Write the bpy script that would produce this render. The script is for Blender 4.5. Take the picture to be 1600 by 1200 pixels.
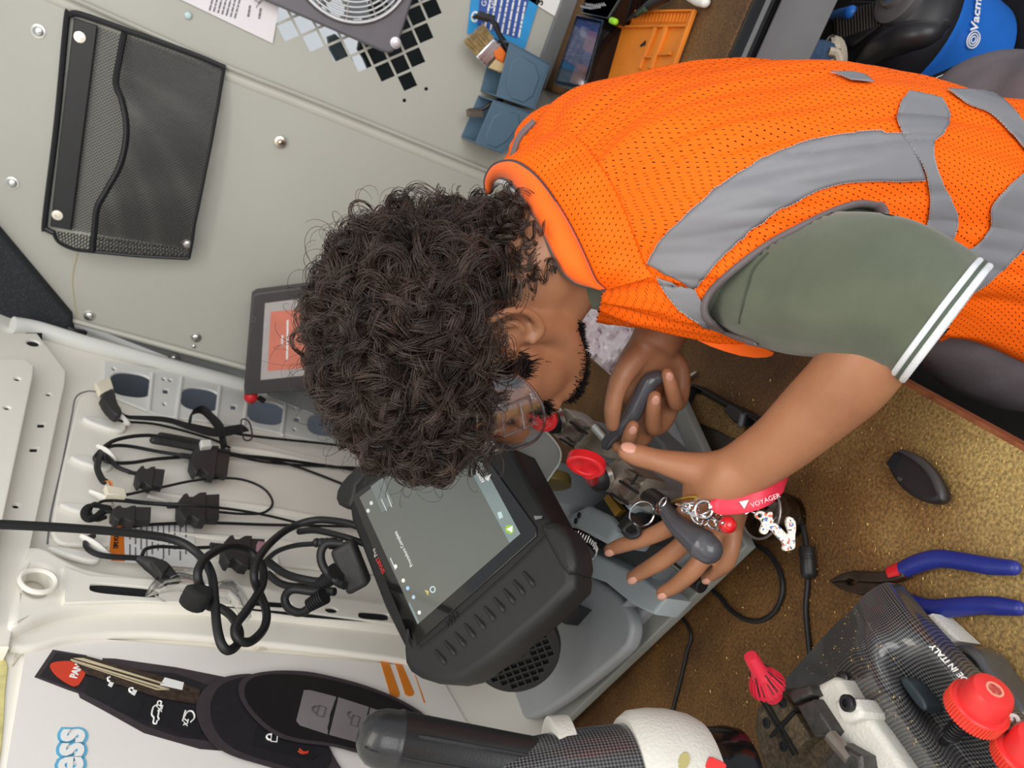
import bpy, bmesh, math, random
import numpy as np
from mathutils import Vector, Matrix, noise

for o in list(bpy.data.objects):
    bpy.data.objects.remove(o, do_unlink=True)
SC = bpy.context.scene
COL = SC.collection
random.seed(7)
NR = np.random.default_rng(11)

# ------------------------------------------------------------ camera (phone held sideways, so it is rolled)
_a, _b, _c = [math.radians(v) for v in (19.085, 22.546, -14.298)]
FPX = 1154.0
CAM = Vector((0, 0, 1.56))
FWD = Vector((-math.sin(_a)*math.cos(_b), math.cos(_a)*math.cos(_b), -math.sin(_b)))
_r = FWD.cross(Vector((0, 0, 1))).normalized()
_d = FWD.cross(_r)
RGT = _r*math.cos(_c) + _d*math.sin(_c)
DWN = -_r*math.sin(_c) + _d*math.cos(_c)
cd = bpy.data.cameras.new('camera')
cam = bpy.data.objects.new('camera', cd)
COL.objects.link(cam)
cam.matrix_world = Matrix(((DWN.x, RGT.x, -FWD.x, CAM.x), (DWN.y, RGT.y, -FWD.y, CAM.y), (DWN.z, RGT.z, -FWD.z, CAM.z), (0, 0, 0, 1)))
cd.sensor_fit = 'HORIZONTAL'
cd.sensor_width = 36.0
cd.lens = FPX/1600*36
cd.clip_start = 0.02
cd.dof.use_dof = True
cd.dof.focus_distance = 0.72
cd.dof.aperture_fstop = 9.0
SC.camera = cam

# ------------------------------------------------------------ light
SC.view_settings.view_transform = 'Standard'
SC.view_settings.look = 'None'
SC.view_settings.gamma = 1
SC.view_settings.use_curve_mapping = False
SC.view_settings.exposure = 0.2
wd = bpy.data.worlds.new('daylight')
SC.world = wd
wd.use_nodes = True
wd.node_tree.nodes['Background'].inputs[0].default_value = (0.90, 0.95, 1.0, 1)
wd.node_tree.nodes['Background'].inputs[1].default_value = 0.56

def area(name, loc, target, sx, sy, power, col):
    l = bpy.data.lights.new(name, 'AREA')
    l.shape = 'RECTANGLE'
    l.size = sx
    l.size_y = sy
    l.energy = power
    l.color = col
    o = bpy.data.objects.new(name, l)
    COL.objects.link(o)
    o.location = loc
    o.rotation_euler = (Vector(target) - Vector(loc)).to_track_quat('-Z', 'Y').to_euler()
    return o
area('daylight_through_side_door', (0.9, -1.3, 1.8), (-0.25, 0.8, 1.15), 1.6, 1.7, 34, (1.0, 0.98, 0.95))
area('ceiling_lamp', (-0.15, 0.15, 2.35), (-0.3, 0.6, 1.0), 0.9, 0.5, 7, (1.0, 0.93, 0.82))

# ------------------------------------------------------------ surveying helpers
def ray(x, y):
    return RGT*((1200 - y - 600)/FPX) + DWN*((x - 800)/FPX) + FWD
def PD(x, y, t):
    return CAM + ray(x, y)*t
def PZ(x, y, z):
    r = ray(x, y)
    return CAM + r*((z - CAM.z)/r.z)
class Plane:
    def __init__(s, o, n, ex):
        s.o = Vector(o); s.n = Vector(n).normalized()
        s.ex = (Vector(ex) - s.n*Vector(ex).dot(s.n)).normalized(); s.ey = s.n.cross(s.ex)
    def pix(s, x, y, off=0.0):
        r = ray(x, y); q = s.o + s.n*off
        return CAM + r*((q - CAM).dot(s.n)/r.dot(s.n))
    def uv(s, p):
        d = Vector(p) - s.o
        return (d.dot(s.ex), d.dot(s.ey))
    def at(s, u, v, off=0.0):
        return s.o + s.ex*u + s.ey*v + s.n*off
    def pts(s, L, off=0.0):
        return [s.uv(s.pix(x, y, off)) for x, y in L]
WALL = Plane((-0.988, 0, 0), (1, 0, -0.18), (0, 1, 0))       # leaning side of the van
BULK = Plane((0, 1.55, 0), (0, -1, 0), (1, 0, 0))            # steel bulkhead
BENCH = Plane((0, 0, 0.9), (0, 0, 1), (1, 0, 0))
SHELF = Plane((0, 0, 1.06), (0, 0, 1), (1, 0, 0))

# ------------------------------------------------------------ materials
def lin(c):
    c = c/255.0
    return c/12.92 if c <= 0.04045 else ((c + 0.055)/1.055)**2.4
def rgb(r, g, b):
    return (lin(r), lin(g), lin(b), 1)
MATS = {}
def mat(name, col, rough=0.5, metal=0.0, var=0.08, scale=25, bump=0.0, bscale=200, col2=None, coat=0.0, trans=0.0, ior=1.45, emit=None, estr=1.0, spec=0.5, sheen=0.0, sss=0.0, alpha=1.0, contrast=None):
    if name in MATS:
        return MATS[name]
    m = bpy.data.materials.new(name)
    m.use_nodes = True
    nt = m.node_tree
    b = nt.nodes['Principled BSDF']
    N = nt.nodes.new; L = nt.links.new
    tc = N('ShaderNodeTexCoord')
    nz = N('ShaderNodeTexNoise')
    nz.inputs['Scale'].default_value = scale
    nz.inputs['Detail'].default_value = 6
    L(tc.outputs['Object'], nz.inputs['Vector'])
    c1 = rgb(*col)
    if col2 is None:
        ca = tuple(v*(1 - var) for v in c1[:3]) + (1,)
        cb = tuple(min(1, v*(1 + var)) for v in c1[:3]) + (1,)
    else:
        ca, cb = c1, rgb(*col2)
    rp = N('ShaderNodeValToRGB')
    lo, hi = contrast or (0.3, 0.7)
    rp.color_ramp.elements[0].position = lo
    rp.color_ramp.elements[1].position = hi
    rp.color_ramp.elements[0].color = ca
    rp.color_ramp.elements[1].color = cb
    L(nz.outputs['Fac'], rp.inputs['Fac'])
    L(rp.outputs['Color'], b.inputs['Base Color'])
    b.inputs['Roughness'].default_value = rough
    b.inputs['Metallic'].default_value = metal
    b.inputs['Specular IOR Level'].default_value = spec
    b.inputs['Coat Weight'].default_value = coat
    b.inputs['Transmission Weight'].default_value = trans
    b.inputs['IOR'].default_value = ior
    b.inputs['Sheen Weight'].default_value = sheen
    b.inputs['Alpha'].default_value = alpha
    if sss:
        b.inputs['Subsurface Weight'].default_value = sss
        b.inputs['Subsurface Radius'].default_value = (0.01, 0.004, 0.002)
        b.inputs['Subsurface Scale'].default_value = 0.5
    if emit:
        b.inputs['Emission Color'].default_value = rgb(*emit)
        b.inputs['Emission Strength'].default_value = estr
    if bump:
        n2 = N('ShaderNodeTexNoise')
        n2.inputs['Scale'].default_value = bscale
        n2.inputs['Detail'].default_value = 3
        L(tc.outputs['Object'], n2.inputs['Vector'])
        bp = N('ShaderNodeBump')
        bp.inputs['Strength'].default_value = bump
        bp.inputs['Distance'].default_value = 0.002
        L(n2.outputs['Fac'], bp.inputs['Height'])
        L(bp.outputs['Normal'], b.inputs['Normal'])
    MATS[name] = m
    return m

def glass(name, tint=(0.97, 0.96, 0.97), rough=0.05, refl=0.12):
    """thin clear plastic: mostly see-through, with a Fresnel sheen"""
    m = bpy.data.materials.new(name)
    m.use_nodes = True
    nt = m.node_tree
    nt.nodes.clear()
    N = nt.nodes.new; L = nt.links.new
    out = N('ShaderNodeOutputMaterial')
    mx = N('ShaderNodeMixShader')
    tr = N('ShaderNodeBsdfTransparent'); tr.inputs[0].default_value = tint + (1,)
    gl = N('ShaderNodeBsdfGlossy'); gl.inputs['Roughness'].default_value = rough
    lw = N('ShaderNodeLayerWeight'); lw.inputs['Blend'].default_value = 0.35
    mt = N('ShaderNodeMath'); mt.operation = 'MULTIPLY_ADD'
    mt.inputs[1].default_value = 0.55; mt.inputs[2].default_value = refl
    L(lw.outputs['Fresnel'], mt.inputs[0])
    L(mt.outputs[0], mx.inputs[0])
    L(tr.outputs[0], mx.inputs[1]); L(gl.outputs[0], mx.inputs[2])
    L(mx.outputs[0], out.inputs['Surface'])
    return m

# ------------------------------------------------------------ mesh building
ORG = {}
def world_origin(p):
    return ORG[p.name] if p is not None else Vector((0, 0, 0))
def link(name, me, m, parent=None, smooth=True, origin=None):
    """me is in world coordinates; make it local to its parent (or to its own origin)"""
    base = world_origin(parent)
    if parent is None and origin is not None:
        base = Vector(origin)
    if base.length > 0:
        me.transform(Matrix.Translation(-base))
    me.name = name
    if m is not None:
        me.materials.clear()
        me.materials.append(m)
    o = bpy.data.objects.new(name, me)
    COL.objects.link(o)
    if parent is not None:
        o.parent = parent
        ORG[o.name] = base
    else:
        o.location = base
        ORG[o.name] = base
    if smooth:
        me.polygons.foreach_set('use_smooth', [True]*len(me.polygons))
        me.update()
    return o
def smooth_angle(o, ang=40):
    me = o.data
    bm = bmesh.new(); bm.from_mesh(me)
    a = math.radians(ang)
    for e in bm.edges:
        if len(e.link_faces) == 2:
            e.smooth = e.calc_face_angle(0) < a
    for f in bm.faces:
        f.smooth = True
    bm.to_mesh(me); bm.free()
    return o
def thing(name, label, cat, loc, group=None):
    o = bpy.data.objects.new(name, None)
    COL.objects.link(o)
    o.empty_display_size = 0.03
    o.location = loc
    ORG[o.name] = Vector(loc)
    return tag(o, label, cat, group)
def tag(o, label=None, cat=None, group=None, kind=None):
    if label: o['label'] = label
    if cat: o['category'] = cat
    if group: o['group'] = group
    if kind: o['kind'] = kind
    return o

def catmull(P, n=6, closed=False):
    P = [Vector(p) for p in P]
    if len(P) < 3 and not closed:
        return [P[0].lerp(P[-1], i/n) for i in range(n + 1)]
    out = []
    N = len(P)
    segs = N if closed else N - 1
    for i in range(segs):
        if closed:
            a, b, c, d = P[(i-1) % N], P[i], P[(i+1) % N], P[(i+2) % N]
        else:
            b, c = P[i], P[i+1]
            a = P[i-1] if i > 0 else b*2 - c
            d = P[i+2] if i + 2 < N else c*2 - b
        for k in range(n):
            t = k/n
            out.append(0.5*((2*b) + (c - a)*t + (2*a - 5*b + 4*c - d)*t*t + (3*b - a - 3*c + d)*t**3))
    if not closed:
        out.append(P[-1])
    return out
def ortho(d, hint=None):
    d = Vector(d).normalized()
    h = Vector(hint) if hint is not None else (Vector((0, 0, 1)) if abs(d.z) < 0.9 else Vector((1, 0, 0)))
    a = (h - d*h.dot(d)).normalized()
    return d, a, d.cross(a)

class MB:
    def __init__(s):
        s.v = []; s.f = []
    def add(s, v, f):
        k = len(s.v)
        s.v += [tuple(p) for p in v]
        s.f += [tuple(i + k for i in q) for q in f]
        return s
    def box(s, c, hx, hy, hz):
        c, hx, hy, hz = map(Vector, (c, hx, hy, hz))
        v = [c + hx*a + hy*b + hz*d for a in (-1, 1) for b in (-1, 1) for d in (-1, 1)]
        return s.add(v, [(0, 1, 3, 2), (4, 6, 7, 5), (0, 4, 5, 1), (2, 3, 7, 6), (0, 2, 6, 4), (1, 5, 7, 3)])
    def rings(s, R, cap0=True, cap1=True, closed=False):
        n = len(R[0]); v = [p for r in R for p in r]; f = []
        m = len(R)
        for i in range(m if closed else m - 1):
            j = (i + 1) % m
            for k in range(n):
                f.append((i*n + k, i*n + (k+1) % n, j*n + (k+1) % n, j*n + k))
        if not closed:
            if cap0: f.append(tuple(range(n - 1, -1, -1)))
            if cap1: f.append(tuple((m-1)*n + k for k in range(n)))
        return s.add(v, f)
    def tube(s, P, r, sides=10, n=6, closed=False, smooth=True, flat=None, hint=None, caps=True, roundcap=False):
        """tube along points P; r number or list per control point; flat=(a,b) scales the section"""
        P = [Vector(p) for p in P]
        rr = r if isinstance(r, (list, tuple)) else [r]*len(P)
        if smooth and (len(P) > 2 or closed):
            Q = catmull(P, n, closed)
            N = len(P)
            ri = []
            for i in range(len(Q)):
                t = i/n; k = int(t); fr = t - k
                a = rr[k % N] if closed else rr[min(k, N-1)]
                b = rr[(k+1) % N] if closed else rr[min(k+1, N-1)]
                ri.append(a*(1-fr) + b*fr)
        else:
            Q, ri = P, list(rr)
        if roundcap and not closed:
            d0 = (Q[0] - Q[1]).normalized(); d1 = (Q[-1] - Q[-2]).normalized()
            A = []; RA = []; B = []; RB = []
            for k in (0.98, 0.85, 0.6, 0.3):
                A.append(Q[0] + d0*ri[0]*k); RA.append(ri[0]*math.sqrt(1 - k*k))
                B.insert(0, Q[-1] + d1*ri[-1]*k); RB.insert(0, ri[-1]*math.sqrt(1 - k*k))
            Q = A + Q + B; ri = RA + ri + RB
        R = []; a = None
        L = len(Q)
        for i in range(L):
            if closed: d = Q[(i+1) % L] - Q[i-1]
            else: d = Q[min(i+1, L-1)] - Q[max(i-1, 0)]
            if d.length < 1e-9: d = Vector((0, 0, 1))
            d.normalize()
            if a is None:
                _, a, b = ortho(d, hint)
            else:
                a = a - d*a.dot(d)
                if a.length < 1e-6: _, a, b = ortho(d)
                a.normalize()
            if hint is not None:
                h = Vector(hint); h = h - d*h.dot(d)
                if h.length > 0.05: a = h.normalized()
            b = d.cross(a)
            fa, fb = flat or (1, 1)
            R.append([Q[i] + a*(math.cos(2*math.pi*k/sides)*ri[i]*fa) + b*(math.sin(2*math.pi*k/sides)*ri[i]*fb) for k in range(sides)])
        return s.rings(R, caps, caps, closed)
    def lathe(s, o, d, prof, seg=24, hint=None):
        o = Vector(o); d, a, b = ortho(d, hint)
        R = [[o + d*h + a*(math.cos(2*math.pi*k/seg)*r) + b*(math.sin(2*math.pi*k/seg)*r) for k in range(seg)] for r, h in prof]
        return s.rings(R)
    def ball(s, c, ax, ay=None, az=None, seg=16, rng=10):
        c = Vector(c)
        if not hasattr(ax, '__len__'):
            r = ax; ax, ay, az = Vector((r, 0, 0)), Vector((0, r, 0)), Vector((0, 0, r))
        ax, ay, az = Vector(ax), Vector(ay), Vector(az)
        R = []
        for i in range(rng + 1):
            th = math.pi*(0.004 + 0.992*i/rng)
            R.append([c + az*math.cos(th) + (ax*math.cos(2*math.pi*k/seg) + ay*math.sin(2*math.pi*k/seg))*math.sin(th) for k in range(seg)])
        R.reverse()
        return s.rings(R)
    def prism(s, P, off):
        P = [Vector(p) for p in P]; off = Vector(off); n = len(P)
        nn = Vector((0, 0, 0))
        for i in range(n): nn += P[i].cross(P[(i+1) % n])
        if nn.dot(off) < 0: P.reverse()
        return s.rings([P, [p + off for p in P]])
    def sheet(s, G):
        h, w = len(G), len(G[0])
        return s.add([p for r in G for p in r], [(i*w+j, i*w+j+1, (i+1)*w+j+1, (i+1)*w+j) for i in range(h-1) for j in range(w-1)])
    def mesh(s):
        me = bpy.data.meshes.new('m')
        me.from_pydata([tuple(p) for p in s.v], [], s.f)
        me.validate(); me.update()
        return me
    def build(s, name, m, parent=None, smooth=True, bevel=0, seg=2, origin=None, ang=40, fixn=False):
        me = s.mesh()
        if fixn:
            bm = bmesh.new(); bm.from_mesh(me); bmesh.ops.recalc_face_normals(bm, faces=bm.faces); bm.to_mesh(me); bm.free()
        if parent is None and origin is None:
            c = [sum(v[i] for v in s.v)/len(s.v) for i in (0, 1)]
            origin = (c[0], c[1], min(v[2] for v in s.v))
        o = link(name, me, m, parent, smooth, origin)
        if bevel:
            bv = o.modifiers.new('bevel', 'BEVEL')
            bv.width = bevel; bv.segments = seg; bv.limit_method = 'ANGLE'; bv.angle_limit = math.radians(35)
            bv.harden_normals = False
        if smooth: smooth_angle(o, ang)
        return o

def chaikin(P, it=2, closed=True):
    P = [tuple(p) for p in P]
    for _ in range(it):
        Q = []
        n = len(P)
        for i in range(n if closed else n - 1):
            a, b = P[i], P[(i+1) % n]
            Q.append(tuple(a[k]*0.75 + b[k]*0.25 for k in range(len(a))))
            Q.append(tuple(a[k]*0.25 + b[k]*0.75 for k in range(len(a))))
        P = Q
    return P
def ell(cx, cy, rx, ry, ang=0, n=24, sq=2.0):
    out = []
    ca, sa = math.cos(math.radians(ang)), math.sin(math.radians(ang))
    for k in range(n):
        t = 2*math.pi*k/n
        c, s = math.cos(t), math.sin(t)
        x = rx*math.copysign(abs(c)**(2/sq), c); y = ry*math.copysign(abs(s)**(2/sq), s)
        out.append((cx + x*ca - y*sa, cy + x*sa + y*ca))
    return out
def plate(name, pl, outline, holes, o0, o1, bevel, m, parent=None, res=2, origin=None):
    """flat sheet with real holes on plane pl, outline/holes in plane (u, v); between offsets o0 and o1"""
    cu = bpy.data.curves.new('c', 'CURVE')
    cu.dimensions = '2D'; cu.fill_mode = 'BOTH'
    for L in [outline] + list(holes):
        sp = cu.splines.new('POLY'); sp.points.add(len(L) - 1)
        for p, q in zip(sp.points, L): p.co = (q[0], q[1], 0, 1)
        sp.use_cyclic_u = True
    th = o1 - o0
    bevel = min(bevel, th/2*0.98)
    cu.extrude = th/2 - bevel; cu.bevel_depth = bevel; cu.bevel_resolution = res; cu.offset = -bevel
    ob = bpy.data.objects.new('c', cu); COL.objects.link(ob)
    dg = bpy.context.evaluated_depsgraph_get()
    me = bpy.data.meshes.new_from_object(ob.evaluated_get(dg))
    bpy.data.objects.remove(ob); bpy.data.curves.remove(cu)
    M = Matrix.Translation(pl.o + pl.n*((o0 + o1)/2)) @ Matrix((pl.ex, pl.ey, pl.n)).transposed().to_4x4()
    me.transform(M)
    if parent is None and origin is None:
        xs = [v.co for v in me.vertices]
        origin = (sum(v.x for v in xs)/len(xs), sum(v.y for v in xs)/len(xs), min(v.z for v in xs))
    o = link(name, me, m, parent, True, origin)
    return smooth_angle(o, 35)
def pplate(name, pl, outline, holes, o0, o1, bevel, m, parent=None, it=0, **k):
    """same, outline given in photo pixels surveyed on the plate's top face"""
    if it: outline = chaikin(outline, it)
    return plate(name, pl, pl.pts(outline, o1), [pl.pts(h, o1) for h in holes], o0, o1, bevel, m, parent, **k)
def text(name, s, pl, p0, p1, size, m, parent, off, th=0.0004, bold=0.0, up=None, align='LEFT'):
    """flat lettering from world point p0 towards p1 on plane pl"""
    cu = bpy.data.curves.new('t', 'FONT')
    cu.body = s; cu.size = size; cu.extrude = th/2; cu.offset = bold; cu.resolution_u = 3; cu.align_x = align
    ob = bpy.data.objects.new('t', cu); COL.objects.link(ob)
    dg = bpy.context.evaluated_depsgraph_get()
    me = bpy.data.meshes.new_from_object(ob.evaluated_get(dg))
    bpy.data.objects.remove(ob); bpy.data.curves.remove(cu)
    ex = (Vector(p1) - Vector(p0)); ex = (ex - pl.n*ex.dot(pl.n)).normalized()
    ey = pl.n.cross(ex)
    q = Vector(p0); q = q - pl.n*((q - pl.o).dot(pl.n) - off)
    me.transform(Matrix.Translation(q) @ Matrix((ex, ey, pl.n)).transposed().to_4x4())
    return link(name, me, m, parent, False)
# ============================================================ SETTING
white_paint = mat('white_paint', (242, 238, 228), 0.38, var=0.03, scale=6, bump=0.05, bscale=60)
white_paint2 = mat('white_paint_satin', (226, 226, 222), 0.4, var=0.03, scale=5)
grey_paint = mat('grey_bulkhead_paint', (176, 175, 166), 0.42, var=0.04, scale=4, bump=0.12, bscale=90)
grey_paint2 = mat('grey_edge_paint', (186, 184, 174), 0.4, var=0.04, scale=9)
grey_dark = mat('grey_recess_shade', (128, 130, 130), 0.5, var=0.05)  # shade of the recess painted in, darker and bluer than the bulkhead
outer_skin = mat('outer_skin_primer', (58, 70, 88), 0.5, var=0.1)
dark = mat('dark_void', (16, 17, 20), 0.8)
zinc = mat('zinc_bolt', (200, 200, 196), 0.28, 1.0, var=0.1, scale=80)
chrome = mat('chrome', (215, 215, 218), 0.15, 1.0, var=0.05)
black_plastic = mat('black_plastic', (34, 33, 35), 0.42, var=0.1, scale=60, bump=0.05, bscale=500)
black_rubber = mat('black_rubber', (27, 27, 29), 0.5, var=0.12, scale=40, bump=0.05, bscale=400)
black_gloss = mat('black_gloss', (14, 14, 16), 0.12, var=0.1)
white_plastic = mat('white_plastic', (232, 230, 224), 0.4, var=0.03)
paper_white = mat('paper_white', (238, 236, 234), 0.7, var=0.015)
ink_grey = mat('ink_grey', (120, 118, 125), 0.7)
ink_black = mat('ink_black', (28, 28, 30), 0.6)
ink_white = mat('ink_white', (240, 240, 238), 0.6, var=0.01)

fl = MB().box((0.3, 0.8, -0.02), (1.4, 0, 0), (0, 1.3, 0), (0, 0, 0.02)).build('floor', mat('floor_rubber', (44, 40, 38), 0.8, var=0.25, scale=30, bump=0.3, bscale=120), smooth=False)
tag(fl, kind='structure')

# ---- the side of the van: inner pressing with holes, outer skin behind
ov = [(205, 601, 34, 19), (313, 624, 31, 18), (416, 645, 29, 18), (507, 664, 26, 17)]
holes = []
for x, y, rx, ry in ov:
    holes.append(WALL.pts(ell(x, y, rx, ry, 8, 28, 2.7)))
def sq(x, y, r, k=4): return WALL.pts(ell(x, y, r, r, 12, k) if k > 4 else [(x-r, y-r), (x+r, y-r*0.8), (x+r, y+r), (x-r, y+r*0.8)])
for x, y in ((259, 611), (365, 636), (464, 655)): holes.append(sq(x, y, 4.2))
for x, y in ((257, 631), (374, 592), (376, 615), (460, 671), (178, 576), (256, 592), (266, 594), (460, 637), (470, 638)): holes.append(sq(x, y, 2.6, 8))
holes.append(WALL.pts([(122, 905), (255, 905), (255, 938), (122, 938)]))       # behind the pillar slots
holes.append(WALL.pts([(380, 928), (620, 950), (620, 972), (380, 950)]))
wl = plate('wall_left', WALL, [(-0.5, 0.0), (1.66, 0.0), (1.66, 2.25), (-0.5, 2.25)], holes, -0.004, 0.0, 0.0008, white_paint)
tag(wl, kind='structure')
def wpart(o): return o
sk = MB().box(WALL.at(0.9, 1.1, -0.075), WALL.ex*1.4, WALL.ey*1.13, WALL.n*0.003).build('outer_skin', outer_skin, wl, False)
# cant rail (two steps) along the top
pplate('cant_rail', WALL, [(-260, 520), (58, 520), (104, 580), (102, 600), (15, 1010), (-260, 1010)],
       [ell(52, 536, 10, 4.5, 8, 14), ell(76, 616, 4, 2, 0, 10), [(60, 661), (70, 661), (69, 667), (59, 667)], [(48, 699), (59, 699), (58, 705), (47, 705)], ell(25, 790, 5, 3, 0, 10)],
       0.0, 0.022, 0.003, white_paint, wl, 0, res=4)
pplate('cant_rail_step', WALL, [(-260, 560), (40, 560), (54, 572), (52, 590), (-26, 960), (-260, 960)], [ell(27, 592, 4.5, 2.2, 0, 10), ell(11, 637, 4.5, 2.2, 0, 10)], 0.022, 0.045, 0.003, white_paint, wl, 0, res=4)
# strip with the oval holes by the corner
pplate('hole_strip', WALL, [(163, 562), (392, 600), (600, 650), (600, 712), (392, 666), (246, 648), (160, 612)],
       [ell(x, y, rx, ry, 8, 28, 2.7) for x, y, rx, ry in ov] + [[(x-4, y-4), (x+4, y-3), (x+4, y+4), (x-4, y+3)] for x, y in ((259, 611), (365, 636), (464, 655))] +
       [ell(x, y, 2.4, 2.4, 0, 8) for x, y in ((257, 631), (460, 671), (178, 576), (256, 592), (266, 594), (460, 637), (470, 638))],
       0.0, 0.006, 0.003, white_paint2, wl)
for x0, y0, x1, y1 in ((284, 590, 275, 655), (238, 584, 232, 642), (388, 612, 380, 668), (344, 604, 337, 660), (447, 625, 440, 680)):
    MB().tube([WALL.pix(x0, y0, 0.006), WALL.pix(x1, y1, 0.006)], 0.004, 8, smooth=False).build('pressed_rib', white_paint2, wl)
# raised inner panel with its dark seam
pan = [(118, 640), (124, 619), (140, 614), (165, 620), (250, 652), (400, 690), (560, 730), (660, 760), (660, 905), (420, 880), (320, 862), (190, 850), (150, 852), (80, 850), (82, 800)]
pplate('inner_panel', WALL, pan, [], 0.0, 0.007, 0.005, white_paint, wl, 2, res=3)
MB().tube([WALL.pix(x, y, 0.001) for x, y in ((158, 614), (138, 611), (119, 620), (112, 650), (97, 725), (80, 800), (74, 850))], 0.0011, 6).build('seam_line', ink_grey, wl)
# long pressed swages on the panel
for P in (((300, 690), (420, 712), (540, 735)), ((230, 770), (420, 800), (600, 830)), ((240, 832), (430, 852), (560, 866))):
    MB().tube([WALL.pix(x, y, 0.004) for x, y in P], [0.004, 0.011, 0.006], 10, roundcap=True).build('swage', white_paint, wl)
# pillar
pil = [(36, 852), (70, 851), (104, 872), (140, 888), (215, 897), (330, 905), (480, 922), (700, 950), (700, 990), (480, 962), (330, 948), (200, 942), (120, 948), (70, 962), (20, 985), (10, 972)]
circ_p = ell(60, 908, 21, 22, 0, 28)
pplate('pillar', WALL, pil, [circ_p], 0.0, 0.027, 0.009, white_paint, wl, 1, res=4)
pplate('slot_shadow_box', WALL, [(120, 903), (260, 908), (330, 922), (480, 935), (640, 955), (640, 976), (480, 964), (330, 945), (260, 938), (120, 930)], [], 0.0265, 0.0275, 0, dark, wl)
top_ = [(100, 885), (140, 899), (215, 904), (330, 912), (480, 929), (690, 956), (690, 984), (480, 956), (330, 942), (200, 938), (100, 942)]
pplate('pillar_face', WALL, top_, [ell(195, 922, 55, 8, 5, 28, 4), ell(290, 930, 6.5, 4.5, 0, 16), ell(424, 943, 33, 5, 4, 24, 4), ell(518, 953, 10, 4.5, 5, 16), ell(584, 962, 24, 6, 5, 20, 4)], 0.0268, 0.031, 0.0008, white_paint, wl, 0)
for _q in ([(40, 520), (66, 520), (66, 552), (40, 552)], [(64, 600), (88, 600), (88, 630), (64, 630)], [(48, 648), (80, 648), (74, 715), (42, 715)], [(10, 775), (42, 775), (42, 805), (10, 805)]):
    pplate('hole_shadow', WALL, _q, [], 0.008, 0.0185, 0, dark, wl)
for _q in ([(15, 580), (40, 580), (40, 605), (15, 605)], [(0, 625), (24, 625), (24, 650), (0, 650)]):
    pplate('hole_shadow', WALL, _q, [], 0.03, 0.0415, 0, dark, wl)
_c = WALL.pix(60, 908, 0.035)
MB().tube([_c + WALL.ex*0.0185*math.cos(k*0.3927) + WALL.ey*0.0185*math.sin(k*0.3927) for k in range(16)], 0.0032, 8, closed=True, n=2).build('hole_lip', white_paint, wl)
pplate('pillar_flange', WALL, [(12, 975), (120, 950), (330, 950), (480, 964), (720, 994), (720, 1050), (640, 1032), (480, 1012), (330, 996), (200, 988), (110, 996), (44, 1014), (12, 1008)], [], 0.0, 0.012, 0.005, white_paint, wl, 1, res=3)
MB().tube([WALL.pix(x, y, 0.0) for x, y in ((105, 1002), (200, 992), (330, 1002), (480, 1018), (640, 1038), (700, 1046))], 0.0018, 6).build('panel_gap', dark, wl)
sealant = mat('sealant', (214, 207, 192), 0.7, var=0.12, scale=90, bump=0.6, bscale=260)
for a, b, c, r in (((258, 999), (300, 1001), (345, 1006), 0.0045), ((380, 1008), (400, 1013), (412, 1012), 0.007), ((506, 1021), (560, 1027), (630, 1036), 0.006), ((18, 1040), (30, 1022), (42, 1017), 0.004)):
    MB().tube([WALL.pix(*a, 0.001), WALL.pix(*b, 0.001), WALL.pix(*c, 0.001)], [r*0.3, r*0.7, r], 8, roundcap=True, flat=(1, 0.6)).build('sealant_bead', sealant, wl)
pplate('old_tape', WALL, [(-10, 1020), (14, 1030), (8, 1080), (6, 1130), (0, 1190), (-10, 1240), (-30, 1200)], [], 0.0, 0.002, 0.0006, mat('yellow_tape', (214, 205, 140), 0.6, var=0.2, scale=70), wl, 1)
# rounded seam where side and bulkhead meet
MB().tube([WALL.pix(x, y, 0.012) for x, y in ((20, 508), (60, 515), (130, 536), (205, 556), (390, 604), (560, 648), (650, 672))], 0.016, 14).build('corner_seam', white_paint2, wl)

# ---- steel bulkhead
h0 = Vector(BULK.uv(BULK.pix(637, 127)))
A = Vector(BULK.uv(BULK.pix(450, 48))) - h0; A = A/5
B = Vector(BULK.uv(BULK.pix(675, 13))) - h0; B = B/3
dh = []
def diamond(c): return [tuple(c + A*0.44), tuple(c + B*0.42), tuple(c - A*0.44), tuple(c - B*0.42)]
for i in range(8):
    for j in range(6):
        dh.append(diamond(h0 + A*i + B*j))
        if i < 7 and j < 6: dh.append(diamond(h0 + A*(i + .5) + B*(j + .5)))
for x, y in ((632, 157), (666, 139)): dh.append(BULK.pts(ell(x, y, 3, 3, 0, 10)))
ridge = [(60, -27), (130, 5), (350, 102), (500, 161), (760, 266), (860, 308)]
right = BULK.pts([(860, 308), (760, 266), (500, 161), (350, 102), (130, 5), (60, -27)], 0.0)
right = right + [(0.05, 2.1), (1.2, 2.1), (1.2, 0.0), (right[0][0], 0.0)]
wf = plate('wall_front', BULK, right, dh, -0.003, 0.0, 0.0006, grey_paint)
tag(wf, kind='structure')
left = BULK.pts([(860, 308), (760, 266), (500, 161), (350, 102), (130, 5), (60, -27)], 0.0)
left = left + [(-0.1, 2.1), (-0.75, 2.1), (-0.65, 1.9)] + BULK.pts([(100, 492), (390, 571), (640, 640)]) + [(-0.66, 0.3), (0.0, 0.3)]
left = left[:5] + left[5:]
plate('left_panel', BULK, left, [], -0.02, 0.004, 0.003, grey_paint, wf)
MB().tube([BULK.pix(x, y, 0.006) for x, y in ridge], 0.0075, 8, flat=(1.0, 0.6), hint=(0, 1, 0)).build('panel_joint', grey_paint2, wf)
MB().tube([BULK.pix(x - 6, y + 12, 0.004) for x, y in ridge], 0.005, 8, flat=(0.5, 1.6), hint=(0, 1, 0)).build('panel_joint', grey_paint2, wf)
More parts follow.
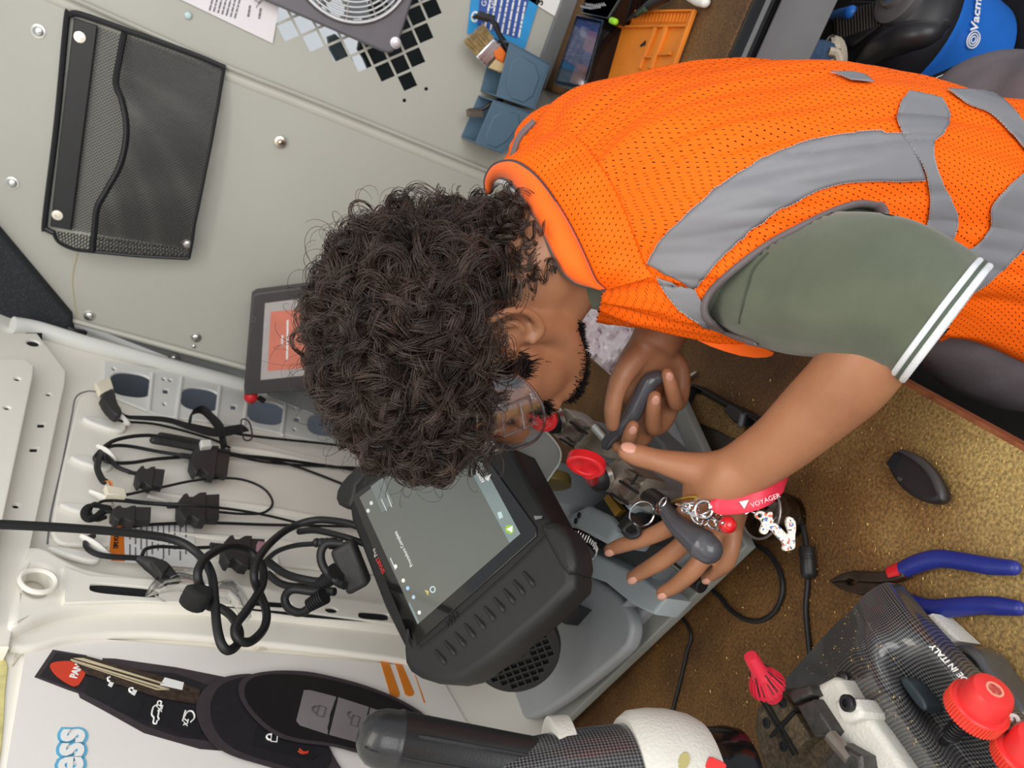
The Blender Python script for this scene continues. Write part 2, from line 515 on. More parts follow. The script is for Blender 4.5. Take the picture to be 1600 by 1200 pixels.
plate('recess_panel', Plane((0, 1.60, 0), (0, -1, 0), (1, 0, 0)), [(-0.91, 0.4), (-0.60, 2.1), (-0.3, 2.1), (-0.3, 0.4)], [], -0.003, 0, 0.0006, grey_dark, wf)
MB().tube([BULK.pix(x, y, 0.0) for x, y in ((104, 497), (390, 575), (640, 643))], 0.007, 8, flat=(1.6, 1), hint=(0, 1, 0)).build('panel_flange', grey_paint2, wf)
def bolt(x, y, r=0.011, off=0.004, washer=True):
    p = BULK.pix(x, y, off); mb = MB()
    prof = ([(r*1.0, -0.001), (r, 0.0015), (r*0.72, 0.002), (r*0.7, 0.0035)] if washer else [(r*0.5, -0.001), (r*0.5, 0.004)]) + [(r*0.62, 0.006), (r*0.35, 0.0072), (0.0004, 0.0075)]
    mb.lathe(p, (0, -1, 0), prof, 18)
    return mb.build('bolt', zinc, wf)
for x, y in ((60, 49), (19, 286), (140, 493), (306, 527)): bolt(x, y)
for x, y in ((136, 507), (303, 540)): bolt(x, y, 0.006, 0.002, False)
bolt(271, 560, 0.011, -0.04)
bp = MB(); c = BULK.pix(438, 221, 0.004)
bp.lathe(c, (0, -1, 0), [(0.009, 0), (0.011, 0.004), (0.0105, 0.009), (0.006, 0.010), (0.0055, 0.016), (0.003, 0.018), (0.0003, 0.0182)], 16)
bp.build('wall_stud', mat('stud_steel', (190, 180, 165), 0.3, 1.0), wf)
MB().tube([BULK.pix(122, 505, 0.005), BULK.pix(113, 440, 0.005), BULK.pix(121, 395, 0.005)], 0.0008, 5).build('scratch', mat('yellow_glue', (190, 180, 130), 0.6), wf)
# dark panels added so some diamond holes look into a dim driver's cab
CAB = Plane((0, 1.72, 0), (0, -1, 0), (1, 0, 0))
cabd = mat('cab_dark', (30, 36, 38), 0.8, var=0.2)
pplate('cab_dark_panel', CAB, [(556, 70), (575, 100), (590, 150), (700, 190), (800, 60), (760, -80), (610, -90)], [], -0.08, 0.0, 0.02, cabd, wf, 1)
pplate('cab_trim', CAB, [(505, 60), (530, 50), (560, 110), (545, 130)], [], -0.05, 0.0, 0.01, mat('cab_trim', (70, 84, 88), 0.5), wf, 1)
# speckled black headliner pad at the top of the corner
t1 = pplate('trim_1', BULK, [(-200, 130), (0, 366), (108, 494), (112, 520), (60, 516), (0, 502), (-200, 470)], [], 0.0, 0.03, 0.006, mat('speckled_felt', (38, 40, 44), 0.85, col2=(78, 80, 84), scale=420, contrast=(0.55, 0.75), bump=0.6, bscale=700))
tag(t1, kind='structure')
MB().tube([BULK.pix(108, 513, 0.03), BULK.pix(118, 518, 0.03), BULK.pix(131, 520, 0.02)], 0.006, 8, roundcap=True).build('trim_clip', black_rubber, t1)

# ============================================================ BENCHES
def filings_mat(name, dark_c, mid_c, gold_c, big=4.0, bias=0.5):
    m = bpy.data.materials.new(name); m.use_nodes = True
    nt = m.node_tree; b = nt.nodes['Principled BSDF']; N = nt.nodes.new; L = nt.links.new
    tc = N('ShaderNodeTexCoord')
    n1 = N('ShaderNodeTexNoise'); n1.inputs['Scale'].default_value = big; n1.inputs['Detail'].default_value = 8; n1.inputs['Roughness'].default_value = 0.65
    n2 = N('ShaderNodeTexNoise'); n2.inputs['Scale'].default_value = 300; n2.inputs['Detail'].default_value = 5
    n2.inputs['Distortion'].default_value = 0.2
    L(tc.outputs['Object'], n1.inputs['Vector']); L(tc.outputs['Object'], n2.inputs['Vector'])
    sep = N('ShaderNodeSeparateXYZ'); L(tc.outputs['Object'], sep.inputs[0])
    mr = N('ShaderNodeMapRange'); L(sep.outputs['Y'], mr.inputs['Value'])
    mr.inputs['From Min'].default_value = 0.12; mr.inputs['From Max'].default_value = -0.28
    mr.inputs['To Min'].default_value = 0.0; mr.inputs['To Max'].default_value = bias
    mr2 = N('ShaderNodeMapRange'); L(sep.outputs['X'], mr2.inputs['Value'])
    mr2.inputs['From Min'].default_value = 0.02; mr2.inputs['From Max'].default_value = 0.34
    mr2.inputs['To Min'].default_value = 0.0; mr2.inputs['To Max'].default_value = 1.0
    mu = N('ShaderNodeMath'); mu.operation = 'MULTIPLY'; L(mr.outputs[0], mu.inputs[0]); L(mr2.outputs[0], mu.inputs[1])
    ad = N('ShaderNodeMath'); ad.operation = 'ADD'; L(mu.outputs[0], ad.inputs[0]); L(n1.outputs['Fac'], ad.inputs[1])
    r1 = N('ShaderNodeValToRGB')
    for e, (p, c) in zip((r1.color_ramp.elements[0], r1.color_ramp.elements[1]), ((0.38, dark_c), (0.95, gold_c))): e.position = p; e.color = rgb(*c)
    e = r1.color_ramp.elements.new(0.62); e.color = rgb(*mid_c)
    L(ad.outputs[0], r1.inputs['Fac'])
    r2 = N('ShaderNodeValToRGB'); r2.color_ramp.elements[0].position = 0.36; r2.color_ramp.elements[1].position = 0.68
    r2.color_ramp.elements[0].color = (0.55, 0.5, 0.42, 1); r2.color_ramp.elements[1].color = (1.5, 1.42, 1.2, 1)
    L(n2.outputs['Fac'], r2.inputs['Fac'])
    mx = N('ShaderNodeMix'); mx.data_type = 'RGBA'; mx.blend_type = 'MULTIPLY'; mx.inputs['Factor'].default_value = 0.85
    L(r1.outputs['Color'], mx.inputs['A']); L(r2.outputs['Color'], mx.inputs['B'])
    L(mx.outputs['Result'], b.inputs['Base Color'])
    b.inputs['Roughness'].default_value = 0.62
    bp = N('ShaderNodeBump'); bp.inputs['Strength'].default_value = 0.5; bp.inputs['Distance'].default_value = 0.003
    L(n2.outputs['Fac'], bp.inputs['Height']); L(bp.outputs['Normal'], b.inputs['Normal'])
    return m
bench_mat = filings_mat('board_with_brass_filings', (78, 52, 24), (116, 84, 44), (168, 146, 96), 5.0, 0.55)
wood_edge = mat('worn_wood_edge', (120, 66, 38), 0.6, col2=(150, 92, 58), scale=70)
steel_grey = mat('grey_steel', (120, 122, 124), 0.4, 0.2, var=0.06)
wb = thing('workbench', 'worn brown workbench top dusted with brass filings under the two machines', 'workbench', (-0.45, 0.6, 0.0))
MB().box((-0.455, 0.60, 0.885), (0.368, 0, 0), (0, 0.945, 0), (0, 0, 0.015)).build('worktop', bench_mat, wb, True, 0.003)
MB().box((-0.0865, 0.60, 0.884), (0.0025, 0, 0), (0, 0.93, 0), (0, 0, 0.0155)).build('edge_strip', wood_edge, wb, True, 0.001)
MB().box((-0.46, 0.6, 0.43), (0.34, 0, 0), (0, 0.9, 0), (0, 0, 0.43)).build('cabinet', mat('bench_cabinet', (70, 66, 62), 0.6), wb, True, 0.004)
sb = thing('shelf_bench', 'brown raised shelf bench along the bulkhead carrying the orange mat', 'bench', (0.5, 1.2, 0.0))
MB().box((0.52, 1.2245, 1.045), (0.42, 0, 0), (0, 0.3245, 0), (0, 0, 0.015)).build('worktop', bench_mat, sb, True, 0.003)
MB().tube([(0.10, 0.892, 1.043), (0.94, 0.892, 1.043)], 0.0165, 14, smooth=False).build('edge_tube', black_gloss, sb)
MB().box((0.52, 0.905, 0.985), (0.42, 0, 0), (0, 0.004, 0), (0, 0, 0.042)).build('steel_fascia', steel_grey, sb, True, 0.002)
MB().box((0.12, 1.24, 0.5), (0.004, 0, 0), (0, 0.29, 0), (0, 0, 0.49)).build('side_panel', mat('cabinet_grey', (150, 148, 142), 0.5, var=0.06), sb, True, 0.002)
MB().box((0.52, 1.543, 1.075), (0.42, 0, 0), (0, 0.005, 0), (0, 0, 0.016)).build('back_strip', steel_grey, sb, True, 0.002)
# ============================================================ THINGS ON THE VAN SIDE
def Zs(sc, ox, oy, L): return [(ox + x/sc, oy + y/sc) for x, y in L]
def decal(name, L, off, m, parent, it=0, pl=None, th=0.0005):
    return pplate(name, pl or WALL, L, [], off - th, off, 0, m, parent, it)
# ---- poster with printed key fobs
pl0 = [(40, 1012), (48, 993), (66, 990), (300, 1010), (640, 1040), (688, 1056), (770, 1200), (780, 1260), (-14, 1300), (10, 1190)]
pc = WALL.pix(320, 1120, 0)
post = thing('poster', 'white poster printed with big black car key fobs, stuck on the van side', 'poster', pc)
pplate('sheet', WALL, pl0, [], 0.0005, 0.0035, 0.0005, mat('poster_white', (236, 232, 228), 0.35, var=0.015, scale=4), post)
fob_black = mat('print_black', (38, 35, 40), 0.4, var=0.15, scale=120)
fob_edge = mat('print_plum', (64, 57, 62), 0.4, var=0.12, scale=100)
fob_dark = mat('print_key', (30, 30, 34), 0.4)
red_print = mat('print_red', (214, 68, 44), 0.4, var=0.04)
grey_print = mat('print_grey', (128, 122, 124), 0.35, var=0.1, scale=14)
grey_line = mat('print_greyline', (84, 80, 82), 0.4)
orange_print = mat('print_orange', (224, 132, 40), 0.4, var=0.03)
a = lambda L: Zs(4, 0, 960, L)
o1 = decal('fob_print', a([(330, 220), (540, 255), (560, 278), (640, 290), (640, 273), (720, 276), (1100, 330), (1400, 390), (1440, 700), (1400, 852), (1250, 840), (900, 740), (650, 600), (500, 520), (490, 492), (430, 472), (215, 390)]), 0.0042, fob_edge, post)
decal('print_layer', a([(350, 238), (520, 262), (700, 330), (1100, 370), (1300, 440), (1300, 790), (1100, 760), (900, 690), (620, 540), (530, 490), (440, 455), (250, 385)]), 0.0048, fob_black, o1)
red = decal('panic_button', a([(308, 320), (330, 298), (400, 290), (450, 292), (540, 355), (520, 402), (480, 455), (420, 432), (340, 375)]), 0.0056, red_print, post, 1)
for q in ([(580, 375), (742, 430), (692, 560), (532, 490)], [(752, 432), (910, 510), (860, 640), (702, 570)], [(918, 515), (1090, 560), (1050, 705), (872, 640)], [(1105, 560), (1290, 610), (1250, 770), (1062, 705)]):
    decal('button', a(q), 0.0056, fob_dark, o1)
blade = [(440, 270), (550, 262), (1060, 400), (1250, 470), (1240, 560), (1000, 520), (540, 370)]
decal('key_blade', a(blade), 0.0066, mat('print_blade', (62, 50, 42), 0.4, var=0.5, scale=160), o1)
for q in ([(440, 285), (445, 278), (1060, 465), (1010, 462)], [(460, 272), (520, 272), (1030, 430), (1010, 432)], [(450, 292), (980, 470), (1060, 470), (980, 462)]):
    decal('blade_line', a(q), 0.0072, mat('print_beige', (206, 192, 160), 0.4), o1)
decal('blade_white_patch', a([(1030, 393), (1150, 425), (1140, 470), (1000, 440)]), 0.0072, ink_white, o1)  # white rectangle printed on the key blade
def padlock(c, ux, uy, w, off, m, parent, openl=False, body=True, th=1.6):
    """padlock sign around pixel c; ux, uy pixel directions (right, up) of its half width"""
    g = lambda x, y: (c[0] + ux[0]*x + uy[0]*y, c[1] + ux[1]*x + uy[1]*y)
    if body: decal('padlock_sign', [g(-1, -1), (g(1, -1)), g(1, 0.5), g(-1, 0.5)], off, m, parent)
    else:
        MB().tube([WALL.pix(*g(x, y), off) for x, y in ((-1, -1), (1, -1), (1, .5), (-1, .5), (-1, -1))], w*0.6, 5, smooth=False).build('padlock_sign', m, parent)
    P = [g(-0.6, 0.5), g(-0.6, 1.2), g(0, 1.7), g(0.6, 1.2)] + ([] if openl else [g(0.6, 0.5)])
    if openl: P = [(p[0] + ux[0]*0.9, p[1] + ux[1]*0.9) for p in P]
    MB().tube([WALL.pix(*p, off) for p in P], w, 5, flat=(1, 1)).build('padlock_sign', m, parent)
padlock((173, 1067), (2.4, -4.5), (-4, -2), 0.0012, 0.0062, ink_white, o1, True)
padlock((209, 1080), (2.4, -4.5), (-4, -2), 0.0012, 0.0062, ink_white, o1, False)
def car(c, ux, uy, parent):
    g = lambda x, y: WALL.pix(c[0] + ux[0]*x + uy[0]*y, c[1] + ux[1]*x + uy[1]*y, 0.0062)
    MB().tube([g(*p) for p in ((-1, -.3), (-1, .3), (-.55, .4), (-.3, .95), (.4, .95), (.65, .4), (1, .3), (1, -.3), (.75, -.3), (.55, -.6), (.35, -.3), (-.35, -.3), (-.55, -.6), (-.75, -.3))], 0.0009, 5, n=3, closed=True).build('car_sign', ink_white, parent)
car((246, 1113), (4, -17), (-8, -2), o1)
text('x2_sign', 'x2', WALL, WALL.pix(249, 1119), WALL.pix(252, 1105), 0.010, ink_white, o1, 0.0064, bold=0.0002)
MB().tube([WALL.pix(x, y, 0.0062) for x, y in ((290, 1110), (287, 1122), (293, 1112), (301, 1112), (304, 1121), (298, 1128))], 0.0009, 5).build('car_sign', ink_white, o1)
text('x2_sign', 'x2', WALL, WALL.pix(289, 1141), WALL.pix(292, 1127), 0.010, ink_white, o1, 0.0064, bold=0.0002)
text('panic_lettering', 'PANIC', WALL, WALL.pix(116, 1067), WALL.pix(128, 1040), 0.0105, ink_white, red, 0.0062, bold=0.0004)
a = lambda L: Zs(3.2, 300, 960, L)
o2 = decal('fob_print', a([(330, 296), (230, 298), (120, 322), (45, 385), (14, 470), (40, 560), (100, 650), (200, 710), (400, 765), (700, 860), (800, 840), (720, 735), (640, 560)]), 0.0074, fob_edge, post, 2)
decal('print_layer', a([(330, 310), (230, 316), (140, 350), (95, 420), (90, 500), (110, 570), (160, 640), (240, 690), (420, 745), (620, 800), (720, 735), (640, 560)]), 0.0080, fob_black, o2, 2)
decal('button', a([(328, 545), (300, 650), (600, 730), (640, 700), (560, 600)]), 0.0086, fob_dark, o2)
padlock((427, 1152), (0.6, -6.5), (-6.2, -0.5), 0.0012, 0.009, ink_white, o2, False, body=False)
for k in (0, 1):
    MB().tube([WALL.pix(468 + k*1 - 3*k, 1170 + 3*k, 0.009), WALL.pix(474 - 2*k, 1175 + 2*k, 0.009), WALL.pix(482 - k, 1174 + 2*k, 0.009)], 0.0008, 5).build('signal_sign', red_print, o2)
o3 = decal('fob_print', a([(229, 375), (240, 330), (290, 298), (400, 280), (520, 280), (620, 290), (850, 345), (1040, 420), (1200, 520), (1200, 640), (1000, 720), (850, 700), (700, 655), (520, 640), (400, 600), (300, 510), (245, 430)]), 0.0104, fob_edge, post, 2)
decal('print_layer', a([(260, 385), (270, 340), (310, 312), (400, 294), (600, 305), (840, 360), (1030, 430), (1180, 530), (1180, 620), (980, 700), (850, 680), (700, 640), (520, 620), (410, 580), (320, 500), (270, 430)]), 0.0110, mat('print_black2', (28, 25, 29), 0.4, var=0.2, scale=200), o3, 2)
for q in ([(560, 378), (590, 378), (722, 412), (690, 500), (678, 598), (540, 553), (522, 530)], [(732, 414), (885, 463), (840, 642), (686, 600)], [(892, 466), (1010, 505), (960, 680), (850, 645)]):
    decal('grey_button', a(q), 0.0118, grey_print, o3)
decal('button_gap', a([(714, 430), (727, 434), (688, 578), (677, 570)]), 0.0124, ink_black, o3)
padlock((500, 1111), (2.4, -7.5), (-7.2, -2.4), 0.0010, 0.0124, grey_line, o3, False, body=False)
padlock((553, 1126), (2.4, -7.5), (-7.2, -2.4), 0.0010, 0.0124, grey_line, o3, True, body=False)
for q in ([(942, 235), (985, 235), (1040, 395), (1035, 412), (1010, 415), (992, 405)], [(1012, 235), (1045, 235), (1112, 390), (1105, 405), (1085, 410), (1066, 400)], [(1113, 300), (1118, 305), (1167, 440), (1160, 442)]):
    decal('orange_bar', a(q), 0.0040, orange_print, post)
blue_print = mat('print_blue', (104, 182, 220), 0.4)
bt = text('blue_lettering', 'ess', WALL, WALL.pix(124, 1216), WALL.pix(128, 1150), 0.043, blue_print, post, 0.0040, bold=0.0042)
text('white_lettering', 'ess', WALL, WALL.pix(124, 1216), WALL.pix(128, 1150), 0.043, ink_white, bt, 0.0046, bold=0.0012)

# ---- sticker with orange heading
st = thing('sticker', 'white sticker with orange heading strip behind the hanging cables', 'sticker', WALL.pix(240, 855))
a = lambda L: Zs(3.2, 120, 740, L)
pplate('sheet', WALL, a([(165, 225), (585, 255), (600, 470), (155, 435)]), [], 0.0072, 0.008, 0, paper_white, st)
hd = decal('heading_strip', a([(178, 226), (232, 230), (240, 438), (158, 434)]), 0.0086, mat('sticker_orange', (226, 122, 34), 0.5), st)
text('heading_lettering', 'TIPS FOR A', WALL, WALL.pix(180, 866), WALL.pix(183, 820), 0.008, ink_black, hd, 0.0090, bold=0.0003)
for k in range(11):
    x = 262 + k*28
    y1 = 445 - (k % 3)*26
    for s in range(2 + k % 2):
        t0, t1 = s/(2 + k % 2) + 0.03, (s + 0.8)/(2 + k % 2)
        ya, yb = 250 + (y1 - 250)*t0, 250 + (y1 - 250)*t1
        decal('print_line', a([(x, ya), (x + 7, ya), (x + 7, yb), (x, yb)]), 0.0086, ink_grey, st)

# ---- white adhesive hooks
def hook(pad, hk, label):
    base = WALL.pix(*hk[1], 0)
    t = thing('wall_hook', label, 'hook', base, 'white adhesive hooks')
    (x0, y0), (x1, y1) = pad
    dx, dy = x1 - x0, y1 - y0
    L = math.hypot(dx, dy); nx, ny = -dy/L, dx/L
    P = [(x0, y0), (x0 + dx*.2 + nx*5.5, y0 + dy*.2 + ny*5.5), (x1 - dx*.2 + nx*9, y1 - dy*.2 + ny*9), (x1 + nx*5, y1 + ny*5), (x1 - nx*5, y1 - ny*5), (x1 - dx*.2 - nx*8, y1 - dy*.2 - ny*8), (x0 + dx*.2 - nx*5.5, y0 + dy*.2 - ny*5.5)]
    pplate('pad', WALL, P, [], 0.006, 0.015, 0.004, white_plastic, t, 2, res=3)
    (a0, b0), (a1, b1) = hk
    MB().tube([WALL.pix(a1 + 4, b1 + 3, 0.012), WALL.pix(a1 + 1, b1, 0.022), WALL.pix((a0 + a1)/2 + 2, (b0 + b1)/2 - 2, 0.030), WALL.pix(a0, b0, 0.031)], [0.006, 0.0065, 0.006, 0.0045], 10, flat=(1.0, 0.7), roundcap=True).build('hook_arm', white_plastic, t)
hook(((126, 650), (198, 668)), ((169, 638), (196, 660)), 'white adhesive hook carrying the plug with the white tip')
hook(((107, 711), (176, 727)), ((154, 698), (176, 718)), 'white adhesive hook, second below the van side corner')
hook(((90, 785), (162, 799)), ((143, 769), (168, 787)), 'white adhesive hook, third from the corner, with a looped lead')
hook(((72, 852), (158, 872)), ((129, 839), (166, 868)), 'white adhesive hook next to the orange headed sticker')
hook(((395, 905), (440, 880)), ((432, 872), (425, 892)), 'white adhesive hook half hidden behind the thick black cable')

# ---- leads hanging from the hooks
cable_mat = mat('cable_black', (30, 30, 32), 0.45, var=0.1, spec=0.4)
conn_mat = mat('connector_black', (44, 42, 43), 0.55, var=0.1, scale=90, bump=0.08, bscale=600)
def wp(L, off): return [WALL.pix(x, y, off if not hasattr(off, '__len__') else off[min(i, len(off) - 1)]) for i, (x, y) in enumerate(L)]
def cable(L, off, r, parent=None, name='cable', m=None, **k):
    return MB().tube(wp(L, off), r, k.pop('sides', 8), **k).build(name, m or cable_mat, parent)
def lead(label, at, group=None):
    return thing('diagnostic_lead', label, 'cable', WALL.pix(*at, 0.01), group or 'leads hanging on the van side')
def obd(parent, p, q, w, off, h=0.018, relief=18, nose=0.32):
    """diagnostic plug from pixel p (cable end) to q (mouth); w = mouth width in pixels"""
    dx, dy = q[0] - p[0], q[1] - p[1]; L = math.hypot(dx, dy); ux, uy = dx/L, dy/L; nx, ny = -uy, ux
    g = lambda s, t: (p[0] + ux*s + nx*t, p[1] + uy*s + ny*t)
    n0 = L*(1 - nose)
    pplate('plug_body', WALL, [g(0, -w*.22), g(L*.12, -w*.46), g(L*.2, -w*.5), g(L*.26, -w*.36), g(L*.34, -w*.36), g(L*.5, -w*.52), g(n0, -w*.54), g(n0, w*.54), g(L*.5, w*.52), g(L*.34, w*.36), g(L*.26, w*.36), g(L*.2, w*.5), g(L*.12, w*.46), g(0, w*.22)],
           [], off - h*.42, off + h*.3, h*0.1, conn_mat, parent)
    pplate('plug_nose', WALL, [g(n0 - 1, -w*.43), g(L, -w*.46), g(L, w*.46), g(n0 - 1, w*.43)], [], off - h*.34, off + h*.2, 0.001, conn_mat, parent)
    mb = MB()
    P = wp([g(-relief, 0), g(2, 0)], off)
    d = P[1] - P[0]; Ln = d.length; d.normalize()
    prof = []
    r = w*0.11*0.001
    for k in range(6):
        prof += [(r*.75, Ln*(k/6)), (r*1.05, Ln*(k/6 + .03)), (r*1.05, Ln*(k/6 + .09)), (r*.75, Ln*(k/6 + .12))]
    mb.lathe(P[0], d, prof, 10).build('strain_relief', conn_mat, parent)

t = lead('black plug with a white tip hanging head up from the top hook', (185, 640))
pplate('plug_tip', WALL, [(149, 597), (172, 588), (178, 606), (157, 616)], [], 0.03, 0.04, 0.002, mat('ivory_plastic', (236, 228, 206), 0.45), t)
pplate('plug_grip', WALL, [(157, 614), (179, 604), (184, 628), (192, 640), (190, 648), (180, 646), (166, 632)], [], 0.026, 0.044, 0.004, conn_mat, t, 1)
cable([(186, 645), (205, 652), (270, 658), (330, 670), (400, 682), (540, 697), (640, 712)], [0.034, 0.028, 0.02, 0.015, 0.012, 0.012, 0.012], 0.0028, t)
cable([(172, 648), (190, 658), (250, 664), (330, 686), (360, 700)], [0.022, 0.024, 0.018, 0.015, 0.015], 0.0022, t)
# hook-and-loop strap with buckle
strap_mat = mat('strap_black', (24, 24, 25), 0.85, var=0.2, scale=300, bump=0.2, bscale=900)
t = thing('cable_strap', 'black hook-and-loop strap with a plastic buckle hanging beside the leads', 'strap', WALL.pix(330, 668))
MB().tube(wp([(200, 652), (260, 656), (300, 668), (335, 676), (383, 668)], [0.03, 0.032, 0.034, 0.036, 0.036]), [0.006, 0.010, 0.013, 0.014, 0.012], 8, flat=(1, 0.16), hint=WALL.ex).build('strap_band', strap_mat, t)
MB().tube(wp([(296, 664), (300, 646), (315, 640), (330, 652), (345, 672), (350, 700)], [0.03, 0.034, 0.036, 0.034, 0.03, 0.024]), [0.008, 0.009, 0.009, 0.009, 0.012, 0.012], 8, flat=(1, 0.2), hint=WALL.n).build('strap_loop', strap_mat, t)
MB().tube(wp([(377, 657), (389, 659), (394, 684), (381, 686)], 0.037), 0.0016, 6, closed=True, n=4).build('buckle', black_plastic, t)
t = lead('large black diagnostic plug hanging nearest the tablet on the bulkhead', (330, 715))
obd(t, (300, 714), (358, 722), 44, 0.03, 0.024)
cable([(298, 713), (250, 706), (200, 697), (172, 698), (162, 712), (170, 722), (205, 723), (260, 716), (380, 712), (540, 732), (640, 748)], [0.03, 0.022, 0.02, 0.024, 0.028, 0.026, 0.022, 0.02, 0.014, 0.012, 0.012], 0.003, t)
cable([(320, 700), (255, 683), (215, 681), (175, 690), (150, 712), (150, 722)], [0.03, 0.03, 0.03, 0.03, 0.026, 0.02], 0.0032, t)
cable([(240, 680), (300, 692), (370, 710), (450, 725), (540, 758), (640, 800)], [0.034, 0.036, 0.034, 0.014, 0.01], 0.0026, t)
cable([(365, 712), (430, 724), (540, 730), (640, 734)], [0.03, 0.014, 0.01], 0.0024, t)
for x, y in ((250, 690), (262, 683)):
    MB().tube(wp([(x - 10, y - 2), (x + 30, y + 5), (x + 58, y + 11)], 0.03), 0.0065, 8, roundcap=True).build('plug_sleeve', conn_mat, t)
pplate('white_latch', WALL, [(314, 687), (330, 686), (332, 696), (316, 698)], [], 0.036, 0.046, 0.002, white_plastic, t)
t = lead('small square black plug on a short lead, second hook', (228, 742))
obd(t, (214, 740), (256, 747), 30, 0.03, 0.02, 14, 0.36)
cable([(204, 738), (184, 730), (172, 718), (160, 706)], [0.03, 0.028, 0.028, 0.026], 0.0034, t)
t = lead('white pin housing with bare orange wires on a thin looped lead', (180, 766))
pplate('pin_housing', WALL, [(165, 757), (196, 763), (198, 774), (168, 772)], [], 0.03, 0.042, 0.0015, mat('ivory_plastic', (0, 0, 0)), t)
for k, c in enumerate(((214, 110, 40), (190, 70, 40), (230, 160, 60))):
    MB().tube(wp([(162 + k*2, 752), (168 + k*3, 750 + k), (172 + k*2, 760)], 0.036 + .002*k), 0.0008, 5).build('bare_wire', mat('wire%d' % k, c, 0.5), t)
cable([(158, 705), (152, 730), (160, 750), (166, 753)], [0.026, 0.03, 0.034, 0.034], 0.0048, t)
cable([(198, 773), (250, 762), (310, 750), (370, 748), (410, 762), (426, 785), (412, 801), (380, 803), (330, 799)], [0.034, 0.03, 0.026, 0.022, 0.02, 0.018, 0.016, 0.014, 0.012], 0.0022, t)
t = lead('wide black diagnostic plug pointing down from the third hook', (310, 790))
obd(t, (280, 790), (343, 791), 42, 0.034, 0.024)
cable([(268, 789), (220, 785), (180, 780), (160, 776)], [0.034, 0.03, 0.028, 0.026], 0.0032, t)
cable([(150, 788), (170, 782), (230, 786), (330, 792), (420, 806), (540, 836)], [0.03, 0.032, 0.034, 0.05, 0.02, 0.012], 0.0022, t)
MB().tube(wp([(230, 776), (268, 785)], 0.034), 0.0032, 8).build('label_sleeve', mat('cable_label', (176, 172, 168), 0.6), t)
t = lead('short black plug with a bent neck beside a small loop of lead', (205, 804))
obd(t, (176, 800), (236, 803), 24, 0.034, 0.02, 14, 0.4)
cable([(164, 797), (148, 787), (140, 800), (150, 812), (165, 808)], [0.034, 0.03, 0.03, 0.03, 0.03], 0.003, t)
MB().tube(wp([(142, 790), (132, 800), (136, 811), (150, 808), (160, 800), (172, 794)], 0.034), 0.005, 8, closed=True, flat=(1, 0.5)).build('tie_loop', strap_mat, t)
t = lead('long thin black lead running straight across above the sticker', (400, 820))
cable([(190, 826), (230, 820), (320, 817), (420, 820), (520, 822), (600, 826)], 0.014, 0.0026, t)
t = lead('round black plug hanging over the clear safety glasses', (240, 888))
cable([(146, 838), (136, 842), (136, 856), (160, 868), (216, 872)], [0.014, 0.026, 0.03, 0.032, 0.034], 0.0036, t)
cable([(222, 868), (228, 858), (250, 854), (290, 856), (335, 855)], [0.034, 0.032, 0.03, 0.03, 0.03], 0.0026, t)
MB().tube(wp([(214, 872), (232, 880), (250, 890), (258, 898), (272, 912)], 0.036), [0.004, 0.0095, 0.0125, 0.012, 0.0105], 12, n=4).build('plug_body', conn_mat, t)
pplate('plug_face', WALL, [(237, 876), (254, 872), (266, 884), (254, 898)], [], 0.044, 0.052, 0.002, conn_mat, t)
t = lead('big winged diagnostic plug behind the knotted thick cable', (375, 858))
obd(t, (350, 855), (412, 862), 44, 0.036, 0.026, 22)
pplate('pink_insert', WALL, [(404, 845), (416, 847), (414, 862), (403, 860)], [], 0.04, 0.05, 0.001, mat('pink_plastic', (176, 130, 142), 0.5), t)

# ---- thick knotted cable, tied up, running to the programming tablet
t = thing('thick_cable', 'thick black rubber cable hanging from above and knotted in big loops', 'cable', WALL.pix(380, 930, 0.06))
a = lambda L: Zs(3.2, 120, 740, L)
TH = a([(-540, 250), (-300, 258), (0, 275), (300, 300), (500, 335), (610, 405), (672, 500), (690, 640), (700, 760), (722, 850), (757, 884), (802, 855), (812, 790), (775, 715), (715, 672), (655, 660), (632, 600), (606, 530), (612, 470), (660, 410), (760, 365), (860, 385), (925, 460), (932, 540), (900, 610), (845, 690), (792, 765), (805, 828), (868, 840), (935, 775), (948, 690), (915, 600), (886, 520), (905, 430), (980, 335), (1080, 265), (1200, 232), (1340, 245), (1430, 275), (1500, 320)])
OF = [0.10]*4 + [0.10, 0.10, 0.105, 0.105, 0.10, 0.095, 0.09, 0.085, 0.08, 0.078, 0.076, 0.08, 0.095, 0.11, 0.118, 0.118, 0.11, 0.10, 0.095, 0.095, 0.10, 0.105, 0.10, 0.095, 0.09, 0.085, 0.085, 0.09, 0.11, 0.118, 0.115, 0.12, 0.14, 0.165, 0.175, 0.175]
MB().tube(wp(TH, OF), 0.0054, 12, n=5).build('cable', black_rubber, t)
pplate('cable_tie', WALL, a([(542, 548), (590, 538), (640, 545), (692, 560), (690, 610), (640, 620), (575, 592)]), [], 0.092, 0.120, 0.006, strap_mat, t, 1)

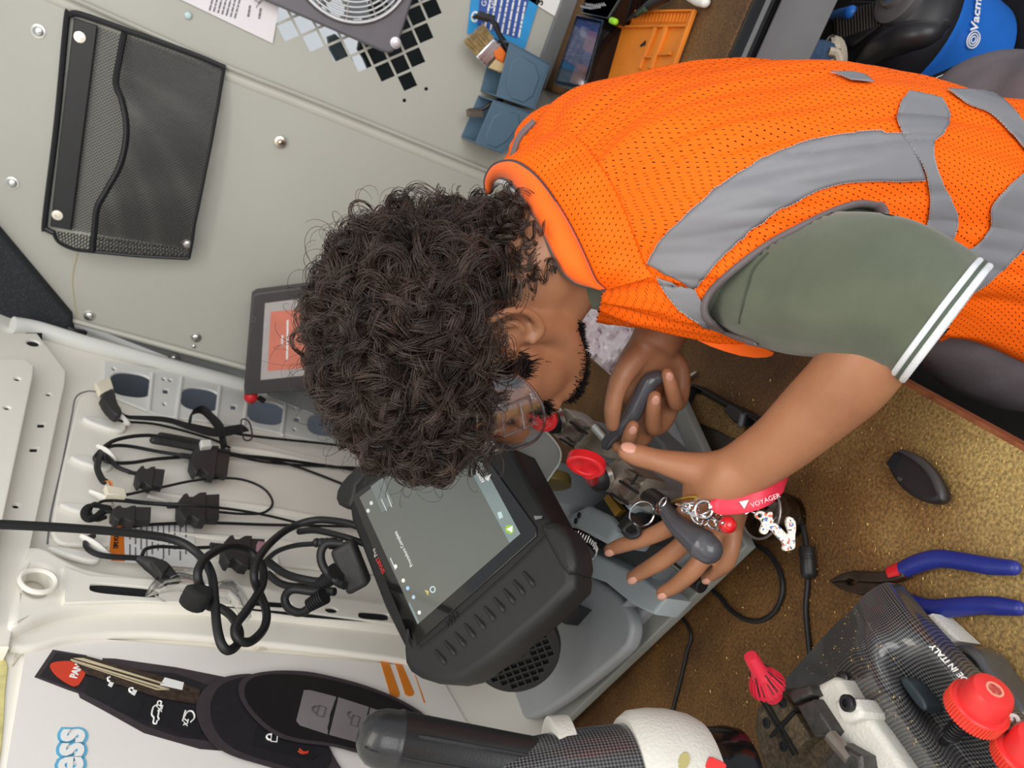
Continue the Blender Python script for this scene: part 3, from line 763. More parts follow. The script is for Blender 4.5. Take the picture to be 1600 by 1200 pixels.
# ---- bundle of leads plugged into the tablet
t = thing('tablet_lead', 'coiled black cable with ribbed boots plugged into the rugged tablet', 'cable', WALL.pix(500, 900, 0.1))
def dz(L, O): return [PD(x, y, o) for (x, y), o in zip(a(L), O)]
for L, O, r in (([(955, 440), (1040, 500), (1140, 530), (1230, 540), (1340, 520)], (1.02, 1.01, 1.0, 0.995, 0.995), 0.0056),
                ([(955, 500), (1010, 545), (1090, 565), (1220, 555)], (1.04, 1.03, 1.02, 1.0), 0.0052),
                ([(940, 440), (1000, 390), (1090, 360), (1200, 350)], (1.07, 1.06, 1.04, 1.02), 0.0036),
                ([(1110, 290), (1200, 285), (1350, 320), (1460, 360)], (1.06, 1.04, 1.01, 1.01), 0.0046),
                ([(1290, 590), (1180, 590), (1080, 580), (1040, 620), (1060, 675), (1120, 695), (1180, 660)], (0.96, 0.97, 0.97, 0.97, 0.965, 0.96, 0.955), 0.0056),
                ([(1330, 350), (1250, 350), (1220, 400), (1235, 470), (1300, 540), (1340, 560)], (0.98, 0.975, 0.97, 0.965, 0.96, 0.95), 0.0056)):
    MB().tube(dz(L, O), r, 10).build('cable', black_rubber, t)
def boot(p, q, t0, t1, r0, r1, n=7):
    P0, P1 = PD(*a([p])[0], t0), PD(*a([q])[0], t1)
    d = P1 - P0; L = d.length; prof = []
    for k in range(n):
        r = r0 + (r1 - r0)*k/n
        prof += [(r*.8, L*(k + .0)/n), (r*1.05, L*(k + .2)/n), (r*1.05, L*(k + .6)/n), (r*.8, L*(k + .8)/n)]
    prof += [(r1, L)]
    MB().lathe(P0, d, prof, 12).build('ribbed_boot', black_rubber, t)
boot((1205, 570), (1300, 490), 0.985, 0.965, 0.0085, 0.0125)
boot((1160, 660), (1240, 610), 0.955, 0.95, 0.0085, 0.011)
boot((1190, 345), (1290, 350), 1.01, 0.99, 0.006, 0.008, 4)
ax, ay, az = RGT*0.036, DWN*0.030, FWD*0.014
MB().box(PD(*a([(1372, 462)])[0], 0.985), DWN*0.015 + RGT*0.008, RGT*0.030 - DWN*0.012, FWD*0.014).build('plug_block', conn_mat, t, True, 0.007, 3)

# ---- clear safety glasses hanging on the pillar
clear = glass('clear_lens', (0.95, 0.96, 0.97), 0.06, 0.13)
t = thing('safety_glasses', 'clear unworn safety glasses hanging on the van pillar behind the thick cable', 'safety glasses', WALL.pix(300, 910))
def lens(L, off0, off1, name):
    P = a(L); n = len(P)//2
    top, bot = P[:n], P[n:][::-1]
    G = []
    for k in range(9):
        s = k/8
        G.append([WALL.pix(top[i][0]*(1-s) + bot[i][0]*s, top[i][1]*(1-s) + bot[i][1]*s, off0 + (off1 - off0)*math.sin(math.pi*s)*1.0) for i in range(n)])
    o = MB().sheet(G).build(name, clear, t)
    MB().tube(G[0], 0.0009, 6).build('lens_rim', clear, o)
    MB().tube(G[-1], 0.0007, 6).build('lens_rim', clear, o)
lens([(345, 612), (370, 560), (420, 508), (500, 482), (600, 490), (640, 540), (410, 612), (430, 605), (470, 600), (520, 590), (580, 600), (640, 630)][:6] + [(640, 640), (600, 610), (540, 590), (480, 585), (410, 600), (350, 618)], 0.04, 0.06, 'lens')
lens([(660, 570), (720, 540), (780, 535), (830, 580), (862, 660), (870, 720), (850, 745), (820, 720), (790, 670), (750, 630), (710, 620), (665, 620)], 0.04, 0.06, 'lens')
MB().tube(wp(a([(600, 570), (640, 555), (680, 575)]), 0.05), 0.003, 8).build('bridge', clear, t)
MB().tube(wp(a([(395, 610), (440, 640), (520, 650), (640, 660)]), [0.05, 0.03, 0.02, 0.02]), 0.0018, 8, flat=(1, 0.5)).build('temple', clear, t)
# ============================================================ THINGS ON THE BULKHEAD
def mesh_wire(name, k, col):
    m = bpy.data.materials.new(name); m.use_nodes = True
    nt = m.node_tree; b = nt.nodes['Principled BSDF']; N = nt.nodes.new; L = nt.links.new
    b.inputs['Base Color'].default_value = rgb(*col); b.inputs['Roughness'].default_value = 0.45; b.inputs['Metallic'].default_value = 0.3
    tc = N('ShaderNodeTexCoord'); sp = N('ShaderNodeSeparateXYZ'); L(tc.outputs['Object'], sp.inputs[0])
    def fr(op):
        a = N('ShaderNodeMath'); a.operation = op; L(sp.outputs['X'], a.inputs[0]); L(sp.outputs['Z'], a.inputs[1])
        s = N('ShaderNodeMath'); s.operation = 'MULTIPLY'; L(a.outputs[0], s.inputs[0]); s.inputs[1].default_value = k
        f = N('ShaderNodeMath'); f.operation = 'FRACT'; L(s.outputs[0], f.inputs[0])
        g = N('ShaderNodeMath'); g.operation = 'GREATER_THAN'; L(f.outputs[0], g.inputs[0]); g.inputs[1].default_value = 0.29
        return g
    p, q = fr('ADD'), fr('SUBTRACT')
    mu = N('ShaderNodeMath'); mu.operation = 'MULTIPLY'; L(p.outputs[0], mu.inputs[0]); L(q.outputs[0], mu.inputs[1])
    tr = N('ShaderNodeBsdfTransparent'); mx = N('ShaderNodeMixShader')
    L(mu.outputs[0], mx.inputs[0]); L(b.outputs[0], mx.inputs[1]); L(tr.outputs[0], mx.inputs[2])
    L(mx.outputs[0], nt.nodes['Material Output'].inputs['Surface'])
    return m
wire = mesh_wire('wire_mesh', 165, (46, 44, 46))
black_metal = mat('black_metal', (33, 33, 36), 0.42, 0.2, var=0.08)
t = thing('file_holder', 'black wire mesh wall file holder with a wavy front, screwed to the grey bulkhead', 'file holder', BULK.pix(200, 220, 0))
bq = lambda x, y, o: BULK.pix(x, y, o)
def bsheet(name, A, B, oa, ob, m, n=8, parent=None):
    """sheet between two pixel polylines with offsets"""
    G = [[bq(x, y, oa if not isinstance(oa, list) else oa[i]).lerp(bq(*B[i], ob if not isinstance(ob, list) else ob[i]), k/n) for i, (x, y) in enumerate(A)] for k in range(n + 1)]
    return MB().sheet(G).build(name, m, parent or t)
pplate('top_bar', BULK, [(115, 28), (152, 40), (111, 360), (78, 354)], [], 0.010, 0.018, 0.002, black_metal, t)
MB().tube([bq(x, y, 0.015) for x, y in ((352, 106), (300, 84), (205, 50), (128, 23), (110, 23), (104, 32), (89, 190), (70, 346), (73, 358), (84, 364))], 0.005, 8, n=5).build('wire_rim', black_metal, t)
bsheet('back_mesh', [(150, 40), (138, 140), (124, 255), (111, 360)], [(348, 108), (332, 200), (312, 300), (292, 388)], 0.012, 0.012, wire)
rim = [(194, 52), (186, 95), (181, 130), (190, 155), (197, 190), (196, 225), (186, 262), (165, 300), (152, 324), (148, 355), (145, 393)]
bot = [(350, 107), (345, 137), (340, 167), (334, 200), (328, 232), (322, 262), (316, 292), (310, 322), (304, 350), (300, 378), (295, 404)]
fo = [0.016, 0.03, 0.045, 0.055, 0.062, 0.068, 0.072, 0.076, 0.078, 0.078, 0.074]
bo = [0.016, 0.025, 0.035, 0.042, 0.047, 0.05, 0.052, 0.054, 0.054, 0.052, 0.05]
bsheet('pocket_mesh', rim, bot, fo, bo, wire)
MB().tube([bq(x, y, o) for (x, y), o in zip(rim, fo)], 0.0052, 8).build('wire_rim', black_metal, t)
MB().tube([bq(x, y, o) for (x, y), o in zip(bot, bo)], 0.0030, 8).build('wire_rim', black_metal, t)
MB().tube([bq(145, 393, 0.074), bq(220, 400, 0.062), bq(295, 404, 0.05)], 0.0035, 8).build('wire_rim', black_metal, t)
MB().tube([bq(83, 362, 0.014), bq(92, 378, 0.03), bq(115, 389, 0.055), bq(145, 393, 0.074)], 0.0035, 8).build('wire_rim', black_metal, t)
bsheet('side_mesh', [(82, 360), (143, 368), (290, 388)], [(100, 382), (145, 393), (295, 404)], 0.012, [0.045, 0.074, 0.05], wire)
bsheet('bottom_mesh', [(350, 107), (334, 200), (316, 292), (292, 388)], [(350, 107), (334, 200), (316, 292), (295, 404)], 0.012, [0.016, 0.042, 0.052, 0.05], wire)
for x, y in ((125, 58), (90, 336)):
    MB().lathe(bq(x, y, 0.017), (0, -1, 0), [(0.0095, 0), (0.009, 0.0025), (0.003, 0.003), (0.0025, 0.0015), (0.0003, 0.0015)], 18).build('screw', mat('screw_cream', (216, 208, 196), 0.3, 0.7), t)
MB().ball(bq(293, 380, 0.045), 0.011, seg=12, rng=8).build('crumpled_wrapper', mat('wrapper', (190, 180, 176), 0.3, 0.6, var=0.4, scale=200), t)

# ---- papers
def sheet_of_paper(label, L, m, name='paper_sheet', off=0.004, grp=None):
    t = thing(name, label, 'paper', BULK.pix(*L[0], off), grp)
    pplate('page', BULK, L, [], off - 0.0012, off, 0.0002, m, t)
    return t
def print_lines(t, P0, P1, Q0, n, m, off, ws, gap=0.35):
    """rows of tiny print: P0->P1 runs along a row, P0->Q0 across the rows (pixels)"""
    rnd = random.Random(5)
    for k in range(n):
        s0 = k/n; s1 = (k + 1 - gap)/n
        x = 0
        while x < ws:
            w = rnd.uniform(0.06, 0.2); e = min(x + w, ws*rnd.uniform(0.9, 1))
            if e <= x: break
            f = lambda a, b: (P0[0] + (P1[0]-P0[0])*a + (Q0[0]-P0[0])*b, P0[1] + (P1[1]-P0[1])*a + (Q0[1]-P0[1])*b)
            pplate('print_line', BULK, [f(x, s0), f(e, s0), f(e, s1), f(x, s1)], [], off, off + 0.0004, 0, m, t)
            x = e + 0.02
t = sheet_of_paper('white sheet of paper with small print, left of the round fan', [(200, -40), (426, 68), (450, -70), (240, -140)], mat('paper_pinkish', (232, 226, 230), 0.7, var=0.015))
print_lines(t, (326, 16), (342, -44), (372, 30), 7, ink_grey, 0.0045, 0.95, 0.6)
print_lines(t, (386, 26), (392, -10), (420, 32), 2, ink_grey, 0.0045, 0.5, 0.8)
MB().tube([BULK.pix(x, y, 0.005) for x, y in ((400, 12), (404, 4), (398, 0), (406, -6), (410, 0), (404, 6), (412, -10))], 0.0005, 5).build('signature', ink_grey, t)
MB().lathe(BULK.pix(294, 24, 0.004), (0, -1, 0), [(0.0055, 0), (0.0055, 0.002), (0.003, 0.004), (0.0003, 0.0042)], 14).build('magnet', mat('aqua_magnet', (196, 222, 222), 0.4), t)
t = sheet_of_paper('blue printed card with lines of white text above the blue bins', [(742, -60), (730, 52), (820, 76), (856, -40)], mat('card_sky', (40, 150, 214), 0.5))
pplate('dark_panel', BULK, [(752, -40), (746, 40), (808, 60), (836, -30)], [], 0.004, 0.0046, 0, mat('card_navy', (48, 84, 164), 0.5), t)
print_lines(t, (756, 44), (770, -30), (818, 60), 7, ink_white, 0.0048, 0.8, 0.68)
text('lettering', 'Go', BULK, BULK.pix(758, 11), BULK.pix(760, 0), 0.014, ink_white, t, 0.0052)
text('lettering', 'Go', BULK, BULK.pix(770, 14), BULK.pix(772, 0), 0.014, ink_white, t, 0.0052)
pplate('emblem', BULK, ell(742, 26, 6, 9, 10, 20), [ell(742, 26, 3.5, 6, 10, 16)], 0.0046, 0.0054, 0, ink_white, t)
t = sheet_of_paper('white card with a large black letter at the top edge beside the organiser', [(806, -12), (884, 36), (900, -40), (830, -60)], paper_white)
text('lettering', 'S', BULK, BULK.pix(846, 9), BULK.pix(848, 0), 0.02, ink_black, t, 0.0046, bold=0.0006)

# ---- fan
t = thing('ventilation_fan', 'dark grey square fan with a round wire guard fixed over the vent holes', 'fan', BULK.pix(560, 0, 0))
fan_grey = mat('fan_grey', (104, 100, 106), 0.5, var=0.05)
c0 = Vector(BULK.uv(BULK.pix(549, -70, 0.035)))
circ = [(c0.x + 0.108*math.cos(k*math.pi/20), c0.y + 0.108*math.sin(k*math.pi/20)) for k in range(40)]
an = A.normalized(); bn = B.normalized()
cor = Vector(BULK.uv(BULK.pix(616, 88, 0.035)))
S = 0.265
fp = [cor, cor + an*S, cor + an*S + bn*S, cor + bn*S]
fp = [tuple(p) for p in fp]
def roundc(P, r):
    out = []
    n = len(P)
    for i in range(n):
        p = Vector(P[i]); a0 = (Vector(P[i-1]) - p).normalized(); b0 = (Vector(P[(i+1) % n]) - p).normalized()
        for k in range(5):
            s = k/4
            q = (p + a0*r)*(1-s)**2 + p*2*s*(1-s) + (p + b0*r)*s*s
            out.append(tuple(q))
    return out
plate('fan_frame', BULK, roundc(fp, 0.022), [circ], 0.004, 0.035, 0.004, fan_grey, t)
gr = MB()
fanc = BULK.at(c0.x, c0.y, 0.03)
for i, r in enumerate((0.106, 0.098, 0.090, 0.082, 0.074, 0.066, 0.055, 0.044)):
    gr.tube([fanc + BULK.n*(0.012 + 0.003*i) + BULK.ex*r*math.cos(k*math.pi/14) + BULK.ey*r*math.sin(k*math.pi/14) for k in range(28)], 0.0019 if i else 0.0035, 6, closed=True, n=2)
for k in range(12):
    an2 = k*math.pi/6 + 0.2
    d = BULK.ex*math.cos(an2) + BULK.ey*math.sin(an2)
    gr.tube([fanc + d*0.107 + BULK.n*0.010, fanc + d*0.08 + BULK.n*0.022, fanc + d*0.044 + BULK.n*0.032], 0.0018, 6)
gr.build('wire_guard', mat('guard_silver', (186, 184, 186), 0.35, 0.5), t)
bl = MB()
for k in range(7):
    an2 = k*2*math.pi/7
    d = BULK.ex*math.cos(an2) + BULK.ey*math.sin(an2); e = BULK.n.cross(d)
    bl.prism([fanc + d*0.03 - e*0.012, fanc + d*0.1 - e*0.03, fanc + d*0.1 + e*0.02 - BULK.n*0.015, fanc + d*0.03 + e*0.012 - BULK.n*0.01], BULK.n*0.0015)
bl.lathe(fanc - BULK.n*0.015, BULK.n, [(0.036, 0), (0.036, 0.024), (0.03, 0.028), (0.0005, 0.028)], 24)
bl.build('fan_blades', mat('blade_grey', (150, 160, 164), 0.4), t)
MB().lathe(BULK.pix(618, 67, 0.035), (0, -1, 0), [(0.0105, 0), (0.010, 0.003), (0.006, 0.004), (0.0058, 0.007), (0.0003, 0.0075)], 16).build('bolt', mat('bolt_pale', (206, 200, 204), 0.35, 0.5), t)

# ---- blue bins
blue_bin = mat('bin_blue', (82, 108, 128), 0.45, var=0.05, scale=20)
def bin_(front, label, depth, panel):
    T0, T1, B1, B0 = [BULK.pix(x, y, depth) for x, y in front]
    up = (T0 - B0)*0.14
    t = thing('storage_bin', label, 'bin', (B0 + B1)/2, 'blue storage bins on the bulkhead')
    bk = [p + Vector((0, depth - 0.002, 0)) for p in (T0 + up, T1 + up, B1, B0)]
    mb = MB()
    th = Vector((0, 0.003, 0))
    mb.prism([T0, T1, B1, B0], th)
    mb.prism(bk, -th)
    def wall(a, b, c, d):
        n = (b - a).cross(d - a).normalized()*0.003
        mb.prism([a, b, c, d], n)
    wall(T0, B0, bk[3], bk[0]); wall(T1, B1, bk[2], bk[1]); wall(B0, B1, bk[2], bk[3])
    mb.build('shell', blue_bin, t, True, 0.0012, 2, fixn=True)
    pplate('front_panel', BULK, panel, [], depth - 0.001, depth + 0.0025, 0.002, blue_bin, t, 1)
    return t
bin_([(796, 67), (775, 151), (834, 171), (858, 101)], 'blue plastic bin holding the paint brush, nearer the fan', 0.085, [(803, 80), (788, 150), (828, 164), (848, 108)])
bin_([(770, 158), (742, 224), (784, 240), (832, 178)], 'blue plastic bin with the wire brush, nearer the shoulder', 0.080, [(776, 170), (754, 223), (782, 234), (822, 182)])
# paint brush
t = thing('paint_brush', 'wide paint brush with pale bristles and orange tipped handle standing in the blue bin', 'brush', BULK.pix(780, 100, 0.045))
a = lambda L: Zs(3, 400, 0, L)
q = a([(1060, 110), (970, 195), (1035, 262), (1112, 180)])
o_ = 0.05
br = MB()
rnd = random.Random(3)
E0, E1 = BULK.pix(*a([(1062, 108)])[0], o_), BULK.pix(*a([(968, 198)])[0], o_)
F0, F1 = BULK.pix(*a([(1112, 178)])[0], o_), BULK.pix(*a([(1032, 264)])[0], o_)
for k in range(150):
    s = rnd.random(); j = rnd.uniform(-.006, .006)
    p = F0.lerp(F1, s) + BULK.n*j; q_ = E0.lerp(E1, min(1, max(0, s + rnd.uniform(-.06, .06)))) + BULK.n*j*1.5
    br.tube([p, p.lerp(q_, rnd.uniform(.85, 1.05))], [0.0009, 0.0004], 4, smooth=False)
o = br.build('bristles', mat('bristle', (196, 172, 124), 0.7, col2=(150, 124, 80), scale=120), t)
pplate('ferrule', BULK, a([(1112, 178), (1030, 266), (1082, 312), (1166, 222)]), [], o_ - 0.009, o_ + 0.009, 0.003, chrome, t)
for s in (0.3, 0.62):
    p0, p1 = [BULK.pix(*a([(1112 + 54*s, 178 + 44*s)])[0], o_ + 0.009), BULK.pix(*a([(1030 + 52*s, 266 + 46*s)])[0], o_ + 0.009)]
    MB().tube([p0, p1], 0.0012, 6).build('ferrule_rib', chrome, t)
pplate('handle', BULK, a([(1090, 318), (1150, 342), (1176, 320), (1172, 246), (1156, 236)]), [], o_ - 0.007, o_ + 0.007, 0.003, mat('pale_wood', (204, 178, 134), 0.5, var=0.1), t)
pplate('orange_tag', BULK, a([(1116, 240), (1150, 218), (1176, 250), (1160, 295), (1125, 275)]), [], o_ + 0.007, o_ + 0.013, 0.003, mat('tag_orange', (226, 112, 30), 0.5), t)
t = thing('scrub_brush', 'small black scrub brush with a bent handle beside the blue card', 'brush', BULK.pix(780, 50, 0.05))
MB().tube([BULK.pix(*p, 0.05) for p in a([(1100, 92), (1125, 120), (1140, 160), (1165, 200), (1180, 230)])], [0.004, 0.006, 0.005, 0.006, 0.006], 8, roundcap=True).build('handle', black_plastic, t)
pplate('brush_head', BULK, a([(1048, 50), (1124, 74), (1116, 104), (1034, 76)]), [], 0.044, 0.054, 0.002, black_plastic, t)
br = MB()
for k in range(40):
    s = k % 20/20; row = k//20
    p = BULK.pix(*a([(1044 + 74*s, 62 + 22*s)])[0], 0.046 + 0.006*row)
    br.tube([p, p + Vector((-0.012, 0, 0.010))], 0.0009, 4, smooth=False)
br.build('bristles', mat('dark_bristle', (52, 46, 44), 0.8), t)
t = thing('wire_brush', 'little dark wire brush sticking out of the second blue bin', 'brush', BULK.pix(750, 178, 0.04))
MB().tube([BULK.pix(*p, 0.045) for p in a([(1000, 515), (1060, 512), (1110, 480), (1150, 470)])], [0.003, 0.004, 0.0045, 0.0045], 8, roundcap=True).build('handle', black_plastic, t)
br = MB()
for k in range(60):
    s = (k % 20)/20; row = k//20
    p = BULK.pix(*a([(985 + 78*s, 512)])[0], 0.040 + 0.004*row)
    br.tube([p, p + (BULK.pix(*a([(990 + 78*s, 552)])[0], 0.040 + .004*row) - p)*random.uniform(.8, 1)], 0.0007, 4, smooth=False)
br.build('bristles', mat('bronze_bristle', (110, 96, 84), 0.5), t)

# ---- tool tablet fixed to the bulkhead
t = thing('tablet', 'grey framed tablet with red feet mounted on the bulkhead behind the head', 'tablet', BULK.pix(470, 540, 0.03))
fr = mat('tablet_frame', (72, 69, 70), 0.5, var=0.04)
pplate('case', BULK, [(393, 462), (400, 457), (640, 427), (660, 600), (382, 618), (381, 606)], [], 0.05, 0.08, 0.005, fr, t)
MB().box(BULK.pix(520, 540, 0.026), (0.04, 0, 0), (0, 0.026, 0), (0, 0, 0.04)).build('mount', black_plastic, t, True, 0.004)
scr = pplate('screen', BULK, [(414, 474), (630, 447), (640, 570), (407, 594)], [], 0.0795, 0.081, 0.0003, mat('pale_screen', (176, 170, 168), 0.12, emit=(150, 146, 146), estr=0.12), t)
pplate('notice', BULK, [(423, 487), (560, 476), (560, 568), (418, 580)], [], 0.081, 0.0814, 0, mat('notice_red', (200, 122, 104), 0.3, emit=(200, 110, 90), estr=0.18), scr)
for x, y0, y1 in ((448, 500, 562), (440, 524, 540)):
    pplate('notice_line', BULK, [(x, y0), (x + 3, y0), (x + 2, y1), (x - 1, y1)], [], 0.0815, 0.0818, 0, ink_white, scr)
pplate('power_mark', BULK, ell(396, 499, 4, 5, 0, 16), [ell(396, 499, 2.5, 3.5, 0, 16)], 0.0798, 0.0805, 0, mat('mark_grey', (96, 92, 92), 0.5), t)
redf = mat('red_rubber', (206, 38, 44), 0.45, var=0.06)
for x, y in ((392, 620), (514, 607)):
    MB().ball(BULK.pix(x, y, 0.064), (0.014, 0, 0), (0, 0.014, 0), (0, 0, 0.014), 14, 8).build('red_foot', redf, t)
MB().tube([BULK.pix(405, 622, 0.06), BULK.pix(412, 626, 0.055)], 0.006, 10).build('plug', black_plastic, t)

# ============================================================ THINGS ON THE SHELF BENCH
a = lambda L: Zs(3.75, 800, 0, L)
sh_ = lambda x, y, z=1.06: PZ(800 + x/3.75, y/3.75, z)
orange_mat = mat('silicone_orange', (214, 122, 28), 0.55, var=0.12, scale=18)
t = thing('work_mat', 'orange silicone work mat with compartments on the shelf bench', 'mat', sh_(850, 250))
def SP(L, z0, z1, name, m, parent, bev=0.0015, holes=[]):
    return pplate(name, SHELF, a(L), [a(h) for h in holes], z0, z1, bev, m, parent)
SP([(640, 58), (1066, 52), (900, 500), (820, 760), (380, 720), (440, 500), (545, 150)], 0.0, 0.004, 'base_sheet', orange_mat, t)
for q in ([(640, 58), (1066, 52), (1060, 64), (634, 70)], [(1054, 52), (1066, 52), (880, 560), (866, 560)], [(600, 148), (1030, 142), (1026, 154), (596, 160)], [(828, 158), (842, 158), (745, 400), (728, 400)],
          [(888, 155), (908, 155), (812, 400), (792, 400)], [(860, 306), (925, 300), (920, 318), (852, 324)], [(778, 325), (826, 325), (822, 338), (772, 338)], [(480, 365), (690, 378), (688, 383), (478, 370)]):
    SP(q, 0.0035, 0.010 if q[0][1] != 365 else 0.0045, 'rib', orange_mat, t, 0.001)
for k in range(20):
    x = 650 + k*20
    SP([(x, 78), (x + 7, 78), (x - 8, 128), (x - 15, 128)], 0.0035, 0.0075, 'comb_rib', orange_mat, t, 0.0005)
SP([(752, 262), (780, 236), (776, 262), (748, 272)], 0.0042, 0.006, 'black_mark', ink_black, t, 0.0003)
t = thing('precision_screwdriver', 'slim black and green screwdriver lying across the orange mat', 'screwdriver', sh_(790, 50, 1.075))
MB().tube([sh_(655, 136, 1.071), sh_(690, 108, 1.073), sh_(722, 88, 1.075)], [0.0008, 0.0026, 0.0036], 8).build('blade', zinc, t)
MB().tube([sh_(720, 90, 1.076), sh_(760, 62, 1.078), sh_(830, 15, 1.08), (sh_(900, -30, 1.08))], [0.0045, 0.0055, 0.008, 0.010], 10, roundcap=True).build('handle', black_plastic, t)
MB().tube([sh_(735, 85, 1.080), sh_(785, 52, 1.083)], [0.003, 0.0045], 8).build('green_band', mat('dark_green', (52, 74, 44), 0.5), t)
t = thing('cable_tip', 'white rounded plug end lying at the top edge of the shelf', 'plug', sh_(1110, 5, 1.06))
MB().tube([sh_(1040, -20, 1.068), sh_(1090, 0, 1.068), sh_(1132, 14, 1.068)], [0.006, 0.008, 0.007], 10, roundcap=True).build('plug_shell', white_plastic, t)
MB().tube([sh_(1040, -20, 1.068), sh_(980, -60, 1.066)], 0.003, 8).build('cable', white_plastic, t)
t = thing('ear_plug', 'tiny lime green stub between the organiser and the orange mat', 'ear plug', sh_(595, 125, 1.09))
MB().tube([sh_(585, 120, 1.10), sh_(606, 128, 1.10)], 0.005, 10, roundcap=True).build('stub', mat('lime', (150, 214, 40), 0.5), t)
# organisers
def organiser(L, z1, label, cells):
    t = thing('parts_organiser', label, 'organiser', SHELF.pix(*a(L)[0], 0), 'black organisers on the shelf')
    n = len(L)
    P = SHELF.pts(a(L), z1 - 1.06)
    cx = sum(p[0] for p in P)/n; cy = sum(p[1] for p in P)/n
    sc = lambda k: [(cx + (p[0]-cx)*k, cy + (p[1]-cy)*k) for p in P]
    plate('box_wall', SHELF, sc(1.0), [sc(0.86)], 0.0, z1 - 1.06, 0.002, black_gloss, t)
    plate('box_floor', SHELF, sc(0.9), [], 0.0, 0.004, 0.001, mat('organiser_floor', (92, 94, 100), 0.4), t)
    for f in cells:
        p = [SHELF.at(*P[i], 0.02) for i in range(4)]
        m0 = p[0].lerp(p[3], f); m1 = p[1].lerp(p[2], f)
        d = (m1 - m0)
        MB().box((m0 + m1)/2 + Vector((0, 0, 0.0)), d*0.45, d.cross(Vector((0, 0, 1))).normalized()*0.002, (0, 0, 0.016)).build('divider', black_gloss, t)
    return t, P
t, P = organiser([(378, 85), (535, 118), (420, 530), (245, 492)], 1.10, 'black box with a clear lid and orange bits inside, beside the orange mat', [0.54])
plate('clear_lid', SHELF, P, [], 0.0385, 0.040, 0.0005, glass('lid_clear', (0.92, 0.93, 0.95), 0.1, 0.06), t)
for q in ([(440, 170), (500, 190), (470, 320), (410, 290)], [(375, 370), (440, 385), (400, 500), (335, 480)]):
    SP(q, 0.004, 0.03, 'orange_insert', mat('insert_orange', (214, 128, 70), 0.5), t)
SP([(425, 300), (470, 310), (462, 345), (400, 340)], 0.03, 0.034, 'blue_insert', mat('insert_blue', (70, 96, 140), 0.5), t)
SP([(405, 150), (425, 155), (412, 215), (396, 212)], 0.02, 0.03, 'white_insert', white_plastic, t)
t, P = organiser([(450, -120), (690, -90), (565, 112), (405, 78)], 1.10, 'open black box full of silver split rings at the top edge', [0.5])
ring = MB()
for k in range(9):
    c = sh_(438 + k*13, 60 - abs(k - 4)*2, 1.09)
    for j in range(2):
        ring.tube([c + Vector((0.003*j, 0, 0)) + Vector((0.004, 0.010, 0)).normalized()*0.012*math.cos(i*math.pi/5) + Vector((0, 0, 1))*0.012*math.sin(i*math.pi/5) - Vector((0, 0.02*j, 0)) for i in range(10)], 0.0011, 5, closed=True, n=2)
tag(ring.build('ring_row', chrome, t), kind='stuff')

# ============================================================ UNDER THE SHELF
blue_v = mat('vacuum_blue', (40, 112, 206), 0.35, var=0.05)
vac_black = mat('vacuum_black', (36, 35, 38), 0.38, var=0.08)
rc = PD(1400, 48, 1.12)
VR = 0.110/0.149
DH = 0.14
t = thing('vacuum_cleaner', 'blue and black wet and dry vacuum cleaner standing on a black crate behind the back', 'vacuum', (rc.x, rc.y, rc.z - DH))
up = Vector((0, 0, 1))
MB().lathe((rc.x, rc.y, 0.0), up, [(0.085, rc.z - DH), (0.098, rc.z - DH + .01), (0.104, rc.z - 0.05), (0.105, rc.z - 0.02), (0.109, rc.z - 0.012), (0.109, rc.z)], 48).build('drum', blue_v, t)
MB().lathe((rc.x, rc.y, rc.z), up, [(r*VR, h) for r, h in ((0.149, 0.0), (0.151, 0.006), (0.149, 0.022), (0.140, 0.034), (0.132, 0.05), (0.118, 0.085), (0.100, 0.105), (0.085, 0.112), (0.0005, 0.114))], 48).build('motor_head', vac_black, t)
hd_ = lambda x, y, z: PZ(x, y, rc.z + z)
top = Plane((0, 0, rc.z + 0.112), (0, 0, 1), (1, 0, 0))
MB().tube([hd_(x, y, z) for x, y, z in ((1330, 20, 0.118), (1300, 30, 0.10), (1286, 55, 0.07), (1288, 85, 0.05), (1320, 100, 0.045))], 0.010, 10, roundcap=True).build('blue_rim', blue_v, t)
pplate('grille_panel', top, [(1300, 30), (1330, 0), (1372, 2), (1376, 38), (1330, 72), (1304, 66)], [], 0.0, 0.006, 0.003, vac_black, t)
for k in range(14):
    x0 = 1306 + k*4.6
    MB().tube([top.pix(x0 + 4, 62 - k*1.6, 0.007), top.pix(x0 + 2, 20 - k*1.2, 0.007)], 0.0016, 5).build('grille_rib', mat('grille_dark', (58, 52, 48), 0.7), t)
dc = top.pix(1412, -2, 0.0)
MB().lathe(dc, up, [(0.036, 0), (0.036, 0.012), (0.03, 0.016), (0.02, 0.016), (0.018, 0.022), (0.0005, 0.023)], 28).build('dial', mat('dial_grey', (84, 82, 84), 0.4), t)
MB().lathe(dc + up*0.022, up, [(0.012, 0), (0.010, 0.005), (0.0005, 0.006)], 20).build('dial_cap', blue_v, t)
MB().tube([hd_(1322, 92, 0.06), hd_(1352, 76, 0.062)], 0.005, 8, flat=(1, 0.5)).build('latch', blue_v, t)
MB().tube([hd_(1400, 132, 0.03), hd_(1430, 122, 0.03)], 0.006, 8, flat=(1, 0.5)).build('latch', blue_v, t)
ridge_ = [hd_(x, y, z) for x, y, z in ((1330, 120, 0.06), (1370, 80, 0.10), (1410, 60, 0.115), (1450, 52, 0.105), (1475, 40, 0.085))]
MB().tube(ridge_, [0.01, 0.018, 0.02, 0.016, 0.008], 12, roundcap=True).build('handle_ridge', vac_black, t)
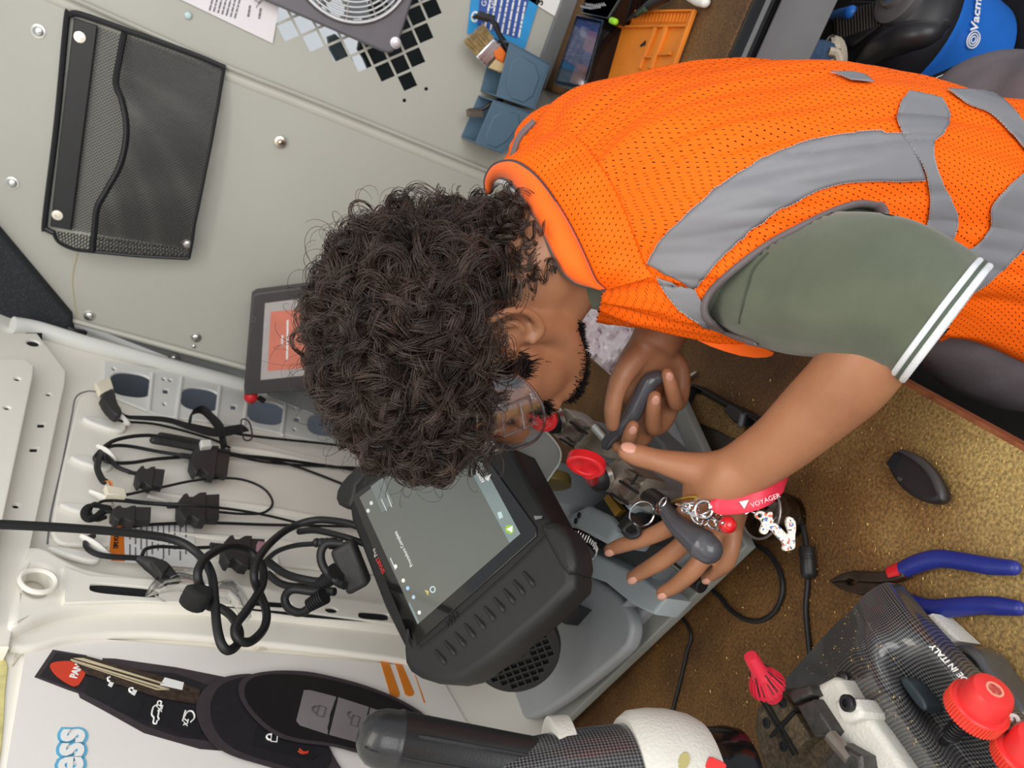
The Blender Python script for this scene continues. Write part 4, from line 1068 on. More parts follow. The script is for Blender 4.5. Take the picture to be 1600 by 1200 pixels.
# lettering wrapped on the drum
def drum_pt(x, y):
    r = ray(x, y); R = 0.1065
    ax_, ay_ = CAM.x - rc.x, CAM.y - rc.y
    A_ = r.x**2 + r.y**2; B_ = 2*(ax_*r.x + ay_*r.y); C_ = ax_**2 + ay_**2 - R*R
    dsc = max(0, B_*B_ - 4*A_*C_)
    return CAM + r*((-B_ - math.sqrt(dsc))/(2*A_))
p0, p1 = drum_pt(1522, 52), drum_pt(1528, 0)
n_ = Vector((p0.x + p1.x - 2*rc.x, p0.y + p1.y - 2*rc.y, 0)).normalized()
vp = Plane((p0 + p1)/2 + n_*0.003, n_, Vector((-n_.y, n_.x, 0)))
text('lettering', 'Vacmaster', vp, vp.o + (p0 - p1)*0.5, vp.o + (p1 - p0)*0.5, 0.020, ink_white, t, 0.002, bold=0.0005)
q0 = drum_pt(1520, 62)
nn = Vector((q0.x - rc.x, q0.y - rc.y, 0)).normalized(); tx = Vector((-nn.y, nn.x, 0))
for r in (0.004, 0.0075, 0.011):
    MB().tube([q0 + nn*0.001 + tx*r*math.cos(k*math.pi/6) + up*r*math.sin(k*math.pi/6) for k in range(12)], 0.001, 5, closed=True, n=2).build('emblem', ink_white, t)
pb = [drum_pt(x, y) for x, y in ((1430, 128), (1500, 98), (1516, 104), (1470, 134))]
mb = MB().prism([p + Vector((p.x - rc.x, p.y - rc.y, 0)).normalized()*0.003 for p in pb], (0, 0.002, 0)); mb.build('warning_label', ink_black, t)
for k in range(4):
    p, q = [pb[0].lerp(pb[3], 0.2 + k*.2), pb[1].lerp(pb[2], 0.2 + k*.2)]
    e = Vector((p.x - rc.x, p.y - rc.y, 0)).normalized()*0.0045
    MB().tube([p.lerp(q, 0.3) + e, p.lerp(q, 0.92) + e], 0.0008, 4, smooth=False).build('label_line', ink_white, t)
tc_ = thing('storage_crate', 'black plastic crate on the floor under the blue vacuum', 'crate', (rc.x, rc.y, 0))
zc = rc.z - DH
cm = MB()
for sx, sy, hx, hy in ((0.15, 0, 0.004, 0.15), (-0.15, 0, 0.004, 0.15), (0, 0.15, 0.15, 0.004), (0, -0.15, 0.15, 0.004)):
    cm.box((rc.x + sx, rc.y + sy, zc/2), (hx, 0, 0), (0, hy, 0), (0, 0, zc/2))
cm.build('crate_wall', black_plastic, tc_, True, 0.002)
MB().box((rc.x, rc.y, zc - 0.006), (0.148, 0, 0), (0, 0.148, 0), (0, 0, 0.005)).build('lid', black_plastic, tc_, True, 0.002)
t = thing('work_glove', 'rolled blue and beige fabric glove lying by the vacuum head', 'glove', PD(1250, 100, 1.06))
fab = mat('denim_blue', (60, 84, 112), 0.9, var=0.2, scale=200, bump=0.3, bscale=900)
bei = mat('canvas_beige', (196, 184, 164), 0.9, var=0.12, scale=150, bump=0.3, bscale=900)
MB().tube([PD(1180, 112, 1.06), PD(1215, 100, 1.05), PD(1260, 98, 1.05), PD(1300, 100, 1.05)], [0.012, 0.03, 0.034, 0.030], 16, flat=(1, 0.7)).build('palm', fab, t)
MB().tube([PD(1216, 98, 1.04), PD(1240, 97, 1.037)], [0.030, 0.035], 16, flat=(1, 0.7)).build('beige_panel', bei, t)
MB().tube([PD(1288, 96, 1.045), PD(1296, 97, 1.045), PD(1306, 96, 1.05)], [0.031, 0.036, 0.033], 18, flat=(1, 0.6), caps=False).build('cuff', bei, t)
MB().tube([PD(1295, 80, 1.02), PD(1308, 84, 1.02), PD(1312, 100, 1.02), PD(1304, 112, 1.02)], 0.006, 8).build('cuff_hem', bei, t)
t = thing('vacuum_hose', 'black corrugated hose coiled beside the blue vacuum drum', 'hose', PD(1580, 90, 1.35))
P = catmull([PD(1500, 160, 1.4), PD(1545, 105, 1.36), PD(1590, 82, 1.33), PD(1640, 70, 1.3), PD(1720, 90, 1.3)], 14)
MB().tube(P, [0.019 if k % 2 else 0.024 for k in range(len(P))], 14, smooth=False).build('corrugated_tube', black_rubber, t)
t = thing('floor_jack', 'dark red steel jack arm in the corner behind the vacuum', 'jack', PD(1560, 20, 1.5))
rs = mat('red_steel', (128, 36, 44), 0.4, var=0.1)
MB().box(PD(1555, 12, 1.5), (PD(1600, 25, 1.5) - PD(1510, 2, 1.5))*0.62, RGT*0.016, FWD*0.02).build('arm', rs, t, True, 0.004)
MB().tube([PD(1590, 30, 1.48), PD(1600, 44, 1.48)], 0.018, 16).build('pivot', rs, t)
MB().box(PD(1575, 18, 1.48), DWN*0.003, RGT*0.003, FWD*0.004).build('pin', zinc, t)
t = thing('green_bag', 'scrap of green plastic bag tucked beside the vacuum rim', 'bag', PD(1272, 5, 1.25))
rnd = random.Random(9)
G = [[PD(1262 + 5*j + rnd.uniform(-2, 2), -22 + 9*i + rnd.uniform(-2, 2), 1.25 + rnd.uniform(-.012, .012)) for j in range(5)] for i in range(5)]
MB().sheet(G).build('crumpled_film', mat('bag_green', (52, 96, 62), 0.35, var=0.2, scale=60), t)
# ============================================================ GREY KEY MACHINE WITH TWO VISES
def HP(z): return Plane((0, 0, z), (0, 0, 1), (1, 0, 0))
m_grey = mat('machine_grey', (150, 154, 158), 0.42, var=0.05, scale=12, bump=0.06, bscale=300)
m_grey2 = mat('machine_light_grey', (168, 178, 184), 0.4, var=0.03, scale=12, bump=0.08, bscale=400)
m_dark = mat('machine_recess', (112, 114, 114), 0.5, var=0.06)
steel = mat('worn_steel', (172, 162, 148), 0.36, 0.55, var=0.18, scale=60)
steel2 = mat('dark_steel', (132, 124, 116), 0.36, 0.6, var=0.2, scale=80)
handle_m = mat('handle_grey', (74, 74, 80), 0.3, var=0.05, coat=0.3)
M0 = PZ(1180, 855, 0.925); E1 = (PZ(870, 1150, 0.925) - M0); ML = E1.length; E1.normalize(); E2 = Vector((-E1.y, E1.x, 0))
if E2.y < 0: E2 = -E2
def MP(a_, b_, z): return Vector((M0.x, M0.y, 0)) + E1*a_ + E2*b_ + Vector((0, 0, z))
km = thing('key_cutting_machine', 'grey two-vise key cutting machine on the bench under the left hand', 'key machine', MP(0.25, 0.17, 0.9))
def hplate(name, L, z0, z1, bev, m, parent, it=0, holes=[], res=3):
    return pplate(name, HP(z1), L, holes, z0 - z1, 0.0, bev, m, parent, it, res=res)
def wplate(name, L, z0, z1, bev, m, parent, holes=[]):
    pl = HP(z1)
    return plate(name, pl, [pl.uv(p) for p in L], [[pl.uv(p) for p in h] for h in holes], z0 - z1, 0.0, bev, m, parent)
for a_, b_ in ((0.03, 0.03), (ML - 0.03, 0.04), (0.03, 0.25), (ML - 0.05, 0.25)):
    MB().lathe(MP(a_, b_, 0.9), (0, 0, 1), [(0.014, 0), (0.016, 0.004), (0.016, 0.026)], 14).build('rubber_foot', black_rubber, km)
DP = 0.27
wplate('base_plate', [MP(0, 0, 0), MP(ML, 0, 0), MP(ML - 0.02, DP, 0), MP(0.0, DP, 0)], 0.922, 0.938, 0.003, mat('base_grey', (140, 142, 138), 0.5, var=0.1, scale=10, bump=0.1), km)
wplate('bed', [MP(0.025, 0.022, 0), MP(ML - 0.02, 0.022, 0), MP(ML - 0.035, DP - 0.02, 0), MP(0.025, DP - 0.02, 0)], 0.936, 0.956, 0.006, m_grey, km)
trough = [(893, 888), (930, 905), (965, 930), (985, 960), (988, 990), (975, 1022), (830, 1132), (790, 1110), (770, 1060), (800, 960)]
hz = HP(0.975)
hole = chaikin([hz.uv(hz.pix(x, y)) for x, y in trough], 2)
ob = [hz.uv(p) for p in (MP(0.045, 0.03, 0), MP(ML - 0.035, 0.045, 0), MP(ML - 0.05, DP - 0.03, 0), MP(0.045, DP - 0.03, 0))]
plate('deck', hz, ob, [hole], -0.021, 0.0, 0.006, m_grey, km)
wplate('trough_floor', [MP(0.1, 0.05, 0), MP(ML - 0.05, 0.05, 0), MP(ML - 0.06, DP - 0.04, 0), MP(0.1, DP - 0.04, 0)], 0.955, 0.958, 0.001, m_dark, km)
# cleaning slot at the left end
hplate('slot', [(760, 1088), (772, 1086), (800, 1140), (790, 1150)], 0.9555, 0.958, 0.001, dark, km, 1)
# upper light deck carrying the gauge
hplate('gauge_deck', [(880, 850), (893, 842), (935, 868), (1000, 900), (1042, 935), (1020, 960), (988, 945), (945, 910), (895, 893)], 0.955, 0.995, 0.004, m_grey2, km)
hplate('gauge_block', [(884, 812), (890, 802), (916, 789), (950, 806), (962, 820), (962, 832), (948, 852), (900, 826)], 0.98, 1.045, 0.008, m_grey2, km)
hplate('dial_slot', [(918, 850), (936, 838), (940, 848), (924, 866)], 0.99, 0.997, 0.001, dark, km)
dcn = PD(902, 848, 0.885); dax = (FWD*-0.55 + RGT*-0.65 + DWN*-0.35).normalized()
MB().lathe(dcn, dax, [(0.022, -0.006), (0.0255, -0.004), (0.0255, 0.006), (0.024, 0.009), (0.0005, 0.010)], 40).build('gauge_wheel', black_gloss, km)
_, wa, wb2 = ortho(dax)
tk = MB()
for k in range(48):
    an_ = k*2*math.pi/48
    r1 = wa*math.cos(an_) + wb2*math.sin(an_)
    tk.box(dcn + r1*0.0257 + dax*0.003, r1*0.0004, dax*(0.003 if k % 4 else 0.0045), dax.cross(r1)*0.0005)
tk.build('gauge_ticks', ink_white, km, False)
for x, y in ((905, 805), (900, 814), (892, 868)):
    MB().lathe(PZ(x, y, 1.046 if y < 850 else 0.996), (0, 0, 1), [(0.0045, 0), (0.0045, 0.001), (0.003, 0.0012), (0.0028, 0.0004), (0.0003, 0.0004)], 14).build('screw', black_metal, km)
# rear housing that carries the tablet, motor with fan cap
wplate('rear_housing', [MP(0.17, 0.17, 0), MP(0.40, 0.16, 0), MP(0.40, 0.25, 0), MP(0.17, 0.25, 0)], 0.95, 1.10, 0.015, m_grey, km)
mc = PD(806, 1014, 0.97); max_ = (FWD*-1.0 + E2*-0.35 + DWN*0.1).normalized()
MB().lathe(mc - max_*0.11, max_, [(0.050, 0), (0.056, 0.01), (0.058, 0.085), (0.0605, 0.09), (0.0605, 0.108), (0.056, 0.112)], 40).build('motor_body', black_plastic, km)
fp_ = Plane(mc + max_*0.002, max_, (0, 0, 1))
circ_ = [(0.058*math.cos(k*math.pi/24), 0.058*math.sin(k*math.pi/24)) for k in range(48)]
hl = []
st_ = 0.0092
for i in range(-6, 7):
    for j in range(-6, 7):
        q = []
        for dx_, dy_ in ((-.33, -.33), (.33, -.33), (.33, .33), (-.33, .33)):
            u_, v_ = (i + dx_)*st_, (j + dy_)*st_
            q.append((u_*0.9 - v_*0.62, u_*0.62 + v_*0.78))
        if all(0.012 < math.hypot(*p) < 0.053 for p in q): hl.append(q)
plate('fan_cap', fp_, circ_, hl, 0.0, 0.006, 0.0015, black_plastic, km)
MB().lathe(mc + max_*0.008, max_, [(0.011, 0), (0.009, 0.002), (0.003, 0.0005), (0.0003, 0)], 20).build('cap_boss', black_plastic, km)
MB().tube([PZ(738, 1040, 0.99), PZ(748, 1085, 0.97)], 0.006, 8, roundcap=True).build('motor_bracket', black_plastic, km)
hplate('switch_box', [(862, 962), (880, 940), (902, 950), (880, 975)], 0.96, 1.0, 0.003, black_plastic, km)
# carriage with the two vises
hplate('carriage', [(908, 660), (922, 656), (1012, 736), (1034, 772), (1010, 800), (985, 790), (955, 745), (905, 700)], 0.99, 1.055, 0.004, m_grey, km)
hplate('carriage_top', [(912, 672), (926, 664), (978, 706), (968, 722), (938, 712), (904, 694)], 1.055, 1.066, 0.003, steel, km)
def vise(top, cheek, blocks, slots, ringc, rr, knobf, mark):
    v = hplate('vise', top, 1.05, 1.082, 0.002, steel, km)
    hplate('vise_base', cheek, 0.985, 1.060, 0.004, m_grey2, v)
    for q in blocks: hplate('jaw_block', q, 1.08, 1.092, 0.0012, steel2, v)
    for (x0, y0, x1, y1) in slots:
        MB().tube([PZ(x0, y0, 1.0935), PZ(x1, y1, 1.0935)], 0.0016, 6, smooth=False).build('jaw_slot', dark, v)
    c = PZ(*ringc, 1.085)
    ax_ = (Vector((0, 0, 1)) + E1*0.5 - E2*0.25).normalized()
    MB().lathe(c - ax_*0.004, ax_, [(rr*1.18, 0), (rr*1.18, 0.006), (rr*1.05, 0.007)], 28).build('collar', zinc, v)
    MB().lathe(c + ax_*0.002, ax_, [(rr, 0), (rr*1.03, 0.004), (rr*0.96, 0.012), (rr*0.8, 0.016), (rr*0.4, 0.017)], 28).build('clamp_ring', black_rubber, v)
    return v, c, ax_
s2 = lambda L: Zs(3.75, 720, 560, L)
red_k = mat('knob_red', (206, 32, 38), 0.35, var=0.05, coat=0.2)
v, c, ax_ = vise(s2([(890, 605), (905, 590), (920, 600), (950, 582), (958, 605), (1078, 700), (1060, 735), (980, 842), (960, 848), (770, 722), (800, 690), (840, 640)]),
     s2([(860, 690), (1080, 705), (1150, 770), (1120, 800), (985, 900), (960, 870)]),
     [s2([(948, 658), (975, 645), (1040, 690), (1020, 715)]), s2([(938, 712), (962, 700), (1010, 738), (990, 765)]), s2([(915, 765), (950, 730), (1000, 775), (955, 825)]), s2([(885, 812), (905, 800), (945, 835), (930, 850)])],
     [s2([(930, 718), (1040, 790)])[0] + s2([(1040, 790)])[0], s2([(880, 790), (980, 855)])[0] + s2([(980, 855)])[0], s2([(1000, 738), (1035, 685)])[0] + s2([(1035, 685)])[0]],
     (945, 744), 0.0165, None, None)
kc = PD(916, 724, 0.795)
f1 = (DWN*0.94 - RGT*0.34 ).normalized(); f3 = (FWD*-0.62 + RGT*-0.72 ).normalized(); f2 = f3.cross(f1).normalized(); f3 = f1.cross(f2)
def paddle(name, kc, rx, ry, th, stem_to, r0, parent):
    mb = MB(); R = []
    for h, s in ((-1, .9), (-.8, 1), (.8, 1), (1, .92), (1, .7), (.8, .62), (.75, .05)):
        R.append([kc + f1*rx*s*math.cos(k*math.pi/16) + f2*ry*s*math.sin(k*math.pi/16) + f3*th*h for k in range(32)])
    mb.rings(R)
    o = mb.build(name, red_k, parent)
    MB().tube([kc + (stem_to - kc)*0.45, stem_to], [r0*1.0, r0*0.9], 14, smooth=False).build('stem', red_k, o)
    return o
paddle('wing_knob', kc, 0.0215, 0.0165, 0.0062, c + ax_*0.016, 0.0095, v)
v, c, ax_ = vise(s2([(488, 382), (520, 350), (570, 310), (608, 290), (640, 310), (752, 410), (690, 480), (655, 522), (600, 500), (520, 430)]),
     s2([(560, 440), (760, 415), (770, 440), (690, 540), (650, 525)]),
     [s2([(640, 365), (665, 350), (720, 395), (700, 415)]), s2([(600, 430), (640, 390), (690, 432), (650, 482)]), s2([(590, 470), (605, 455), (640, 490), (625, 505)])],
     [s2([(640, 372), (740, 440)])[0] + s2([(740, 440)])[0], s2([(580, 470), (660, 520)])[0] + s2([(660, 520)])[0]],
     (872, 656), 0.018, None, None)
f1, f2, f3 = (DWN*0.8 - RGT*0.5).normalized(), None, None
f3 = (RGT*-0.4 + FWD*-0.8).normalized(); f2 = f3.cross(f1).normalized(); f3 = f1.cross(f2)
paddle('wing_knob', PD(845, 650, 0.90), 0.022, 0.017, 0.006, c + ax_*0.014, 0.010, v)
# cutter guard with blue safety sign
gpl = Plane(PD(815, 725, 0.93), (FWD*-0.9 + DWN*0.22 + RGT*-0.25), DWN)
guard = mat('guard_grey', (142, 146, 144), 0.25, 0.35, var=0.06, scale=8, coat=0.3)
G_ = [(725, 690), (800, 640), (838, 662), (862, 684), (875, 704), (874, 722), (864, 738), (853, 755), (849, 772), (854, 805), (830, 800), (770, 735)]
gp = pplate('cutter_guard', gpl, G_, [], -0.003, 0.0, 0.0012, guard, km, 1)
MB().tube([gpl.pix(x, y, 0.001) for x, y in ((838, 662), (862, 684), (875, 704), (874, 722), (864, 738), (853, 755), (849, 772), (853, 800))], 0.0016, 8).build('guard_edge', mat('guard_rim', (188, 190, 186), 0.3, 0.3), gp)
sg = s2([(282, 612), (292, 580), (312, 556), (340, 550), (366, 566), (374, 600), (366, 634), (344, 660), (318, 686), (296, 652)])
pplate('sign_back', gpl, sg, [], 0.0, 0.0006, 0, paper_white, gp, 1)
cx_, cy_ = sum(p[0] for p in sg)/len(sg), sum(p[1] for p in sg)/len(sg)
pplate('sign_blue', gpl, [(cx_ + (x - cx_)*.88, cy_ + (y - cy_)*.88) for x, y in sg], [], 0.0006, 0.001, 0, mat('sign_blue', (22, 92, 150), 0.4), gp, 1)
for x, y in s2([(308, 630), (336, 622)]):
    pplate('goggle_sign', gpl, ell(x, y, 3.4, 4.6, 20, 18), [ell(x, y, 1.8, 3.0, 20, 14)], 0.001, 0.0014, 0, ink_white, gp)
MB().tube([gpl.pix(*p, 0.0012) for p in s2([(298, 600), (316, 580), (338, 576), (354, 588)])], 0.0006, 5).build('goggle_sign', ink_white, gp)
MB().lathe(PD(858, 742, 0.99), (E1*0.5 - E2).normalized(), [(0.028, 0), (0.03, 0.004), (0.03, 0.014), (0.012, 0.016)], 32).build('cutter_wheel', mat('brass_dull', (120, 104, 56), 0.4, 0.5), km)
# levers
MB().tube([PD(1006, 768, 0.86), PD(1030, 784, 0.83), PD(1052, 800, 0.80)], 0.0098, 16).build('lever_shaft', mat('shaft_dark', (58, 56, 58), 0.3, 0.5), km)
MB().tube([PD(1040, 796, 0.80), PD(1058, 820, 0.775), PD(1078, 836, 0.76), PD(1096, 850, 0.75), PD(1106, 858, 0.745)], [0.0088, 0.0108, 0.0135, 0.0165, 0.0150], 20, roundcap=True).build('lever_grip', handle_m, km)
MB().tube([PD(948, 694, 0.90), PD(958, 680, 0.885), PD(974, 667, 0.87), PD(988, 648, 0.86), PD(1000, 624, 0.853), PD(1014, 598, 0.847), PD(1026, 590, 0.846)], [0.0075, 0.008, 0.0092, 0.0096, 0.0102, 0.0105, 0.009], 18, roundcap=True).build('lever_grip', handle_m, km)
MB().tube([PD(930, 668, 0.93), PD(950, 690, 0.905)], 0.006, 10).build('lever_arm', zinc, km)
hplate('rear_rail', [(975, 655), (990, 650), (1035, 690), (1050, 720), (1030, 735)], 0.96, 1.0, 0.004, m_dark, km)
# stop pins
MB().tube([PD(990, 812, 0.86), PD(1007, 834, 0.835)], 0.0055, 12, smooth=False).build('stop_pin', mat('pin_brown', (62, 46, 38), 0.4), km)
MB().tube([PD(1050, 880, 0.90), PD(1082, 905, 0.86)], 0.004, 12, smooth=False).build('stop_rod', zinc, km)
MB().tube([PD(1078, 903, 0.868), PD(1098, 916, 0.85)], 0.0095, 18, roundcap=False, smooth=False).build('stop_knob', black_rubber, km, True, 0.0015)
hplate('tracer_block', [(925, 790), (945, 776), (966, 790), (982, 800), (965, 825), (945, 808)], 1.0, 1.035, 0.003, black_metal, km)
hplate('brass_shim', [(942, 778), (950, 772), (970, 796), (960, 806)], 1.035, 1.045, 0.001, mat('brass', (186, 146, 62), 0.3, 0.8), km)
hplate('black_clamp', [(962, 822), (985, 790), (1006, 806), (1010, 830), (985, 845)], 1.0, 1.05, 0.004, black_plastic, km)

# ============================================================ RUGGED TABLET
TL, TR, BL = PD(652, 975, 0.86), PD(561, 777, 1.01), PD(813, 834, 0.81)
tx_ = (TR - TL); ty_ = (BL - TL); tn = ty_.cross(tx_).normalized()
if tn.dot(FWD) > 0: tn = -tn
TP = Plane(TL, tn, tx_)
rt = thing('rugged_tablet', 'rugged black programming tablet with a dim grey screen propped on the grey key machine', 'tablet', BL)
case_m = mat('tablet_black', (25, 25, 26), 0.5, var=0.08, bump=0.05, bscale=600)
rub_m = mat('tablet_rubber', (34, 34, 35), 0.55, var=0.08, bump=0.06, bscale=500)
pplate('case', TP, [(540, 752), (560, 730), (700, 655), (800, 700), (858, 812), (870, 840), (700, 1000), (640, 1030), (600, 950), (548, 812)], [], -0.045, 0.004, 0.006, case_m, rt, 0, res=3)
pplate('glass_front', TP, [(549, 775), (720, 660), (838, 824), (838, 838), (650, 1006), (640, 1002)], [], 0.0035, 0.0055, 0.0008, mat('tablet_glass', (10, 10, 11), 0.08, coat=0.5), rt)
sc_ = pplate('screen', TP, [(561.5, 777), (652.5, 975.5), (813, 834), (712, 662)], [], 0.0054, 0.0058, 0, mat('screen_grey', (84, 86, 82), 0.12, var=0.02, emit=(92, 94, 88), estr=0.35, coat=0.3), rt)
# left grip with ribs (the long dark side towards the camera)
gripL = [(632, 962), (626, 1030), (640, 1056), (690, 1072), (735, 1062), (893, 928), (897, 895), (880, 838), (852, 818), (846, 836), (660, 1004), (648, 1000)]
pplate('rubber_grip', TP, gripL, [], -0.034, 0.007, 0.010, rub_m, rt, 1, res=5)
for k in range(10):
    f = k/9
    x, y = 690 + (828 - 690)*f, 1028 + (906 - 1028)*f
    MB().tube([TP.pix(x - 9, y - 11, 0.007), TP.pix(x + 3, y + 4, 0.0078), TP.pix(x + 9, y + 12, 0.004)], [0.0022, 0.003, 0.0026], 8, roundcap=True).build('grip_rib', rub_m, rt)
gripC = [(522, 786), (526, 760), (548, 734), (590, 708), (602, 722), (556, 752), (552, 778), (542, 796)]
pplate('rubber_corner', TP, gripC, [], -0.04, 0.008, 0.006, rub_m, rt, 1, res=4)
pplate('rubber_corner', TP, [(840, 815), (872, 815), (893, 850), (898, 892), (880, 900), (846, 836)], [], -0.03, 0.011, 0.008, rub_m, rt, 1, res=4)
for L in ([(700, 962), (705, 958), (711, 968), (706, 972)],):
    for i in range(3):
        for j in range(2):
            pplate('speaker_slot', TP, [(x + i*5 - j*3, y - i*4 + j*9 - 2) for x, y in ((698, 965), (700, 963), (704, 972), (702, 974))], [], 0.0068, 0.0074, 0, dark, rt)
def tpq(L, off, name, m, it=0, par=None): return pplate(name, TP, L, [], off, off + 0.0003, 0, m, par or sc_, it)
tpq([(712, 662), (718, 658), (813, 834), (796, 848), (700, 670)], 0.0058, 'status_bar', mat('screen_bar', (110, 122, 122), 0.15, emit=(104, 116, 116), estr=0.4))
tpq([(652.5, 975.5), (638, 944), (640, 940), (655, 972)], 0.0058, 'screen_edge', mat('screen_bar', (0, 0, 0)))
tpq(ell(796, 827, 6.6, 7.4, -30, 22), 0.0062, 'green_button', mat('button_green', (128, 166, 60), 0.3, emit=(128, 166, 60), estr=0.35))
tpq([(791, 827), (801, 821), (800, 832)], 0.0066, 'arrow_sign', ink_white)
tpq([(777, 801), (783, 799), (786, 808), (780, 811)], 0.0062, 'bar_icon', mat('icon_teal', (168, 190, 192), 0.3, emit=(150, 170, 170), estr=0.3))
tpq([(579, 760), (598, 746), (615, 786), (597, 802)], 0.0061, 'menu_box', mat('screen_box', (100, 106, 104), 0.2, emit=(100, 106, 104), estr=0.35))
sm = mat('screen_text', (196, 200, 196), 0.4, emit=(190, 194, 190), estr=0.4)
def ttext(s, p, q, size, m, name='lettering', bold=0.0, par=None, off=0.0062):
    return text(name, s, TP, TP.pix(*p, off), TP.pix(*q, off), size, m, par or sc_, off, th=0.0003, bold=bold)
ttext('SMART', (602, 893), (589, 864), 0.0085, mat('logo_red', (196, 60, 56), 0.4), par=rt)
ttext('Pro', (590, 867), (583, 850), 0.0085, mat('logo_grey', (188, 180, 178), 0.4), par=rt)
ttext('Procedure Complete', (645, 883), (625, 841), 0.0068, sm)
ttext('ADVANCED', (757, 752), (742, 724), 0.0062, ink_white, par=rt, bold=0.0002)
ttext('DIAGNOSTICS', (763, 748), (748, 720), 0.0048, ink_white, par=rt)
tpq([(757, 746), (767, 741), (763, 752)], 0.0062, 'maker_triangle', ink_white, 0, rt)
for p, q in (((604, 798), (596, 780)), ((612, 792), (604, 770)), ((618, 890), (610, 872))):
    MB().tube([TP.pix(*p, 0.0064), TP.pix(*q, 0.0064)], 0.0006, 4, smooth=False).build('tiny_text', sm, sc_)
for x, y, c_ in ((630, 907, (210, 208, 190)), (637, 919, (140, 170, 210)), (646, 933, (150, 170, 180)), (655, 957, (210, 210, 205)), (618, 885, (200, 200, 196)), (575, 798, (180, 186, 182)), (580, 786, (180, 186, 182))):
    tpq(ell(x, y, 2.6, 3.2, 0, 12), 0.0061, 'status_icon', mat('icon_%d_%d' % (x, y), c_, 0.3, emit=c_, estr=0.4))
pplate('round_icon', TP, ell(676, 921, 4.6, 5.4, 0, 18), [ell(676, 921, 3, 3.6, 0, 14)], 0.006, 0.0064, 0, mat('icon_teal', (0, 0, 0)), sc_)
for k in range(4): tpq([(664 + k*1.5, 922 + k*2.4), (670 - k*.5, 924 + k*2.2), (670 - k*.5, 925 + k*2.2), (664 + k*1.5, 923.4 + k*2.4)], 0.0061, 'yellow_lines', mat('icon_yellow', (208, 196, 90), 0.3, emit=(200, 190, 90), estr=0.4))
pplate('bright_port', TP, [(834, 806), (848, 806), (846, 810), (836, 812)], [], 0.008, 0.0086, 0, zinc, rt)

# ============================================================ KEYS AND CHARMS ON THE LEVER
kr = thing('key_ring', 'bunch of split rings, clips and a key hanging on the lever of the grey machine', 'keys', PD(1060, 800, 0.800))
def ringm(c, a1, a2, r, name='split_ring', m=chrome):
    a1, a2 = Vector(a1).normalized(), Vector(a2).normalized()
    return MB().tube([c + a1*rx_*math.cos(k*math.pi/12) + a2*rx_*math.sin(k*math.pi/12) for k in range(24) for rx_ in (R_,)], r, 6, closed=True, n=2).build(name, m, kr)
R_ = 0.0142; ringm(PD(1003, 803, 0.800), DWN + FWD*.2, RGT - FWD*.2, 0.0011)
R_ = 0.0146; ringm(PD(1047, 799, 0.800), DWN + RGT*-.2, RGT*.55 + FWD*.8, 0.0013)
R_ = 0.0125; ringm(PD(1104, 790, 0.740), DWN, RGT*.8 + FWD*.6, 0.0011)
R_ = 0.0105; ringm(PD(1100, 788, 0.737), DWN*.8 + RGT*.4, RGT*.7 + FWD*.7, 0.0011)
R_ = 0.0085; ringm(PD(1100, 797, 0.730), DWN, RGT, 0.0018)
R_ = 0.0045
for x, y in ((1036, 785), (1072, 793), (1080, 797), (1088, 800), (1120, 805), (1085, 808), (1094, 812), (1102, 815), (1112, 818), (1122, 821)):
    ringm(PD(x, y, 0.735), DWN + RGT*random.uniform(-1, 1), RGT + FWD*random.uniform(-1, 1), 0.0009, 'chain_link')
MB().tube([PD(1052, 784, 0.790), PD(1066, 779, 0.750), PD(1090, 776, 0.745)], 0.0032, 8, flat=(1, 0.5)).build('brass_key', mat('brass', (0, 0, 0)), kr)
MB().tube([PD(1056, 787, 0.745), PD(1075, 793, 0.740), PD(1094, 797, 0.735)], 0.0028, 8, flat=(1, 0.5)).build('clip_body', chrome, kr)
MB().tube([PD(1088, 806, 0.730), PD(1075, 800, 0.735), PD(1066, 790, 0.740), PD(1084, 786, 0.740)], 0.0016, 6).build('clip_hook', chrome, kr)
MB().ball(PD(1139, 776, 0.727), 0.0042).build('clip_ball', chrome, kr)
MB().tube([PD(1108, 795, 0.730), PD(1124, 790, 0.728), PD(1134, 784, 0.727)], 0.0042, 8, flat=(1, 0.6)).build('swivel', zinc, kr)
MB().tube([PD(998, 832, 0.810), PD(985, 838, 0.810), PD(975, 828, 0.815), (PD(990, 816, 0.810))], 0.0035, 8, closed=True, n=4).build('black_fob', black_rubber, kr)
ly = thing('wrist_strap', 'red rubber wrist strap with white lettering beside the wrist', 'strap', PD(1170, 785, 0.715))
strap_pts = [PD(1110, 789, 0.728), PD(1125, 790, 0.723), PD(1160, 787, 0.717), PD(1190, 778, 0.715), PD(1213, 762, 0.723), PD(1226, 745, 0.740), PD(1230, 730, 0.800), PD(1215, 728, 0.815), PD(1180, 760, 0.800), PD(1130, 782, 0.740)]
MB().tube(strap_pts, [0.004] + [0.0092]*7 + [0.007, 0.004], 10, flat=(1, 0.14), hint=RGT + FWD*.15).build('band', mat('strap_red', (214, 44, 70), 0.4, var=0.04), ly)
LP = Plane(PD(1180, 783, 0.713), FWD*-1 + RGT*0.0, DWN)
pplate('white_triangle', LP, [(1155, 784), (1170, 781), (1163, 795)], [], 0.0, 0.0006, 0, ink_white, ly)
text('lettering', 'VOYAGER', LP, LP.pix(1174, 793), LP.pix(1210, 780), 0.0066, mat('strap_print', (240, 200, 208), 0.5), ly, 0.0006)
bl_ = thing('bead_charm', 'glossy red ball charm hanging from the keys', 'charm', PD(1137, 820, 0.720))
MB().ball(PD(1137, 820, 0.720), 0.0085, seg=24, rng=16).build('ball', mat('ball_red', (206, 24, 34), 0.15, coat=0.6), bl_)
MB().ball(PD(1129, 817, 0.713), 0.002).build('eyelet', chrome, bl_)
